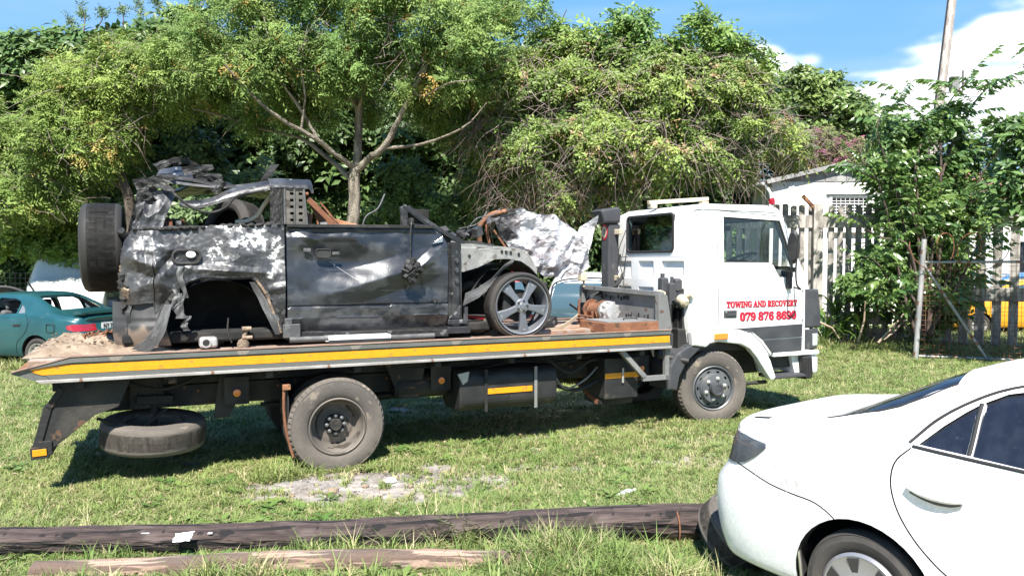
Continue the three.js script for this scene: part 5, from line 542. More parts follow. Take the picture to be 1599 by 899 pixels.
  { // fuel filler: a pressed oval bowl with its white cap
    const f = sub('fuel_filler', w); const ov = roundRect(-1.395, 1.915, -1.145, 2.055, 0.065, 6); wp('filler_rim', ringGeo(ov, 0.022, -0.315, -0.262, 0.008), mDull, f); wp('filler_bowl', prism(offsetPoly(ov, -0.015), -0.31, -0.285, 0.004), M.black, f); wp('filler_cap', lathe([[0.042, 0], [0.040, 0.02], [0.025, 0.026], [0.001, 0.027]], 24).scale(1, 0.75, 1).translate(-1.235, 2.005, -0.287), M.whitePaint, f); }
  // rear bumper and torn strips
  wp('rear_bumper', slab(26, 18, (u, v) => { const x = lerp(-1.88, -1.47, u), y = lerp(1.20, 1.585, v); return [x + 0.05 * (1 - v) * u - (v < 0.3 ? -0.05 * (0.3 - v) : 0), y, -0.29 - Math.pow(1 - u, 3) * 0.28 + 0.03 * Math.sin(v * 4.6) + 0.012 * fbm3(x * 9, y * 9, 1) + (v > 0.55 && v < 0.6 ? -0.02 : 0), x, y]; }, 0.03), mat({ map: texture(256, 6, (u, v) => lerp3(lerp3([0.02, 0.02, 0.021], [0.05, 0.05, 0.05], fbm(u, v, 8, 4, 341)), [0.20, 0.15, 0.115], smooth(0.14, 0.06, (v - 0.2) + (fbm(u, v, 7, 5, 342) - 0.5) * 0.3) * 0.9), { rep: 1 }), roughness: 0.6 }));
  wp('rear_panel', slab(30, 30, (u, v) => { const z = lerp(-0.36, -1.95, u), y = lerp(1.3, 2.2, v); return [-1.76 + 0.09 * fbm3(z * 3, y * 3, 2) + 0.03 * ridge(z * 5, y * 5, 1), y, z, z, y]; }, 0.03, [1, 0, 0]), mSoot); { const R = rng(12); for (let i = 0; i < 26; i++) { const y = 1.45 + R() * 0.75; wp('torn_scrap', box(0.02 + R() * 0.05, 0.04 + R() * 0.12, 0.03 + R() * 0.06, -1.75 - R() * 0.06, y, -0.33 - R() * 0.25, 0.008, R(), R(), R()), i % 9 ? mDull : M.dirt); } }
  wp('torn_strip', slab(4, 22, (u, v) => { const s = pw([[0, -1.655], [0.2, -1.56], [0.45, -1.50], [1, -1.425]])(v); return [s + (u - 0.5) * lerp(0.13, 0.06, v) , 1.17 + 0.40 * v + (u - 0.5) * -0.04 * (1 - v), -0.235 + 0.05 * Math.sin(v * 3) + 0.02 * u, u, v]; }, 0.014), mStrip);
  { const strip = (x, y0, y1, w, k) => slab(6, 14, (u, v) => [x + 0.02 * Math.sin(v * 5 + k) + (u - 0.5) * w * (0.6 + 0.7 * noise3(v * 4, k, 1) + 0.4), lerp(y0, y1, v), -0.245 + 0.025 * noise3(u * 3, v * 4, k) - 0.01 * v, u * 0.1, v * 0.2], 0.01); wp('ragged_strip', [...strip(-1.31, 1.62, 1.90, 0.05, 1), ...strip(-1.335, 1.44, 1.66, 0.075, 2), ...strip(-1.28, 1.33, 1.46, 0.05, 3), ...strip(-1.36, 1.52, 1.70, 0.04, 5)], mStrip); }
  // door
  const zd = (x, y) => { let z = -0.272 - 0.05 * Math.pow((y - 1.75) / 0.5, 2); z += crease(x, y, [-0.05, 1.62], [0.98, 1.92], 0.17, 0.065) + crease(x, y, [-0.38, 2.17], [0.25, 2.18], 0.05, 0.02) + crease(x, y, [-0.3, 2.22], [-0.1, 2.12], 0.06, 0.03) + crease(x, y, [0.2, 2.2], [0.32, 2.08], 0.07, 0.022) + dentAt(x, y, 0.15, 1.93, 0.38, 0.14, -0.08) + dentAt(x, y, -0.25, 2.12, 0.1, 0.07, 0.03) + dentAt(x, y, 0.85, 1.68, 0.3, 0.12, -0.03) + dentAt(x, y, -0.2, 1.68, 0.16, 0.18, -0.025) + crease(x, y, [0.8, 1.82], [1.14, 2.1], 0.07, 0.025); z += 0.022 * fbm3(x * 2.6, y * 2.6, 8, 3); if (y > 2.235) z += 0.012; if (y < 1.525 && y > 1.51) z -= 0.012; if (y < 1.51 && y > 1.40) z += 0.012; if (y < 1.405) z -= (1.405 - y) * 0.35 - 0.012; return z; };
  const door = sub('front_door', w); wp('door_skin', panel([-0.405, 1.185], pw([[-0.41, 1.275], [1.19, 1.25]]), pw([[-0.405, 2.27], [1.05, 2.285], [1.12, 2.24], [1.185, 2.13]]), zd, 150, 110, 0.03, [-0.41, 1.19, 1.24, 2.34]), doorPaint, door);
  wp('handle_bowl', [prism(roundRect(-0.14, 1.985, 0.0, 2.06, 0.03), -0.288, -0.281, 0.002), ringGeo(roundRect(-0.145, 1.98, 0.005, 2.065, 0.035), 0.01, -0.288, -0.272, 0.003)], M.black, door); wp('handle_mount', [box(0.07, 0.035, 0.012, -0.22, 2.05, -0.278), box(0.07, 0.03, 0.012, 0.05, 2.02, -0.278)], mStrip, door); wp('badge', lettering('V6', 0.09, 0.035, 0.004, FONTS, 0.2).translate(1.06, 1.545, -0.262), mBright, door); wp('belt_trim', bar(V(-0.40, 2.278, -0.29), V(1.05, 2.292, -0.30), 0.035, 0.03), mDull, door);
  wp('lamp_chip', prism([[1.02, 2.12], [1.13, 2.20], [1.13, 2.14]], -0.30, -0.272, 0.002), M.chrome, door);
  // B pillar, roof remains
  wp('pillar_cover', slab(10, 20, (u, v) => [lerp(-0.545, -0.43, u), lerp(2.28, 2.635, v), -0.33 + 0.012 * ridge(u * 6, v * 9, 1), u, v], 0.03), mDull); { const p = sub('door_pillar', w); const holes = []; for (let i = 0; i < 5; i++) for (const c of [-0.365, -0.285]) holes.push([[c, 2.32 + i * 0.062], [c + 0.035, 2.32 + i * 0.062], [c + 0.035, 2.345 + i * 0.062], [c, 2.345 + i * 0.062]].reverse()); wp('pillar_plate', prism([[-0.42, 2.29], [-0.20, 2.29], [-0.235, 2.63], [-0.42, 2.635]], -0.345, -0.33, 0.002, holes), mApron.clone(), p); p.children[0].material.color.setRGB(0.45, 0.42, 0.38); wp('pillar_rib', [bar(V(-0.325, 2.29, -0.328), V(-0.325, 2.63, -0.328), 0.016), bar(V(-0.415, 2.29, -0.328), V(-0.415, 2.63, -0.328), 0.02), bar(V(-0.21, 2.29, -0.328), V(-0.24, 2.63, -0.328), 0.02)], mStrip, p); wp('pillar_back', box(0.22, 0.36, 0.012, -0.32, 2.46, -0.40), mInside, p); }
  wp('roof_header', slab(20, 8, (u, v) => { const x = lerp(-0.55, -0.15, u), y = lerp(2.63, 2.735, v) - 0.03 * (1 - u) * 0 - (u > 0.9 ? 0.04 * (1 - v) : 0); return [x, y + 0.012 * fbm3(u * 5, v * 3, 1), -0.32 - 0.18 * v * v + 0.01 * ridge(u * 5, v * 3, 2), x, y]; }, 0.03), mBright);
  const strip3 = (pts, h0, h1, dz, m, name) => { const c = spline(pts, 30); return wp(name, slab(30, 4, (u, v) => { const p = c[Math.round(u * 30)], h = lerp(h0, h1, u); return [p.x, p.y + (v - 0.5) * h, p.z - dz * v * v + 0.012 * fbm3(u * 9, v * 3, 3), u * 1.2, v * 0.2]; }, 0.02), m); };
  strip3([V(-1.32, 2.465, -0.34), V(-1.18, 2.47, -0.33), V(-1.06, 2.49, -0.33), V(-0.88, 2.575, -0.33), V(-0.54, 2.655, -0.33)], 0.05, 0.09, 0.08, mSoot, 'roof_rail'); strip3([V(-1.32, 2.442, -0.32), V(-1.18, 2.43, -0.31), V(-0.88, 2.52, -0.31), V(-0.57, 2.608, -0.31)], 0.025, 0.02, 0.0, mStrip, 'rail_flange');
  strip3([V(-1.50, 2.72, -0.5), V(-1.2, 2.69, -0.5), V(-0.9, 2.64, -0.45), V(-0.55, 2.69, -0.4)], 0.04, 0.03, 0.05, mDull, 'roof_bar'); strip3([V(-1.48, 2.665, -0.42), V(-1.2, 2.64, -0.45), V(-0.92, 2.62, -0.42)], 0.03, 0.02, 0.02, mStrip, 'roof_bar');
  wp('torn_roof', slab(40, 24, (u, v) => { const x = lerp(-1.52, -1.12, u), top = pw([[0, 2.74], [0.12, 2.83], [0.5, 2.85], [0.8, 2.85], [1, 2.76]])(u), y = lerp(2.66, top, v); return [x, y + 0.015 * ridge(u * 4, 1, 1), -0.52 - 0.5 * v + 0.05 * fbm3(u * 4, v * 4, 6), x, y]; }, 0.02), mBright); wp('torn_roof', slab(36, 20, (u, v) => [lerp(-1.5, -0.2, u), 2.62 + 0.08 * Math.sin(u * 3) + 0.10 * fbm3(u * 5, v * 4, 2), lerp(-0.9, -1.9, v), u * 1.3, v], 0.02, [0, -1, 0]), mSoot);
  { const R = rng(31), sc = (x, y, z, s) => { const a = R() * 6.28, f = (R() - 0.5) * 2.4, w2 = s * (0.7 + R()), c = Math.cos(a * 0.3 - 0.9), q = Math.sin(a * 0.3 - 0.9); return slab(10, 4, (u, v) => { const p = (u - 0.5) * w2 * 1.5, r = (v - 0.5) * s * (0.8 - 0.4 * u + 0.2 * noise3(u * 4, a, 1)), k = u > 0.55 ? (u - 0.55) * f * w2 : 0; return [x + p * c - r * q, y + p * q * 0.6 + r * c + 0.01 * noise3(u * 5, v * 2, a), z + k + 0.03 * noise3(u * 2.5, v * 2, a), u * 0.3, v * 0.3]; }, 0.01); }; [[-1.52, 2.66, -0.5, 0.16], [-1.57, 2.60, -0.42, 0.14], [-1.46, 2.62, -0.38, 0.12], [-1.15, 2.80, -0.6, 0.13], [-1.07, 2.73, -0.6, 0.12], [-0.97, 2.70, -0.6, 0.10], [-1.42, 2.86, -0.75, 0.10], [-1.3, 2.89, -0.8, 0.08], [-0.98, 2.62, -0.4, 0.09], [-1.56, 2.5, -0.38, 0.12]].forEach((q, i) => wp('torn_scrap', sc(...q), mDull)); wp('torn_strip', slab(20, 3, (u, v) => [lerp(-1.40, -1.08, u), 2.86 + 0.05 * Math.sin(u * 3.3) - 0.07 * u + (v - 0.5) * 0.05, -0.66 + 0.05 * Math.sin(u * 7) + 0.02 * v, u, v], 0.012), mDull); }
  wp('rear_pillar', slab(26, 30, (u, v) => { const l = pw([[0, -1.70], [0.35, -1.63], [0.7, -1.60], [1, -1.57]])(v), r = pw([[0, -1.47], [0.3, -1.44], [0.8, -1.36], [1, -1.35]])(v), x = lerp(l, r, u); return [x, lerp(2.2, 2.60, v) - 0.04 * (1 - u) * v, -0.33 - 0.1 * (1 - v) * 0 + 0.045 * ridge(u * 1.9 + v * 0.6, v * 1.3, 3) - 0.12 * v + 0.004 * noise3(u * 10, v * 10, 1), x, v * 0.5]; }, 0.02), mBright); wp('rear_pillar', slab(10, 24, (u, v) => [lerp(-1.75, -1.6, u) + 0.1 * v, lerp(2.18, 2.62, v), -0.5 + 0.05 * fbm3(u * 4, v * 4, 1), u, v], 0.02), mSoot);
  { const R = rng(55), pts = Array.from({ length: 60 }, (_, i) => i / 59).map((t) => V(lerp(-1.7, -0.45, t), pw([[0, 2.225], [0.3, 2.24], [1, 2.29]])(t) + (R() - 0.5) * 0.02, -0.315 + (R() - 0.5) * 0.03)); wp('torn_edge', tube(pts, pts.map(() => 0.012 + R() * 0.014), 5), mDull); }
  wp('wire', tube(spline([V(-1.39, 2.56, -0.27), V(-1.30, 2.48, -0.27), V(-1.22, 2.42, -0.27), V(-1.08, 2.38, -0.27), V(-0.94, 2.43, -0.28), V(-0.85, 2.53, -0.29), V(-0.6, 2.6, -0.3)], 36), 0.011, 6), mDull); wp('bent_flap', slab(4, 10, (u, v) => [lerp(-0.60, -0.47, v) + (u - 0.5) * 0.07, lerp(2.66, 2.87, Math.pow(v, 0.8)), -0.5 + 0.03 * Math.sin(v * 4), u, v], 0.025), mDull);
  wp('bent_pipe', tube(spline([V(-0.50, 2.58, -0.5), V(-0.58, 2.48, -0.5), V(-0.65, 2.37, -0.5), V(-0.73, 2.325, -0.5), V(-0.84, 2.31, -0.5)], 24), 0.02, 8), M.cream);
  wp('rust_panel', [prism([[-1.50, 2.2], [-1.20, 2.2], [-1.28, 2.335], [-1.50, 2.345]], -0.72, -0.70, 0.004)], M.rust); wp('seat_frame', [rod(V(-0.15, 2.2, -0.7), V(-0.12, 2.42, -0.7), 0.03), bar(V(-0.1, 2.58, -0.9), V(0.25, 2.2, -0.75), 0.05), rod(V(-0.22, 2.62, -0.9), V(-0.1, 2.63, -0.9), 0.02), bar(V(0.0, 2.54, -0.8), V(0.2, 2.3, -0.8), 0.02)], M.rust); wp('scorched_board', prism([[-0.08, 2.52], [0.12, 2.40], [0.50, 2.31], [0.50, 2.24], [0.0, 2.28], [-0.02, 2.4]], -0.95, -0.92, 0.006), mat({ map: mottled([0.30, 0.13, 0.06], [0.46, 0.24, 0.13], 351, 6), roughness: 0.9 })); { const R = rng(99); for (let i = 0; i < 12; i++) wp('charred_scrap', box(0.05 + R() * 0.14, 0.05 + R() * 0.14, 0.06, -1.2 + R() * 2.2, 2.16 + R() * 0.14, -0.6 - R() * 1.1, 0.01, R(), R(), R()), i % 3 ? mDull : mStrip); }
  // A pillar, hinge post, inner wing
  { const p = sub('front_pillar', w); wp('pillar_stub', prism([[0.70, 2.49], [0.80, 2.50], [1.09, 2.29], [0.735, 2.285]], -0.36, -0.31, 0.012, [[[0.76, 2.45], [0.80, 2.44], [0.97, 2.31], [0.77, 2.31]]]), mSoot, p); wp('pillar_bar', [bar(V(0.73, 2.50, -0.33), V(1.14, 2.25, -0.33), 0.05, 0.04), bar(V(0.715, 2.48, -0.33), V(0.75, 2.28, -0.33), 0.035)], mBright, p); wp('pillar_bar', bar(V(1.06, 2.29, -0.36), V(1.40, 2.13, -0.4), 0.07, 0.05), mSoot, p); wp('pillar_inset', box(0.3, 0.2, 0.01, 0.86, 2.37, -0.36), mInside, p); }
  { const p = sub('hinge_post', w); wp('post', slab(8, 30, (u, v) => [lerp(1.215, 1.365, u) - 0.01 * v, lerp(1.28, 2.14, v), -0.345 + 0.035 * (Math.abs(u - 0.5) < 0.28 ? 1 : 0) + 0.01 * fbm3(u * 4, v * 7, 1), u * 0.15, v * 0.85], 0.03), mSoot, p); parts('bolt', [1.95, 1.85, 1.74].map((y) => lathe([[0.024, 0], [0.024, 0.02], [0.001, 0.024]], 14).translate(1.29 - BX, y - BY, -0.31 - BZ)), mBright, p); wp('foot_bracket', [box(0.24, 0.07, 0.05, 1.32, 1.235, -0.32), box(0.2, 0.05, 0.06, 1.30, 1.32, -0.33), box(0.04, 0.2, 0.04, 1.40, 1.38, -0.33), prism([[1.22, 1.36], [1.33, 1.5], [1.33, 1.36]], -0.34, -0.3)], mBright, p); }
  wp('scuttle', slab(24, 14, (u, v) => [lerp(1.15, 1.75, u), 2.2 - 0.08 * u + 0.06 * fbm3(u * 4, v * 3, 4), lerp(-0.4, -1.8, v), u, v], 0.06, [0, -1, 0]), mDull); { const R = rng(61); for (let i = 0; i < 14; i++) wp('charred_scrap', box(0.05 + R() * 0.12, 0.04 + R() * 0.09, 0.08, 1.1 + R() * 0.55, 2.17 + R() * 0.12, -0.45 - R() * 0.5, 0.01, R(), R(), R()), i % 3 ? mDull : mSoot); }
  { const top = pw([[1.24, 2.19], [1.36, 2.135], [1.6, 2.12], [2.04, 2.085], [2.14, 2.02], [2.24, 1.90]]), bot = pw([[1.24, 2.03], [1.37, 1.83], [1.55, 1.88], [1.74, 1.965], [1.90, 1.97], [2.05, 1.945], [2.17, 1.87], [2.24, 1.80]]); wp('inner_wing', panel([1.25, 2.24], bot, top, (x, y) => -0.36 + 0.012 * fbm3(x * 5, y * 5, 2) + (top(x) - y < 0.03 ? -0.04 : 0), 60, 16, 0.03), mApron); parts('wing_hole', [[1.82, 2.05], [1.87, 2.045], [1.925, 2.04], [1.45, 2.0], [2.02, 2.02]].map(([x, y]) => lathe([[0.001, 0.004], [0.014, 0.004], [0.016, 0]], 14).translate(x - BX, y - BY, -0.352 - BZ)), mInside, w); wp('wing_ledge', slab(30, 6, (u, v) => { const x = lerp(1.26, 2.2, u); return [x, top(x) - 0.005 + 0.02 * fbm3(u * 6, v * 3, 2), lerp(-0.36, -0.75, v), u, v]; }, 0.03, [0, -1, 0]), mApron); }
  wp('wing_liner', slab(26, 6, (u, v) => { const c = pw([[0, 1.55], [0.3, 1.62], [0.55, 1.72], [0.8, 1.88], [1, 1.95]])(u), x = lerp(1.36, 1.92, u); return [x + 0.02 * v, c + (v - 0.5) * 0.13 * (1 - 0.6 * u), -0.30 + 0.02 * Math.sin(u * 7 + v * 2), u, v]; }, 0.014), mStrip); wp('wing_liner', [...slab(24, 4, (u, v) => { const a = lerp(0.1, Math.PI - 0.2, u); return [1.95 + 0.46 * Math.cos(a), 1.46 + 0.46 * Math.sin(a), -0.42 - 0.55 * v, u, v]; }, 0.02, [0, 0.02, 0])], mInside);
  { // front wheel still on its five-spoke rim
    const g = sub('front_wheel', w, [1.96 - BX, 1.478 - BY, -0.13 - BZ]); g.rotation.y = -0.05; part('tyre', tyreGeo(0.352, 0.27, 0.292, 96, 0, 3, 0.03), M.tyre, g); part('rim', [lathe([[0.288, -0.04], [0.302, -0.01], [0.296, 0.004], [0.284, -0.002], [0.268, -0.06], [0.262, -0.2], [0.255, -0.24]], 72)], M.alloy, g); around(5, 1, (c, s, a) => part('spoke', prism([[0.055, -0.033], [0.15, -0.036], [0.278, -0.058], [0.278, 0.058], [0.15, 0.036], [0.055, 0.033]], -0.055, -0.008, 0.01).applyMatrix4(new THREE.Matrix4().makeRotationY(0.06)).rotateZ(a), M.alloy, g), 1.05); part('hub', lathe([[0.075, -0.06], [0.075, -0.012], [0.06, -0.004], [0.034, -0.004], [0.03, 0], [0.001, 0.001]], 30), M.alloy, g); parts('wheel_nut', around(5, 0.054, (c, s) => lathe([[0.012, -0.01], [0.012, 0.004], [0.001, 0.006]], 8).translate(c, s, 0)), M.chassis, g); part('brake_disc', [lathe([[0.001, -0.1], [0.17, -0.1], [0.17, -0.125], [0.001, -0.125]], 40), box(0.12, 0.2, 0.1, -0.13, 0.04, -0.13, 0.03)], M.chassis, g); }
  { const s = sub('spare_wheel', w, [-1.445 - BX, 2.08 - BY, -0.85 - BZ]); const g = tyreGeo(0.405, 0.34, 0.26, 120, 0, 4, 0, 0.011, 0.02); g.rotateY(-Math.PI / 2); g.scale(-1, 1, 1); const gi = g.attributes.position.array; for (let i = 0; i < gi.length; i += 9) for (let k = 0; k < 3; k++) { const t = gi[i + 3 + k]; gi[i + 3 + k] = gi[i + 6 + k]; gi[i + 6 + k] = t; } g.computeVertexNormals(); g.translate(-0.34, 0, 0); g.scale(1, 1, 1); part('tyre', toCreasedNormals(mergeVertices((() => { const q = new THREE.BufferGeometry(); q.setAttribute('position', g.attributes.position); return q; })(), 1e-5).toNonIndexed(), 0.5), mat({ map: mottled([0.006, 0.006, 0.006], [0.013, 0.0125, 0.012], 361, 6, 0.3, 0.75, [0.03, 0.029, 0.028], 0.74), specularIntensity: 0.45, roughness: 0.65, bumpMap: bumpFine, bumpScale: 0.001 }), s); parts('tread_groove', [1, 2, 3, 4].map((k) => lathe([[0.3905, -0.0085], [0.3905, 0.0085]], 90, 'x').translate(-0.34 - 0.34 * k / 5, 0, 0)), M.tyreDusty, s); part('rim', lathe([[0.26, -0.02], [0.24, -0.06], [0.1, -0.08], [0.001, -0.08]], 40, 'x').rotateY(Math.PI), M.rimGrey, s); part('carrier', [box(0.16, 0.3, 0.3, 0.06, 0, 0.05, 0.02), box(0.06, 0.7, 0.08, 0.1, -0.1, 0.3), box(0.05, 0.05, 0.4, 0.12, 0.2, 0.3)], mDull, s); s.rotation.z = 0.02; }
  // crumpled bonnet
  { const b = sub('crumpled_bonnet', w); const top = pw([[1.86, 2.40], [1.95, 2.50], [2.15, 2.55], [2.4, 2.53], [2.6, 2.50], [2.72, 2.52], [2.9, 2.44], [3.05, 2.30], [3.16, 2.13], [3.2, 1.98]]), bot = pw([[1.86, 2.34], [1.98, 2.40], [2.12, 2.2], [2.25, 2.05], [2.4, 1.92], [2.6, 1.78], [2.85, 1.73], [3.05, 1.78], [3.2, 1.86]]);
    wp('bonnet_skin', panel([1.87, 3.2], (x) => bot(x) + 0.03 * noise3(x * 9, 1, 1), (x) => top(x) + 0.05 * noise3(x * 8, 3, 1), (x, y) => -0.98 - 0.22 * (y - 2.0) + 0.16 * fbm3(x * 2.4, y * 2.4, 11, 4) + 0.075 * ridge(x * 2.6 + y, y * 2.3 - x, 4) + 0.035 * ridge(x * 5 - y * 2, y * 4, 9) + 0.010 * ridge(x * 8, y * 8, 2) + 0.1 * smooth(2.2, 1.9, x), 130, 80, 0.012, [1.87, 3.2, 1.7, 2.6]), mSheet, b); wp('bonnet_fold', panel([3.05, 3.34], pw([[3.05, 1.95], [3.2, 1.93], [3.34, 2.45]]), pw([[3.05, 2.2], [3.15, 2.36], [3.34, 2.50]]), (x, y) => -1.05 + 0.08 * fbm3(x * 5, y * 4, 3) + 0.5 * (x - 3.05), 20, 20, 0.012, [2.2, 3.6, 1.7, 2.6]), mSheet, b); wp('bonnet_frame', [tube(spline([V(1.85, 2.16, -1.05), V(1.83, 2.34, -1.0), V(1.95, 2.47, -0.98), V(2.15, 2.52, -0.95)], 20), 0.03, 6), bar(V(1.95, 2.12, -1.0), V(1.9, 2.4, -1.0), 0.03), bar(V(2.0, 2.3, -1.0), V(2.15, 2.1, -1.0), 0.025)], M.rust, b); }
  parts0('stray_wire', [tube(spline([V(1.6, 2.3, -0.8), V(1.72, 2.42, -0.8), V(1.9, 2.46, -0.8), V(2.05, 2.55, -0.9)], 20), 0.006, 4), tube(spline([V(1.5, 2.3, -0.8), V(1.72, 2.36, -0.8), V(1.86, 2.5, -0.85)], 20), 0.006, 4), tube(spline([V(0.45, 2.3, -0.9), V(0.5, 2.42, -0.9), V(0.62, 2.5, -0.9), V(0.7, 2.66, -0.9)], 16), 0.01, 5)], mStrip);
  wp('bumper_remains', [bar(V(2.40, 1.2, -0.6), V(2.62, 1.27, -0.7), 0.12, 0.1), ...[0, 1, 2, 3, 4, 5, 6, 7].map((i) => box(0.07 + 0.02 * (i % 3), 0.09, 0.08, 2.42 + 0.035 * (i % 4), 1.25 + i * 0.06, -0.6 - 0.03 * i, 0.01, i, i * 2, i * 3))], mDull); wp('bumper_strip', slab(14, 3, (u, v) => [lerp(2.36, 2.78, u), 1.17 + 0.16 * u * u + (v - 0.5) * 0.05, -0.42 + 0.02 * v, u, v], 0.015), M.cream);
  // along the sill and under the arch
  parts0('side_step', [rod(V(-0.40, 1.215, -0.2), V(-0.05, 1.215, -0.18), 0.028), rod(V(0.56, 1.20, -0.18), V(1.02, 1.195, -0.24), 0.026)], mStrip); wp('step_pad', [prism(roundRect(-0.09, 1.185, 0.56, 1.238, 0.025), -0.26, -0.16, 0.008)], M.whitePaint); wp('step_pad_edge', prism(roundRect(-0.05, 1.165, 0.55, 1.20, 0.012), -0.2, -0.15, 0.004), M.black); wp('sill', bar(V(-0.42, 1.24, -0.33), V(1.2, 1.21, -0.33), 0.06, 0.07), mDull); wp('sill_end', [box(0.16, 0.13, 0.04, -0.37, 1.29, -0.28), box(0.07, 0.06, 0.03, -0.40, 1.38, -0.28)], mStrip);
  wp('hub_carrier', [box(0.16, 0.1, 0.12, -1.10, 1.215, -0.3, 0.03), lathe([[0.03, 0.06], [0.03, 0.075], [0.045, 0.075]], 16).translate(-1.12, 1.215, -0.305)], M.aluminium); wp('hub_bore', lathe([[0.03, 0], [0.001, 0.001]], 16).translate(-1.12, 1.215, -0.2365), M.black); wp('suspension_link', [rod(V(-0.80, 1.19, -0.32), V(-0.77, 1.34, -0.32), 0.02), rod(V(-0.81, 1.325, -0.3), V(-0.73, 1.325, -0.3), 0.02), rod(V(-0.81, 1.24, -0.3), V(-0.72, 1.245, -0.3), 0.017), lathe([[0.001, 0.05], [0.04, 0.03], [0.055, 0], [0.05, -0.04], [0.001, -0.05]], 14, 'y').translate(-0.80, 1.19, -0.32)], M.dirt); wp('axle_beam', [rod(V(-1.0, 1.24, -0.4), V(-1.0, 1.24, -1.8), 0.06), tube(spline([V(-0.9, 1.2, -0.3), V(-0.93, 1.3, -0.35), V(-0.92, 1.42, -0.4)], 10), 0.008, 5)], mInside);
  { const R = rng(14), L = []; for (let i = 0; i < 46; i++) { const t = R() * 6.28, r = 0.075 * Math.sqrt(R()); L.push(box(0.03 + R() * 0.06, 0.03 + R() * 0.05, 0.03 + R() * 0.03, 0.78 + Math.cos(t) * r * 0.9, 1.86 + Math.sin(t) * r * 1.5, -0.20 + (R() - 0.5) * 0.08, 0.008, R() * 3, R() * 3, R() * 3)); } for (let i = 0; i < 7; i++) L.push(tube([V(0.72 + R() * 0.1, 1.8, -0.2), V(0.71 + R() * 0.1, 1.73 - R() * 0.06, -0.2)], [0.012, 0.004], 4)); wp('hanging_bundle', L, mDull, w, 'melted black bundle hanging from the door mirror mount'); wp('hanging_strap', tube([V(0.80, 2.36, -0.26), V(0.775, 2.2, -0.23), V(0.77, 1.95, -0.21)], 0.009, 5), mDull); wp('mirror_mount', box(0.05, 0.07, 0.05, 0.80, 2.34, -0.28, 0.01), mDull); }
}
{ // tyres lying loose in and beside the wreck
  const t = onTruck('loose_tyre', 'loose black tyre leaning inside the roofless rear of the wreck', 'tyre', -0.82, 2.05, -1.0); const g = tyreGeo(0.36, 0.25, 0.24, 96, 0, 4).translate(0, 0, 0.125).rotateY(-1.0).rotateX(-0.35).translate(0, 0.15, 0); part('tyre', g, M.tyre, t); 
  const t2 = onTruck('loose_tyre', 'brown dusty tyre standing behind the five-spoke wheel of the wreck', 'tyre', 1.62, 1.15, -0.62); part('tyre', tyreGeo(0.29, 0.22, 0.2, 96, 0, 4).translate(0, 0, 0.11).rotateY(-0.95).translate(0, 0.29, 0), M.tyreDusty, t2);
}
// ---------------------------------------------------------------- motor cars: a lofted body, hollowed, with real openings, wheel wells and gaps
const curve = (L) => (x) => { if (x <= L[0][0]) return L[0][1]; for (let i = 1; i < L.length; i++) if (x <= L[i][0]) { const a = L[Math.max(0, i - 2)], b = L[i - 1], c = L[i], d = L[Math.min(L.length - 1, i + 1)], t = (x - b[0]) / (c[0] - b[0]), h = c[0] - b[0]; const m = (p, q, r) => { const s1 = (q[1] - p[1]) / (q[0] - p[0] || 1), s2 = (r[1] - q[1]) / (r[0] - q[0] || 1); return s1 * s2 <= 0 ? 0 : 2 * s1 * s2 / (s1 + s2); }; const m0 = i > 1 ? m(a, b, c) : (c[1] - b[1]) / h, m1 = i < L.length - 1 ? m(b, c, d) : (c[1] - b[1]) / h; const t2 = t * t, t3 = t2 * t; return (2 * t3 - 3 * t2 + 1) * b[1] + (t3 - 2 * t2 + t) * h * m0 + (-2 * t3 + 3 * t2) * c[1] + (t3 - t2) * h * m1; } return L[L.length - 1][1]; };
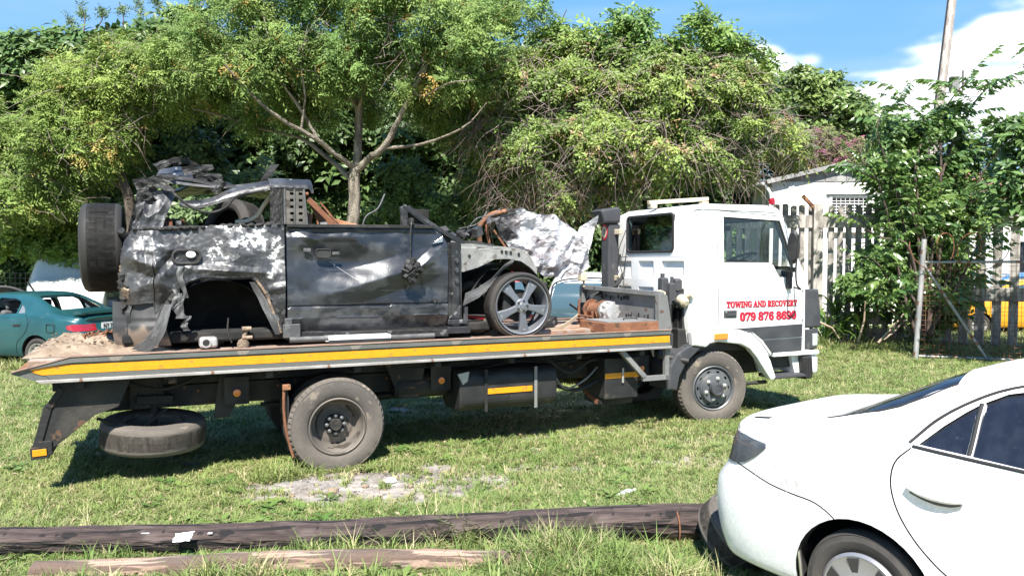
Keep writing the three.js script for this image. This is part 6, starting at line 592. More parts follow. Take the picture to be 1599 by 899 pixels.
function carLoft(p, inset = 0, floor = null) {
  const x0 = p.x0 + inset, x1 = p.x1 - inset, n = p.nx ?? 64, T = curve(p.top), B = curve(p.belt), HW = curve(p.half), WR = curve(p.roofHalf), st = [];
  for (let i = 0; i <= n; i++) { const t = i / n; st.push(lerp(x0, x1, t < 0.12 ? t * 0.55 : t > 0.88 ? 1 - (1 - t) * 0.55 : 0.066 + (t - 0.12) / 0.76 * 0.868)); }
  const sec = (x) => {
    const hw = Math.max(0.05, HW(x) - inset), top = T(x) - inset, belt = Math.min(B(x), top - 0.02), yb = floor ?? p.sill + inset, wr = Math.max(0.04, Math.min(WR(x), hw) - inset * 0.8), k = clamp((top - belt) / 0.22), dy = belt - yb;
    const w6 = lerp(hw * 0.90, lerp(hw * 0.94, wr, 0.45), k), w7 = lerp(hw * 0.72, wr, k), w8 = lerp(hw * 0.5, wr * 0.80, k);
    const pts = [[0, yb], [hw * 0.80, yb], [hw * 0.93, yb + 0.03], [hw * 0.968, yb + dy * 0.16], [hw * 0.99, yb + dy * 0.34], [hw, yb + dy * 0.55], [hw * 0.995, yb + dy * 0.78], [hw * 0.975, belt - 0.03], [hw * 0.955, belt], [lerp(hw * 0.94, w6, 0.4), lerp(belt, top, 0.22)], [w6, lerp(belt, top, 0.5)], [w7, lerp(belt, top, lerp(0.8, 0.84, k))], [w8, lerp(belt, top, lerp(0.93, 0.965, k))], [w8 * 0.5, lerp(belt, top, lerp(0.985, 0.992, k))], [0, top]];
    const c = new THREE.CatmullRomCurve3(pts.slice(1).map((q) => V(q[0], q[1])), false, 'centripetal').getPoints(p.ny ?? 34); return [V(0, yb), ...c];
  };
  const P = [], I = [], m = (p.ny ?? 34) + 2, shift = (x, y) => { let s = 0; for (const [e, dir, f] of [[p.x0, -1, p.bulgeRear], [p.x1, 1, p.bulgeFront]]) if (f) { const d = Math.abs(x - e); if (d < 0.5) s += dir * curve(f)(y) * Math.pow(1 - d / 0.5, 1.5); } return s; };
  st.forEach((x) => { const s = sec(x); for (let k = 0; k < m; k++) P.push(x + shift(x, s[k].y), s[k].y, s[k].x); for (let k = m - 2; k > 0; k--) P.push(x + shift(x, s[k].y), s[k].y, -s[k].x); });
  const R = 2 * m - 2; for (let i = 0; i < n; i++) for (let k = 0; k < R; k++) { const a = i * R + k, b = i * R + (k + 1) % R, c = a + R, d = b + R; I.push(a, c, b, b, c, d); }
  for (const e of [0, n]) { const base = e * R; for (let k = 1; k < m - 1; k++) { const a = base + k, b = base + k + 1, a2 = base + (R - k) % R, b2 = base + (R - k - 1) % R; if (k === m - 2) { e ? I.push(a, a2, b) : I.push(a, b, a2); } else e ? I.push(a, a2, b, b, a2, b2) : I.push(a, b, a2, b, b2, a2); } const a = base, b = base + 1, c = base + R - 1; e ? I.push(a, c, b) : I.push(a, b, c); }
  const g = new THREE.BufferGeometry(); g.setAttribute('position', new THREE.Float32BufferAttribute(P, 3)); g.setIndex(I); const q = toCreasedNormals(g, 0.7); return boxUV2(q);
}
function boxUV2(g) { const n = g.attributes.normal; const r = boxUV(g); r.setAttribute('normal', n); return r; }
const xzPrism = (pts, y0, y1) => prism(pts.map(([x, z]) => [x, -z]), y0, y1).rotateX(-Math.PI / 2);
function ribbon(pts, w) { const L = [], Rr = []; pts.forEach((p, i) => { const a = pts[Math.max(0, i - 1)], b = pts[Math.min(pts.length - 1, i + 1)], l = Math.hypot(b[0] - a[0], b[1] - a[1]), nx = -(b[1] - a[1]) / l * w / 2, ny = (b[0] - a[0]) / l * w / 2; L.push([p[0] + nx, p[1] + ny]); Rr.unshift([p[0] - nx, p[1] - ny]); }); return [...Rr.reverse().reverse(), ...L].reverse(); }
const smoothLine = (pts, n = 24) => spline(pts.map((p) => V(p[0], p[1])), n).map((p) => [p.x, p.y]);
function carWheel(parent, x, z, R, w, style, far) {
  const g = sub('wheel', parent, [x, R - 0.012, z]); if (far) g.rotation.y = Math.PI; part('tyre', tyreGeo(R, w, R * 0.64, 72, 0, far === undefined ? 3 : 2, 0.02), M.tyre, g);
  if (style === 'cover') { part('wheel_cover', [lathe([[R * 0.66, -0.02], [R * 0.665, 0.0], [R * 0.62, 0.012], [R * 0.57, 0.006], [R * 0.3, 0.02], [R * 0.12, 0.024], [0.001, 0.024]], 64)], M.carSilver, g); around(7, R * 0.44, (a, b, t) => part('cover_slot', prism([[-0.045, -0.012], [0.045, -0.03], [0.045, 0.03], [-0.045, 0.012]], 0.004, 0.0165, 0.002).rotateZ(t).translate(a, b, 0), M.black, g)); }
  else { part('rim', [lathe([[R * 0.655, -0.02], [R * 0.66, 0.0], [R * 0.62, -0.002], [R * 0.58, -0.04], [R * 0.48, -0.045], [R * 0.42, -0.02], [R * 0.2, -0.02], [R * 0.16, 0.01], [0.001, 0.012]], 40)], M.aluminium, g); around(10, R * 0.5, (a, b) => part('rim_hole', lathe([[0.018, -0.02], [0.001, -0.018]], 8).translate(a, b, -0.012), M.black, g)); } return g;
}
const DARK = M.interior;
function makeCar(name, label, pos, turn, o, group) {
  const t = thing(name, label, 'car', pos, turn, group), p = o.body, paint = o.paint; let shell = brush(carLoft(p), paint); const inner = carLoft(p, 0.05, p.sill + 0.2); shell = cut(shell, brush(inner, DARK));
  const R = o.R, wells = o.axles.map((x) => [x, 1]); for (const [x] of wells) for (const s of [1, -1]) { const c = new THREE.CylinderGeometry(o.well, o.well, 0.42, 40).rotateX(Math.PI / 2).translate(x, R + 0.0, s * (o.W / 2 - 0.11)); shell = cut(shell, brush(c, M.black)); }
  const wins = o.windows, wb = (poly, grow = 0) => brush(prism(grow ? offsetPoly(poly, grow) : poly, -1.2, 1.2), paint);
  for (const q of wins) shell = cut(shell, wb(q.poly)); const ends = o.ends ?? []; for (const e of ends) shell = cut(shell, brush(xzPrism(e.poly, e.y0, e.y1), paint));
  let glass = null; if (wins.some((q) => q.glass) || ends.some((q) => q.glass)) glass = cut(brush(carLoft(p, o.recess ?? 0.014), o.glass), brush(carLoft(p, (o.recess ?? 0.014) + 0.006), o.glass));
  if (o.grooves) { const band = cut(brush(carLoft(p, -0.02), DARK), brush(carLoft(p, 0.012), M.black)); for (const l of o.grooves) { const pts = smoothLine(l.pts, l.n ?? 24), ar = ribbon(pts, l.w ?? 0.007); for (const s of [1, -1]) shell = cut(shell, meet(band, brush(s > 0 ? prism(ar, 0.3, 1.2) : prism(ar, -1.2, -0.3), M.black))); } }
  csgPart('body', shell, t);
  wins.forEach((q) => { if (q.glass) for (const s of [1, -1]) { const g = meet(glass, brush(s > 0 ? prism(offsetPoly(q.poly, 0.002), 0.05, 1.2) : prism(offsetPoly(q.poly, 0.002), -1.2, -0.05), o.glass)); csgPart('side_window', g, t); } });
  ends.forEach((q) => { if (q.glass) csgPart(q.name, meet(glass, brush(xzPrism(offsetPoly(q.poly, 0.002), q.y0, q.y1), o.glass)), t); });
  for (const l of o.lamps ?? []) { const band = cut(brush(carLoft(p, l.proud ?? -0.006), l.m), brush(carLoft(p, 0.03), l.m)); for (const s of [1, -1]) { const c = s > 0 ? prism(l.poly, l.z0 ?? 0.3, 1.2) : prism(l.poly, -1.2, -(l.z0 ?? 0.3)); csgPart(l.name, meet(band, brush(c, l.m)), t); } }
  for (const x of o.axles) for (const s of [1, -1]) carWheel(t, x, s * (o.W / 2 - 0.03), R, 0.19, o.wheel, s < 0);
  part('underbody', box(p.x1 - p.x0 - 0.5, 0.12, o.W - 0.5, (p.x0 + p.x1) / 2, p.sill + 0.08, 0, 0.03), M.black, t); if (o.seats) { part('rear_seat', [box(0.5, 0.18, o.W - 0.4, o.seats, 0.5, 0, 0.06), box(0.16, 0.5, o.W - 0.42, o.seats - 0.28, 0.72, 0, 0.06, 0, 0, 0.2)], DARK, t); parts('front_seat', [0.36, -0.36].map((z) => merged([box(0.5, 0.16, 0.46, o.seats + 0.85, 0.5, z, 0.06), box(0.14, 0.56, 0.46, o.seats + 0.6, 0.76, z, 0.06, 0, 0, 0.2), box(0.09, 0.16, 0.26, o.seats + 0.54, 1.12, z, 0.04)])), DARK, t); part('dashboard', box(0.4, 0.22, o.W - 0.3, o.seats + 1.65, 0.78, 0, 0.06), DARK, t); } return t;
}
// the white saloon in the foreground: origin under its rear axle
const sedanBody = (k = {}) => ({ x0: -0.90, x1: 3.52, sill: 0.20, nx: k.nx ?? 90, ny: k.ny ?? 44,
  top: [[-0.90, 1.005], [-0.84, 1.045], [-0.6, 1.075], [-0.40, 1.105], [-0.30, 1.135], [0.0, 1.275], [0.32, 1.425], [0.6, 1.475], [1.0, 1.485], [1.45, 1.455], [1.75, 1.37], [2.1, 1.2], [2.4, 1.07], [2.6, 1.02], [3.1, 0.92], [3.4, 0.78], [3.52, 0.66]],
  belt: [[-0.90, 0.93], [-0.5, 1.0], [0.0, 1.055], [0.3, 1.07], [0.8, 1.035], [1.6, 0.985], [2.4, 0.93], [3.1, 0.82], [3.52, 0.58]], half: [[-0.90, 0.66], [-0.86, 0.735], [-0.78, 0.795], [-0.6, 0.842], [-0.3, 0.868], [0.2, 0.88], [2.2, 0.88], [2.8, 0.86], [3.2, 0.80], [3.42, 0.68], [3.52, 0.54]], roofHalf: [[-0.9, 0.6], [-0.3, 0.66], [0.4, 0.60], [1.4, 0.60], [2.2, 0.68], [3.5, 0.5]],
  bulgeRear: [[0.2, 0.03], [0.38, 0.085], [0.56, 0.105], [0.68, 0.085], [0.75, 0.03], [0.82, 0.0], [0.95, -0.02], [1.0, 0.0]], bulgeFront: [[0.2, 0.05], [0.5, 0.08], [0.7, 0.0]] });
{
  const phi = -52 * Math.PI / 180, C = at(1342, 935, 3.72), N = V(Math.sin(phi), 0, Math.cos(phi)); const pos = V(C.x, 0, C.z).sub(N.clone().multiplyScalar(0.87));
  M.glassNear = mat({ map: mottled([0.010, 0.011, 0.016], [0.017, 0.019, 0.026], 401, 8, 0.3, 0.8, [0.035, 0.035, 0.04], 0.80, 3), roughness: 0.12, clearcoat: 0.6, clearcoatRoughness: 0.08 });
  const car = makeCar('white_saloon', 'white saloon car in the right foreground seen from its rear side', pos.toArray(), phi, { body: sedanBody(), W: 1.76, paint: M.carWhite, R: 0.312, well: 0.365, axles: [0, 2.6], wheel: 'cover', glass: M.glassNear, recess: 0.012,
    windows: [{ poly: [[0.245, 1.092], [0.33, 1.185], [0.415, 1.262], [0.455, 1.293], [0.455, 1.083]], glass: true }, { poly: [[0.478, 1.081], [0.478, 1.308], [0.56, 1.355], [0.68, 1.385], [1.08, 1.395], [1.12, 1.042]], glass: true }, { poly: [[1.2, 1.036], [1.18, 1.392], [1.42, 1.372], [1.6, 1.32], [1.95, 1.10], [1.98, 1.0]], glass: true }],
    ends: [{ name: 'rear_window', poly: [[-0.29, -0.67], [-0.29, 0.67], [-0.1, 0.70], [0.1, 0.69], [0.33, 0.605], [0.33, -0.605], [0.1, -0.69], [-0.1, -0.70]], y0: 1.06, y1: 1.6, glass: true }, { name: 'windscreen', poly: [[1.52, -0.53], [1.52, 0.53], [2.2, 0.62], [2.2, -0.62]], y0: 1.05, y1: 1.6, glass: true }],
    grooves: [{ pts: [[-0.78, 0.80], [-0.66, 0.775], [-0.52, 0.738], [-0.38, 0.72], [-0.24, 0.705], [-0.14, 0.655], [-0.11, 0.62]], w: 0.008 }, { pts: [[0.22, 1.075], [0.16, 1.0], [0.145, 0.9], [0.18, 0.78], [0.26, 0.66], [0.36, 0.565], [0.45, 0.50], [0.50, 0.40], [0.52, 0.28]], w: 0.008, n: 40 }, { pts: [[1.15, 1.03], [1.165, 0.7], [1.15, 0.28]], w: 0.007 }, { pts: [[-0.78, 1.032], [-0.66, 1.048]], w: 0.006, n: 8 }],
    lamps: [{ name: 'tail_lamp', poly: [[-1.1, 0.955], [-0.72, 0.962], [-0.56, 0.948], [-0.555, 0.925], [-0.62, 0.865], [-0.70, 0.815], [-0.78, 0.795], [-1.1, 0.79]], m: mat({ map: mottled([0.035, 0.042, 0.055], [0.075, 0.085, 0.10], 403, 4, 0.3, 0.8), roughness: 0.28, clearcoat: 1, clearcoatRoughness: 0.05 }), z0: 0.42, proud: -0.008 }], seats: 0.55 });
  // trim, handle, scuffs along the bumper, inner well
  const sideZ = (x, y) => { const ray = new THREE.Raycaster(V(x, y, 2), V(0, 0, -1)); const h = ray.intersectObject(sideProbe); return h.length ? h[0].point.z : 0.86; }; const sideProbe = new THREE.Mesh(carLoft(sedanBody())); sideProbe.updateMatrixWorld();
  const on = (pts, d, n = 20) => smoothLine(pts, n).map(([x, y]) => V(x, y, sideZ(x, y) + d));
  part('window_trim', [tube(on([[0.225, 1.083], [0.5, 1.07], [0.8, 1.055], [1.2, 1.03], [1.98, 0.992]], 0.001, 40), 0.0085, 6)], M.rubber, car); part('roof_trim', [tube(on([[0.205, 1.095], [0.29, 1.20], [0.40, 1.29], [0.54, 1.368], [0.68, 1.405], [1.1, 1.415], [1.45, 1.385], [1.7, 1.28]], 0.0, 50), 0.008, 6)], M.rubber, car);
  part('pane_divider', [tube(on([[0.466, 1.085], [0.466, 1.30]], -0.004, 10), 0.011, 6)], M.rubber, car); part('rear_window_seal', [1, -1].map((q) => tube([[-0.29, 0.67], [-0.2, 0.688], [-0.1, 0.70], [0, 0.70], [0.1, 0.69], [0.22, 0.655], [0.33, 0.605]].map(([x, z]) => { const h = new THREE.Raycaster(V(x, 3, q * z), V(0, -1, 0)).intersectObject(sideProbe); return V(x, h.length ? h[0].point.y - 0.002 : 1.1, q * z); }), 0.007, 6)), M.rubber, car);
  const h = sub('door_handle', car), hp = on([[0.225, 0.905], [0.28, 0.893], [0.35, 0.885], [0.42, 0.885], [0.47, 0.89]], 0.014, 24); part('grip', tube(hp, hp.map((_, i) => 0.010 + 0.012 * Math.sin(Math.PI * i / 24)), 10), M.carWhite, h); part('handle_underside', tube(on([[0.24, 0.889], [0.30, 0.878], [0.36, 0.872], [0.42, 0.874], [0.46, 0.882]], 0.012, 16).map((p) => p.add(V(0, -0.008, 0))), [0.004, 0.012, 0.015, 0.012, 0.004], 8), M.plasticGrey, h);
  const R = rng(7), L = []; for (let i = 0; i < 22; i++) { const x = -0.62 + R() * 0.5, y = 0.76 - 0.22 * (x + 0.62) + 0.02 + R() * 0.09, z = sideZ(x, y); if (x > -0.2 && y < 0.72) continue; L.push(box(0.004 + R() * 0.008, 0.006 + R() * 0.035, 0.0012, x, y, z + 0.0004, 0.0003, 0, 0, -0.2 + R() * 0.5)); } stuff(part('scuff_mark', L, mat({ color: [0.46, 0.45, 0.43], roughness: 0.8 }), car)); part('loose_clip', [tube(on([[-0.345, 0.42], [-0.34, 0.35], [-0.34, 0.28]], -0.01, 8), 0.012, 5)], M.chrome, car); part('bumper_reflector', [box(0.02, 0.05, 0.18, -0.985, 0.46, 0.5, 0.006)], M.redLens, car);
}
{ // ---- cars standing behind the truck
  const small = (k) => { const b = sedanBody({ nx: 46, ny: 26 }); const sx = k.sx ?? 0.94, sy = k.sy ?? 0.93, sz = k.sz ?? 0.94; const f = (L, a, c) => L.map(([x, y]) => [x * a, y * c]); return { ...b, x0: b.x0 * sx, x1: b.x1 * sx, sill: 0.2, top: k.top ?? f(b.top, sx, sy), belt: k.belt ?? f(b.belt, sx, sy), half: f(b.half, sx, sz), roofHalf: f(b.roofHalf, sx, sz), bulgeRear: f(b.bulgeRear, sy, 1), bulgeFront: f(b.bulgeFront, sy, 1) }; };
  const win = (sx, sy) => [[[0.29, 1.095], [0.33, 1.165], [0.45, 1.262], [0.455, 1.085]], [[0.49, 1.083], [0.49, 1.285], [0.56, 1.33], [0.68, 1.36], [1.06, 1.375], [1.1, 1.045]], [[1.2, 1.04], [1.18, 1.37], [1.42, 1.35], [1.6, 1.30], [1.95, 1.10], [1.98, 1.01]]].map((p) => p.map(([x, y]) => [x * sx, y * sy])); const ends = (sx, sy, rear, front) => [{ name: 'rear_window', poly: [[-0.25, -0.52], [-0.25, 0.52], [0.0, 0.55], [0.30, 0.49], [0.30, -0.49], [0.0, -0.55]].map(([x, z]) => [x * sx, z * 0.94]), y0: 1.0 * sy, y1: 1.6, glass: rear }, { name: 'windscreen', poly: [[1.54, -0.50], [1.54, 0.50], [2.2, 0.58], [2.2, -0.58]].map(([x, z]) => [x * sx, z * 0.94]), y0: 1.03 * sy, y1: 1.6, glass: front }];
  const lamp = (sx, sy, m) => ({ name: 'tail_lamp', poly: [[-1.1, 0.88], [-0.76, 0.89], [-0.66, 0.86], [-0.68, 0.79], [-0.80, 0.76], [-1.1, 0.755]].map(([x, y]) => [x * sx, y * sy]), m, z0: 0.36, proud: -0.008 });
  { const s = [0.97, 0.925], phi = 164 * Math.PI / 180, base = onGround(55, 578), N = V(Math.sin(phi), 0, Math.cos(phi)), ws = win(...s); const c = makeCar('teal_saloon', 'teal green saloon without rear glass at the left behind the deck tail', base.clone().add(N.clone().multiplyScalar(0.83)).setY(0).toArray(), phi, { body: small({ sx: 0.97, sy: 0.925 }), W: 1.655, paint: M.carTeal, R: 0.295, well: 0.335, axles: [0, 2.5], wheel: 'steel', glass: mat({ color: [0.5, 0.55, 0.58], transmission: 0.75, thickness: 0, roughness: 0.05 }), windows: ws.map((poly, i) => ({ poly, glass: i === 0 })), ends: ends(...s, false, true), grooves: [{ pts: [[0.24, 0.99], [0.16, 0.85], [0.24, 0.65], [0.42, 0.48], [0.46, 0.28]], w: 0.012 }, { pts: [[-0.8, 0.60], [-0.5, 0.585], [-0.34, 0.56]], w: 0.014 }, { pts: [[1.12, 0.95], [1.13, 0.6], [1.12, 0.28]], w: 0.012 }], lamps: [lamp(...s, M.redLens)], seats: 0.5 });
    const rearX = -0.90 * 0.97; part('number_plate', box(0.012, 0.12, 0.50, rearX - 0.012, 0.765, 0.02, 0.003), M.whitePaint, c); part('plate_figures', [lettering('NT 71480', 0.42, 0.075, 0.003, FONTS).rotateY(-Math.PI / 2).translate(rearX - 0.019, 0.765, 0.02)], M.blackLetter, c); part('spoiler', [slab(20, 6, (u, v) => { const z = (u - 0.5) * 1.3; return [rearX + 0.02 + 0.2 * v, 1.045 - 0.05 * Math.abs(z * 1.2) ** 3 + 0.012 * Math.sin(v * 3), z, u, v]; }, 0.025, [0, -1, 0]), box(0.06, 0.07, 0.05, rearX + 0.12, 1.0, 0.5), box(0.06, 0.07, 0.05, rearX + 0.12, 1.0, -0.5)].flat(), M.carTeal, c); part('door_handle', box(0.16, 0.03, 0.03, 0.42, 0.80, -0.835, 0.01), M.black, c); part('fuel_flap', ringGeo(roundRect(-0.42, 0.68, -0.24, 0.83, 0.02), 0.008, -0.826, -0.818, 0.001), M.black, c); part('parcel_junk', [box(0.2, 0.14, 0.3, 0.0, 0.98, 0.3, 0.05), box(0.24, 0.12, 0.24, -0.05, 0.98, -0.25, 0.05)], M.black, c); part('torn_lining', [slab(10, 10, (u, v) => [lerp(-0.2, 0.25, v) , lerp(1.06, 1.24, v) - 0.02, 0.50 + 0.05 * u, u, v], 0.01)].flat(), M.cream, c);
    const door = thing('car_door', 'dark open car door window frame standing up at the left edge', 'car door', at(10, 407, 15.5).setY(0).toArray(), 0.4); part('window_frame', tube(spline([V(-0.7, 1.22, 0), V(-0.4, 1.36, 0), V(-0.05, 1.42, 0), V(0.3, 1.30, 0), V(0.58, 1.02, 0)], 24), 0.035, 8), M.black, door); part('door_panel', box(1.3, 0.75, 0.1, -0.1, 0.62, 0, 0.04), M.carTeal, door); part('sail_bar', bar(V(0.34, 1.52, -0.05), V(0.62, 1.05, -0.02), 0.06, 0.03), M.black, door); part('window_glass', prism([[-0.68, 1.0], [-0.68, 1.2], [-0.4, 1.34], [-0.05, 1.4], [0.28, 1.28], [0.55, 1.0]], -0.003, 0.003), M.paneTint, door); }
  const simple = (name, label, px, Z, phi, paint, k, glass) => { const s = [k.sx ?? 0.94, k.sy ?? 0.93], p = at(px, 407, Z); return makeCar(name, label, [p.x, 0, p.z], phi * Math.PI / 180, { body: small(k), W: 1.65, paint, R: 0.29, well: 0.33, axles: [0, 2.6 * s[0]], wheel: 'steel', glass, windows: win(...s).map((poly) => ({ poly, glass: true })), ends: k.ends ?? ends(...s, true, true), lamps: [lamp(...s, M.redLens)], seats: 0.5 }); };
  const gl = mat({ color: [0.05, 0.09, 0.11], roughness: 0.05, clearcoat: 1, clearcoatRoughness: 0.02 });
  simple('white_hatchback', 'white car with bluish windscreen under the bush behind the teal saloon', 104, 20.0, -60, M.carWhite, { sx: 0.95, sy: 1.50 }, gl); simple('grey_saloon', 'grey saloon beyond the spare wheel with a red tail lamp', 150, 20.2, 150, M.carSilver, { sx: 0.9, sy: 0.98 }, gl);
  simple('blue_hatchback', 'dark blue car showing only its window beside the bumper of the wreck', 200, 22.5, 152, M.carBlue, { sx: 0.9, sy: 1.0 }, gl);
  const hatchTop = [[-0.90, 1.25], [-0.86, 1.50], [-0.7, 1.68], [-0.4, 1.74], [0.4, 1.76], [1.2, 1.74], [1.5, 1.64], [1.8, 1.45], [2.2, 1.18], [2.4, 1.10], [3.0, 0.98], [3.31, 0.72]], hatchBelt = [[-0.9, 1.02], [0, 1.04], [1.6, 1.02], [2.4, 0.98], [3.0, 0.85], [3.31, 0.6]];
  const hatchWins = [[[-0.45, 1.1], [-0.35, 1.52], [0.2, 1.58], [0.25, 1.1]], [[0.33, 1.1], [0.3, 1.58], [0.95, 1.6], [1.0, 1.1]], [[1.08, 1.1], [1.04, 1.6], [1.3, 1.55], [1.9, 1.12]]];
  const hatch = (name, label, px, Z, phi, paint) => { const p = at(px, 407, Z), b = small({ top: hatchTop, belt: hatchBelt }); b.half = [[-0.85, 0.74], [-0.80, 0.78], [-0.6, 0.80], [2, 0.82], [2.8, 0.78], [3.31, 0.55]]; b.x0 = -0.86; b.x1 = 3.3; b.roofHalf = [[-0.9, 0.56], [0.5, 0.60], [2, 0.6], [3.3, 0.5]]; b.bulgeRear = [[0.2, 0.08], [0.6, 0.1], [0.8, 0.0], [1.1, -0.02], [1.7, -0.22]]; const c = makeCar(name, label, [p.x, 0, p.z], phi * Math.PI / 180, { body: b, W: 1.64, paint, R: 0.30, well: 0.34, axles: [0, 2.45], wheel: 'steel', glass: gl, windows: hatchWins.map((poly) => ({ poly, glass: true })), ends: [], lamps: [{ name: 'tail_lamp', poly: [[-1.2, 1.0], [-0.7, 1.0], [-0.7, 0.8], [-1.2, 0.8]], m: M.redLens, z0: 0.55, proud: -0.01 }], seats: 0.3 });
    part('rear_window', slab(14, 10, (u, v) => [-0.865 + 0.205 * v * v + 0.02 * v - 0.0, lerp(1.08, 1.60, v), (u - 0.5) * lerp(1.32, 1.04, v), u, v], 0.012, [1, 0, 0]).map((g) => g.translate(-0.035, 0, 0)), gl, c); part('window_seal', [tube(spline([V(-0.905, 1.07, -0.67), V(-0.905, 1.07, 0.67), V(-0.80, 1.4, 0.6), V(-0.68, 1.61, 0.52), V(-0.68, 1.61, -0.52), V(-0.80, 1.4, -0.6), V(-0.905, 1.07, -0.67)], 60), 0.014, 6)], M.rubber, c); part('wiper', [rod(V(-0.93, 1.06, 0.05), V(-0.88, 1.3, -0.3), 0.012)], M.black, c); part('tailgate_handle', box(0.03, 0.05, 0.22, -0.93, 0.98, 0, 0.01), M.black, c); return c; };
  hatch('white_hatchback', 'white hatchback parked tail on behind the winch of the truck', 921, 12.6, 84, M.carWhite); hatch('red_hatchback', 'red hatchback standing behind the front wheel of the wreck', 790, 13.4, 92, M.carRed);
  simple('yellow_saloon', 'yellow saloon standing behind the dark fence at the right', 1660, 20.5, 175, M.carYellow, { sx: 0.95, sy: 0.98 }, gl); simple('blue_saloon', 'light blue car beyond the yellow one behind the dark fence', 1640, 23.5, 178, M.carBlue, { sx: 0.95, sy: 1.08 }, gl);
}
// ---------------------------------------------------------------- houses, fences, gate, poles
M.wall = mat({ map: mottled([0.78, 0.77, 0.75], [0.66, 0.65, 0.62], 501, 4, 0.35, 0.8, [0.5, 0.47, 0.42], 0.74, 0.5), roughness: 0.95, bumpMap: bumpA, bumpScale: 0.004 });
M.gableBoard = mat({ map: mottled([0.26, 0.255, 0.25], [0.36, 0.35, 0.34], 502, 4), roughness: 0.9 }); M.roofSheet = mat({ map: mottled([0.30, 0.27, 0.25], [0.42, 0.39, 0.36], 503, 5, 0.3, 0.8, [0.25, 0.15, 0.10], 0.68), roughness: 0.85 }); M.redTile = mat({ map: mottled([0.34, 0.16, 0.11], [0.45, 0.24, 0.17], 504, 6), roughness: 0.9 });
M.fenceWood = mat({ map: texture(256, 5, (u, v) => { const n = fbm(u, v, 24, 4, 511, 3), k = fbm(u, v, 5, 4, 512); return lerp3(lerp3([0.23, 0.21, 0.19], [0.44, 0.41, 0.375], smooth(0.3, 0.7, n)), [0.12, 0.115, 0.09], smooth(0.55, 0.75, k) * 0.7); }), roughness: 0.95, bumpMap: bumpA, bumpScale: 0.006 });
{
  const X = 7.42, Z = -22, h = thing('white_house', 'white house with grey gable and barred window behind the slatted fence', 'house', [X, 0, Z]); const Wd = 3.9, D = 7, E = 4.2, A = 4.66;
  part('wall', prism([[0, -0.05], [Wd, -0.05], [Wd, E], [0, E]], -0.2, 0, 0, [[[1.68, 2.85], [2.78, 2.85], [2.78, 3.80], [1.68, 3.80]].reverse()]), M.wall, h); part('wall', box(0.2, E, D, 0.1, E / 2 - 0.02, -D / 2 - 0.205, 0.005), M.wall, h); part('wall', box(0.2, E, D, Wd - 0.1, E / 2 - 0.02, -D / 2 - 0.205, 0.005), M.wall, h); part('wall', box(Wd, E, 0.2, Wd / 2, E / 2 - 0.02, -D - 0.31, 0.005), M.wall, h); part('plinth_band', box(0.16, 1.2, 0.03, 0.55, 3.55, 0.016, 0.004), M.wall, h);
  for (let i = 0; i < 13; i++) { const x0 = 0.02 + i * 0.3, x1 = Math.min(Wd - 0.02, x0 + 0.29), y = (x) => E + 0.42 * (1 - Math.abs(x - Wd / 2) / (Wd / 2)) + 0.005; if (x1 > x0) part('gable_board', prism([[x0, E + 0.003], [x1, E + 0.003], [x1, y(x1)], [x0, y(x0)]], -0.04, 0.02 + (i % 2) * 0.006, 0.003), M.gableBoard, h); }
  const roof = sub('roof', h); for (const s of [-1, 1]) for (let i = 0; i < 9; i++) { const z = 0.16 - i * (D / 8.6); part('roof_sheet', slab(2, 26, (u, v) => { const x = Wd / 2 + s * lerp(0, Wd / 2 + 0.22, u); return [x, A + 0.02 - 0.42 * Math.abs(x - Wd / 2) / (Wd / 2) + 0.012 * Math.sin(v * 44), z - v * D / 8.6, u, v]; }, 0.012, [0, -1, 0]), M.roofSheet, roof); } part('barge_board', [bar(V(-0.2, E - 0.02, 0.17), V(Wd / 2, A + 0.02, 0.17), 0.04, 0.12), bar(V(Wd + 0.2, E - 0.02, 0.17), V(Wd / 2, A + 0.02, 0.17), 0.04, 0.12)], M.gableBoard, roof);
  part('gutter', [box(0.12, 0.09, D, -0.22, E - 0.06, -D / 2, 0.03)], M.whitePaint, h); part('downpipe', tube(spline([V(-0.2, E - 0.1, 0.05), V(-0.12, E - 0.25, 0.07), V(-0.05, E - 0.4, 0.07), V(-0.05, 2, 0.07), V(-0.05, 0, 0.07)], 24), 0.05, 10), M.whitePaint, h);
  const w = sub('window', h, [2.23, 3.325, 0]); part('frame', ringGeo([[-0.58, -0.50], [0.58, -0.50], [0.58, 0.50], [-0.58, 0.50]], 0.07, -0.10, 0.02, 0.006), M.whitePaint, w); part('lintel', box(1.36, 0.09, 0.1, 0, 0.56, 0.03, 0.01), M.whitePaint, w); part('pane', box(1.1, 0.96, 0.008, 0, 0, -0.09, 0.002), M.glassDusty, w); parts('bar', Array.from({ length: 9 }, (_, i) => rod(V(-0.51 + i * 0.128, -0.46, -0.01), V(-0.51 + i * 0.128, 0.46, -0.01), 0.009, 0.009, 6)), M.whitePaint, w); parts('louvre', Array.from({ length: 11 }, (_, i) => box(1.08, 0.012, 0.05, 0, -0.42 + i * 0.084, -0.055, 0.003, 0.5)), M.whitePaint, w); part('sill', box(1.3, 0.06, 0.14, 0, -0.55, 0.05, 0.01), M.wall, w);
  const a = thing('alarm_lamp', 'small red alarm lamp on the corner of the white house', 'lamp', [X - 0.02, 3.55, Z + 0.06]); part('lens', lathe([[0.001, 0.2], [0.06, 0.19], [0.09, 0.12], [0.095, 0], [0.001, 0]], 18, 'y'), M.redLens, a); part('lamp_base', box(0.2, 0.06, 0.14, 0, -0.03, 0, 0.01), M.whitePaint, a);
}
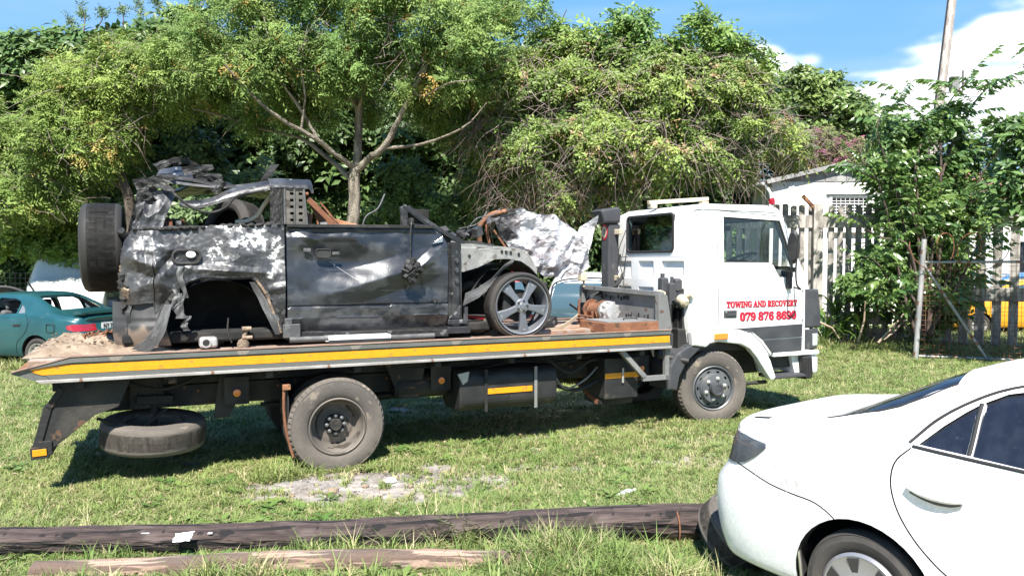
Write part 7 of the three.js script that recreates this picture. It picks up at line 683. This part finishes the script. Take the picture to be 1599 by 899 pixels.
{ const X = 12.6, Z = -25, h = thing('white_house', 'white house with a red tiled roof at the far right beyond the fence', 'house', [X, 0, Z]); part('wall', prism([[0, -0.05], [7, -0.05], [7, 4.0], [0, 4.0]], -0.2, 0, 0, [[1.0, 0.9, 2.3], [3.6, 1.0, 2.3]].map(([x, y]) => [[x, y], [x + 1.2, y], [x + 1.2, y + 1.6], [x, y + 1.6]].reverse())), M.wall, h); part('wall', box(0.2, 4, 5, 0.1, 1.98, -2.71), M.wall, h); for (const x of [1.6, 4.2]) { const w = sub('window', h, [x, 1.75, 0]); part('frame', ringGeo([[-0.64, -0.88], [0.64, -0.88], [0.64, 0.9], [-0.64, 0.9]], 0.08, -0.1, 0.02, 0.005), M.whitePaint, w); part('pane', box(1.2, 1.65, 0.01, 0, 0, -0.1, 0.002), M.glassDusty, w); parts('bar', [0, 1, 2, 3, 4, 5].map((i) => rod(V(-0.5 + i * 0.2, -0.8, 0), V(-0.5 + i * 0.2, 0.8, 0), 0.012, 0.012, 6)), M.whitePaint, w); } const r = sub('roof', h); for (let j = 0; j < 5; j++) part('tile_course', slab(90, 1, (u, v) => { const x = -0.4 + 7.8 * u, d = (j + v) * 0.55; return [x, 3.95 + d * 0.42 - v * 0.04 + 0.02 * Math.abs(Math.sin(x * 10)), 0.4 - d, u, v]; }, 0.03, [0, -1, 0]), M.redTile, r); }
{ // weathered slat fences
  const fence = (a, b, pitch, wd, h, label, seed, rails) => { const n = Math.floor(a.distanceTo(b) / pitch), d = b.clone().sub(a).normalize(), turn = Math.atan2(-d.z, d.x), f = thing('wooden_fence', label, 'fence', a.toArray(), turn), R = rng(seed); const L = a.distanceTo(b); const geos = [0, 1, 2, 3].map((k) => prism([[-wd / 2, 0], [wd / 2, 0], [wd / 2 * (0.96 + 0.04 * (k % 2)), h - 0.012 * k], [wd * 0.1, h + 0.006 * k], [-wd / 2, h - 0.02 + 0.01 * k]], -0.02, 0.02, 0.005)); for (let i = 0; i <= n; i++) { const o = part('slat', geos[Math.floor(R() * 4)], M.fenceWood, f); o.position.set(i * pitch + (R() - 0.5) * 0.02, -0.05 + (R() - 0.5) * 0.06, (R() - 0.5) * 0.015); o.rotation.z = (R() - 0.5) * 0.02; o.rotation.y = (R() < 0.5 ? Math.PI : 0); } for (const y of rails) part('rail', bar(V(-0.1, y, 0.055), V(L + 0.1, y + 0.02, 0.055), 0.055, 0.30, 0.01).applyMatrix4(new THREE.Matrix4()), M.fenceWood, f); return f; };
  const f = fence(V(4.3, 0, -18.2), V(8.75, 0, -17.9), 0.21, 0.135, 3.30, 'weathered grey slatted fence before the white house', 601, [2.85, 0.6]); part('post', box(0.22, 3.3, 0.16, 2.82, 1.62, 0.12, 0.02), M.fenceWood, f); part('post_arm', bar(V(2.80, 3.1, 0.14), V(2.45, 3.45, 0.2), 0.07, 0.07), M.rust, f);
  fence(V(9.1, 0, -18.0), V(13.6, 0, -15.2), 0.32, 0.185, 3.15, 'dark shaded slatted fence behind the wire gate', 602, [2.85, 1.2]);
}
{ // wire gate
  const a = V(8.0, 0, -15.05), g = thing('wire_gate', 'galvanised pipe gate with rusty wire mesh at the right', 'gate', a.toArray(), Math.atan2(-0.9, 2.6) * -1 - 0.66 + 0.0), m = mat({ map: mottled([0.30, 0.295, 0.29], [0.42, 0.41, 0.40], 521, 5, 0.3, 0.8, [0.24, 0.12, 0.07], 0.62), roughness: 0.6, metalness: 0.4 }); const L = 3.6, top = 1.92; part('post', rod(V(-0.06, -0.1, 0), V(0.06, 2.37, 0), 0.05, 0.05, 12), m, g); part('top_rail', rod(V(0.05, top, 0), V(L, top + 0.02, 0), 0.024, 0.024, 10), m, g); part('bottom_rail', rod(V(0.0, 0.08, 0), V(L, 0.06, 0), 0.022, 0.022, 10), m, g); part('brace', rod(V(0.06, top - 0.04, 0.02), V(1.15, 0.1, 0.02), 0.026, 0.026, 10), m, g); part('end_post', rod(V(L, 0, 0), V(L, top + 0.3, 0), 0.04, 0.04, 10), m, g); part('brace', rod(V(L - 0.05, top - 0.04, 0.02), V(2.4, 0.1, 0.02), 0.026, 0.026, 10), m, g);
  const R = rng(71), W2 = []; for (let x = 0.1; x < L; x += 0.085) W2.push(tube(spline([V(x, 0.08, 0), V(x + (R() - 0.5) * 0.04, 0.7, (R() - 0.5) * 0.04), V(x + (R() - 0.5) * 0.04, 1.3, (R() - 0.5) * 0.04), V(x, top, 0)], 10), 0.0042, 3, false)); for (let y = 0.12; y < top; y += 0.095) W2.push(tube(spline([V(0.03, y, 0), V(1.1, y + (R() - 0.5) * 0.06, 0.02), V(2.2, y + (R() - 0.5) * 0.05, -0.02), V(L, y, 0)], 14), 0.0042, 3, false)); stuff(part('wire_mesh', W2, M.rust, g));
  const w = thing('barbed_wire', 'rusty coil of barbed wire sprawling over the top of the wire gate', 'barbed wire', [8.1, 1.95, -15.0]); const pts = []; for (let i = 0; i <= 120; i++) { const t = i / 120, an = t * Math.PI * 2 * 2.6 + 2.6; pts.push(V(-0.05 + 1.25 * t + 0.34 * Math.cos(an), 0.18 + 0.36 * Math.sin(an), 0.1 * Math.sin(t * 20))); } part('wire', tube(pts, 0.009, 5), M.rust, w); const B = []; for (let i = 4; i < 118; i += 3) { const p = pts[i], q = V(R() - 0.5, R() - 0.5, R() - 0.5).normalize().multiplyScalar(0.035); B.push(rod(p.clone().sub(q), p.clone().add(q), 0.004, 0.004, 4)); } stuff(part('barb', B, M.rust, w));
}
{ // wire fence under the bush at the far left
  const f = thing('wire_fence', 'sagging wire mesh fence on thin posts at the far left under the bushes', 'fence', [-15.5, 0, -19.6], 0.05), R = rng(81), L = 7.2, W2 = []; parts('post', [0, 1.8, 3.6, 5.4, 7.2].map((x) => rod(V(x, 0, 0), V(x + (R() - 0.5) * 0.1, 1.75, 0), 0.03, 0.03, 8)), M.rust, f); for (let x = 0; x < L; x += 0.13) W2.push(tube([V(x, 0.05, 0), V(x + (R() - 0.5) * 0.05, 0.9, 0.02), V(x, 1.65, 0)], 0.005, 3, false)); for (let y = 0.1; y < 1.7; y += 0.13) W2.push(tube([V(0, y, 0), V(L / 2, y - 0.03, 0.02), V(L, y, 0)], 0.005, 3, false)); stuff(part('wire_mesh', W2, M.steelGrey, f)); }
{ // utility pole
  const Z = 26, a = at(1470, 140, Z), b = at(1487, 0, Z), d = b.clone().sub(a).divideScalar(b.y - a.y), base = a.clone().sub(d.clone().multiplyScalar(a.y)), p = thing('utility_pole', 'tall weathered timber utility pole behind the shrub at the right', 'pole', base.toArray()); const top = d.clone().multiplyScalar(12.2); part('pole_shaft', tube(spline([V(0, -0.3, 0), d.clone().multiplyScalar(4), d.clone().multiplyScalar(8), top], 20), [0.19, 0.135], 14), mat({ map: barkMap([0.30, 0.26, 0.235], [0.48, 0.44, 0.40], 531), roughness: 0.95, bumpMap: bumpA, bumpScale: 0.01 }), p); part('conduit', tube([d.clone().multiplyScalar(2).add(V(-0.17, 0, 0.06)), d.clone().multiplyScalar(8).add(V(-0.15, 0, 0.05)), d.clone().multiplyScalar(11.6).add(V(-0.13, 0, 0.04))], 0.022, 8), M.rubber, p); part('meter_box', [box(0.26, 0.5, 0.25, d.x * 7.9 + 0.36, 7.85, 0.1, 0.03)], M.steelGrey, p); part('box_bracket', [bar(V(d.x * 7.6, 7.55, 0.1), V(d.x * 7.6 + 0.65, 7.6, 0.1), 0.06), bar(V(d.x * 7.9 + 0.65, 7.6, 0.1), V(d.x * 7.9 + 0.65, 8.3, 0.1), 0.05)], M.steelGrey, p); part('crossarm', bar(V(top.x - 1.0, 11.6, 0.1), V(top.x + 1.0, 11.6, 0.1), 0.1, 0.12), M.fenceWood, p); parts('insulator', [-0.8, 0.30, 0.8].map((x) => rod(V(top.x + x, 10.72, 0.1), V(top.x + x, 10.98, 0.1), 0.05, 0.04, 10)), M.rubber, p); parts('insulator_rod', [-0.8, 0.30, 0.8].map((x) => rod(V(top.x + x, 10.96, 0.1), V(top.x + x, 11.55, 0.1), 0.008, 0.008, 5)), M.steelGrey, p); }
{ // ---- timber poles on the grass, tyre, litter
  const darkWood = mat({ map: texture(768, 6, (u, v) => { const n = 0.5 * fbm(u, v, 20, 5, 541, 3) + 0.5 * fbm(u, v, 90, 3, 545, 6), k = fbm(u, v, 9, 5, 542, 3), c = Math.max(smooth(0.565, 0.60, fbm(u, v, 34, 3, 543, 2)), smooth(0.70, 0.76, fbm(u, v, 14, 4, 546, 10))); let q = lerp3([0.034, 0.023, 0.02], [0.08, 0.056, 0.05], smooth(0.3, 0.7, n)); q = lerp3(q, [0.125, 0.095, 0.084], smooth(0.56, 0.7, k) * 0.5); return lerp3(q, [0.008, 0.006, 0.006], c); }), roughness: 0.9, bumpMap: texture(256, 7, (u, v) => fbm(u, v, 22, 5, 541, 3), { data: true, rep: 1.5 }), bumpScale: 0.045 });
  const paleWood = mat({ map: texture(512, 6, (u, v) => { const n = 0.5 * fbm(u, v, 22, 5, 551, 2) + 0.5 * fbm(u, v, 100, 3, 555, 6), c = smooth(0.57, 0.61, fbm(u, v, 34, 3, 552, 2)), g = fbm(u, v, 5, 4, 553); let q = lerp3([0.22, 0.148, 0.108], [0.34, 0.248, 0.19], smooth(0.3, 0.7, n)); q = lerp3(q, [0.22, 0.19, 0.165], smooth(0.55, 0.7, g) * 0.7); return lerp3(q, [0.07, 0.045, 0.035], c * 0.8); }), roughness: 0.95, bumpMap: bumpA, bumpScale: 0.015 });
  const log = (name, label, a, b, ra, rb, m, endM, seed) => { const t = thing(name, label, 'log', a.clone().setY(0).toArray()), n = 90, pts = []; for (let i = 0; i <= n; i++) { const s = i / n; pts.push(a.clone().lerp(b, s).sub(V(a.x, 0, a.z)).add(V(0, 0.018 * Math.sin(s * 7 + seed) + 0.012 * fbm3(s * 14, seed, 1), 0.02 * Math.sin(s * 5 + seed)))); } const g = tube(pts, pts.map((_, i) => lerp(ra, rb, i / n) * (1 + 0.07 * fbm3(i / n * 20, seed, 4))), 26, false), P = g.attributes.position, N = g.attributes.normal; for (let i = 0; i < P.count; i++) { const d = 0.012 * fbm3(P.getX(i) * 3, P.getY(i) * 26, P.getZ(i) * 26, 3); P.setXYZ(i, P.getX(i) + N.getX(i) * d, P.getY(i) + N.getY(i) * d, P.getZ(i) + N.getZ(i) * d); } g.computeVertexNormals(); part('log_body', g, m, t); for (const e of [0, n]) { const dir = pts[e ? n : 1].clone().sub(pts[e ? n - 1 : 0]).normalize().multiplyScalar(e ? 1 : -1); part('sawn_end', rod(pts[e].clone().sub(dir.clone().multiplyScalar(0.02)), pts[e].clone().add(dir.clone().multiplyScalar(0.004)), (e ? rb : ra) * 0.98, (e ? rb : ra) * 0.93, 24), endM, t); } return t; };
  const d = log('dark_pole_log', 'long dark creosoted timber pole lying across the grass in front', V(-4.2, 0.085, -4.95), V(1.42, 0.12, -5.30), 0.092, 0.12, darkWood, darkWood, 1.3); part('wire_band', [new THREE.TorusGeometry(0.122, 0.006, 6, 40).rotateY(Math.PI / 2 + 0.06).translate(5.33, 0.115, -0.305)], M.rust, d);
  log('pale_log', 'pale split log half hidden in the grass before the dark pole', V(-2.95, 0.035, -4.66), V(0.5, 0.05, -4.87), 0.08, 0.075, paleWood, paleWood, 4.1);
  const ty = thing('loose_tyre', 'worn tyre leaning under the bumper of the white saloon', 'tyre', [1.47, 0, -4.98]); const tg = tyreGeo(0.265, 0.18, 0.18, 96, 0, 4).translate(0, 0, 0.1); tg.applyQuaternion(new THREE.Quaternion().setFromUnitVectors(V(0, 0, 1), V(0.50, 0.72, 0.46).normalize())); part('tyre', tg.translate(0, 0.165, 0), M.tyreDusty, ty);
  M.litter = mat({ color: [0.74, 0.74, 0.72], roughness: 0.6 }); const flat = (name, label, cat, p, s, m, seed, lift = 0.01) => { const t = thing(name, label, cat, p.toArray()), R = rng(seed); part(cat.replace(/ /g, '_') + '_body', slab(8, 6, (u, v) => { const a = (u - 0.5) * 2, b = (v - 0.5) * 2, k = 0.8 + 0.3 * fbm3(a * 2, b * 2, seed, 2); return [a * s * k, lift + 0.02 * s * 5 * fbm3(a * 2 + seed, b * 2, 1, 2) + 0.004, -b * s * 0.6 * k, u, v]; }, 0.004, [0, -1, 0]), m, t); return t; };
  flat('paper_scrap', 'white paper scrap lying on the dark pole at the left', 'paper scrap', at(287, 842, 4.92), 0.075, M.litter, 1, 0.02).rotation.set(0.5, 0, 0.15); flat('paper_scrap', 'small white flake on the dark pole, left of the larger paper', 'paper scrap', at(228, 834, 5.0), 0.03, M.litter, 2, 0.01); flat('paper_scrap', 'tiny white flake on the dark pole, right of the larger paper', 'paper scrap', at(328, 835, 5.0), 0.018, M.litter, 3, 0.01); flat('plastic_sheet', 'pale plastic scrap lying in the shadow under the truck', 'plastic scrap', onGround(922, 664), 0.05, M.litter, 4, 0.02); flat('dry_leaf', 'orange dry leaf on the grass near the spare tyre', 'leaf', onGround(203, 742), 0.045, mat({ color: [0.55, 0.2, 0.05], roughness: 0.8 }), 5, 0.03); flat('rag', 'dark crumpled rag on the grass beside the spare tyre', 'rag', onGround(298, 732), 0.10, mat({ color: [0.09, 0.085, 0.08], roughness: 0.9 }), 6, 0.05); flat('white_scrap', 'white scrap on the far grass before the gate post', 'paper scrap', onGround(1413, 547), 0.06, M.litter, 7, 0.06);
  { const b = thing('plastic_bottle', 'crushed clear plastic bottle lying on the grass in front of the truck', 'bottle', onGround(975, 776).toArray(), 0.7); part('bottle_body', lathe([[0.001, -0.11], [0.032, -0.105], [0.034, -0.03], [0.024, 0], [0.034, 0.03], [0.03, 0.07], [0.012, 0.1], [0.012, 0.12], [0.001, 0.12]], 20, 'x').scale(1, 0.75, 1).translate(0, 0.035, 0), mat({ color: [0.78, 0.8, 0.8], roughness: 0.2, transmission: 0.45, thickness: 0 }), b); part('bottle_cap', rod(V(0.115, 0.035, 0), V(0.135, 0.035, 0), 0.014, 0.014, 12), M.litter, b); }
  const R = rng(717); const places = [[365, 718, 0.05], [345, 672, 0.035], [640, 760, 0.03], [455, 775, 0.03], [520, 768, 0.045], [570, 760, 0.03], [610, 752, 0.05], [428, 781, 0.03], [700, 790, 0.025], [770, 724, 0.025], [1010, 655, 0.03]]; places.forEach(([x, y, s], i) => { const g = new THREE.IcosahedronGeometry(s, 2), p = g.attributes.position; for (let k = 0; k < p.count; k++) { const q = V(p.getX(k), p.getY(k), p.getZ(k)), m = 1 + 0.35 * noise3(q.x / s * 1.3 + i * 7, q.y / s * 1.3, q.z / s * 1.3); p.setXYZ(k, q.x * m, q.y * m * 0.6, q.z * m); } g.computeVertexNormals(); const pos = onGround(x, y); pos.y = s * 0.2; const near = ['beside the spare tyre', 'in the shade left of the rear wheel', 'on the right of the bare patch', 'at the left end of the bare patch', 'in the middle of the bare patch', 'right of the middle of the bare patch', '', 'at the extreme left of the bare patch', 'right of the pale concrete', 'in the grass below the fuel tank', 'by the front wheel'][i]; const o = part('stone', boxUV(g), i === 6 ? M.litter : M.dirt, scene); o.position.copy(pos); tag(o, i === 6 ? 'pale lump of broken concrete on the bare patch' : 'small brown stone ' + near, 'stone', i === 6 ? null : 'small stones on the bare ground'); });
}
renderer.render(scene, camera);
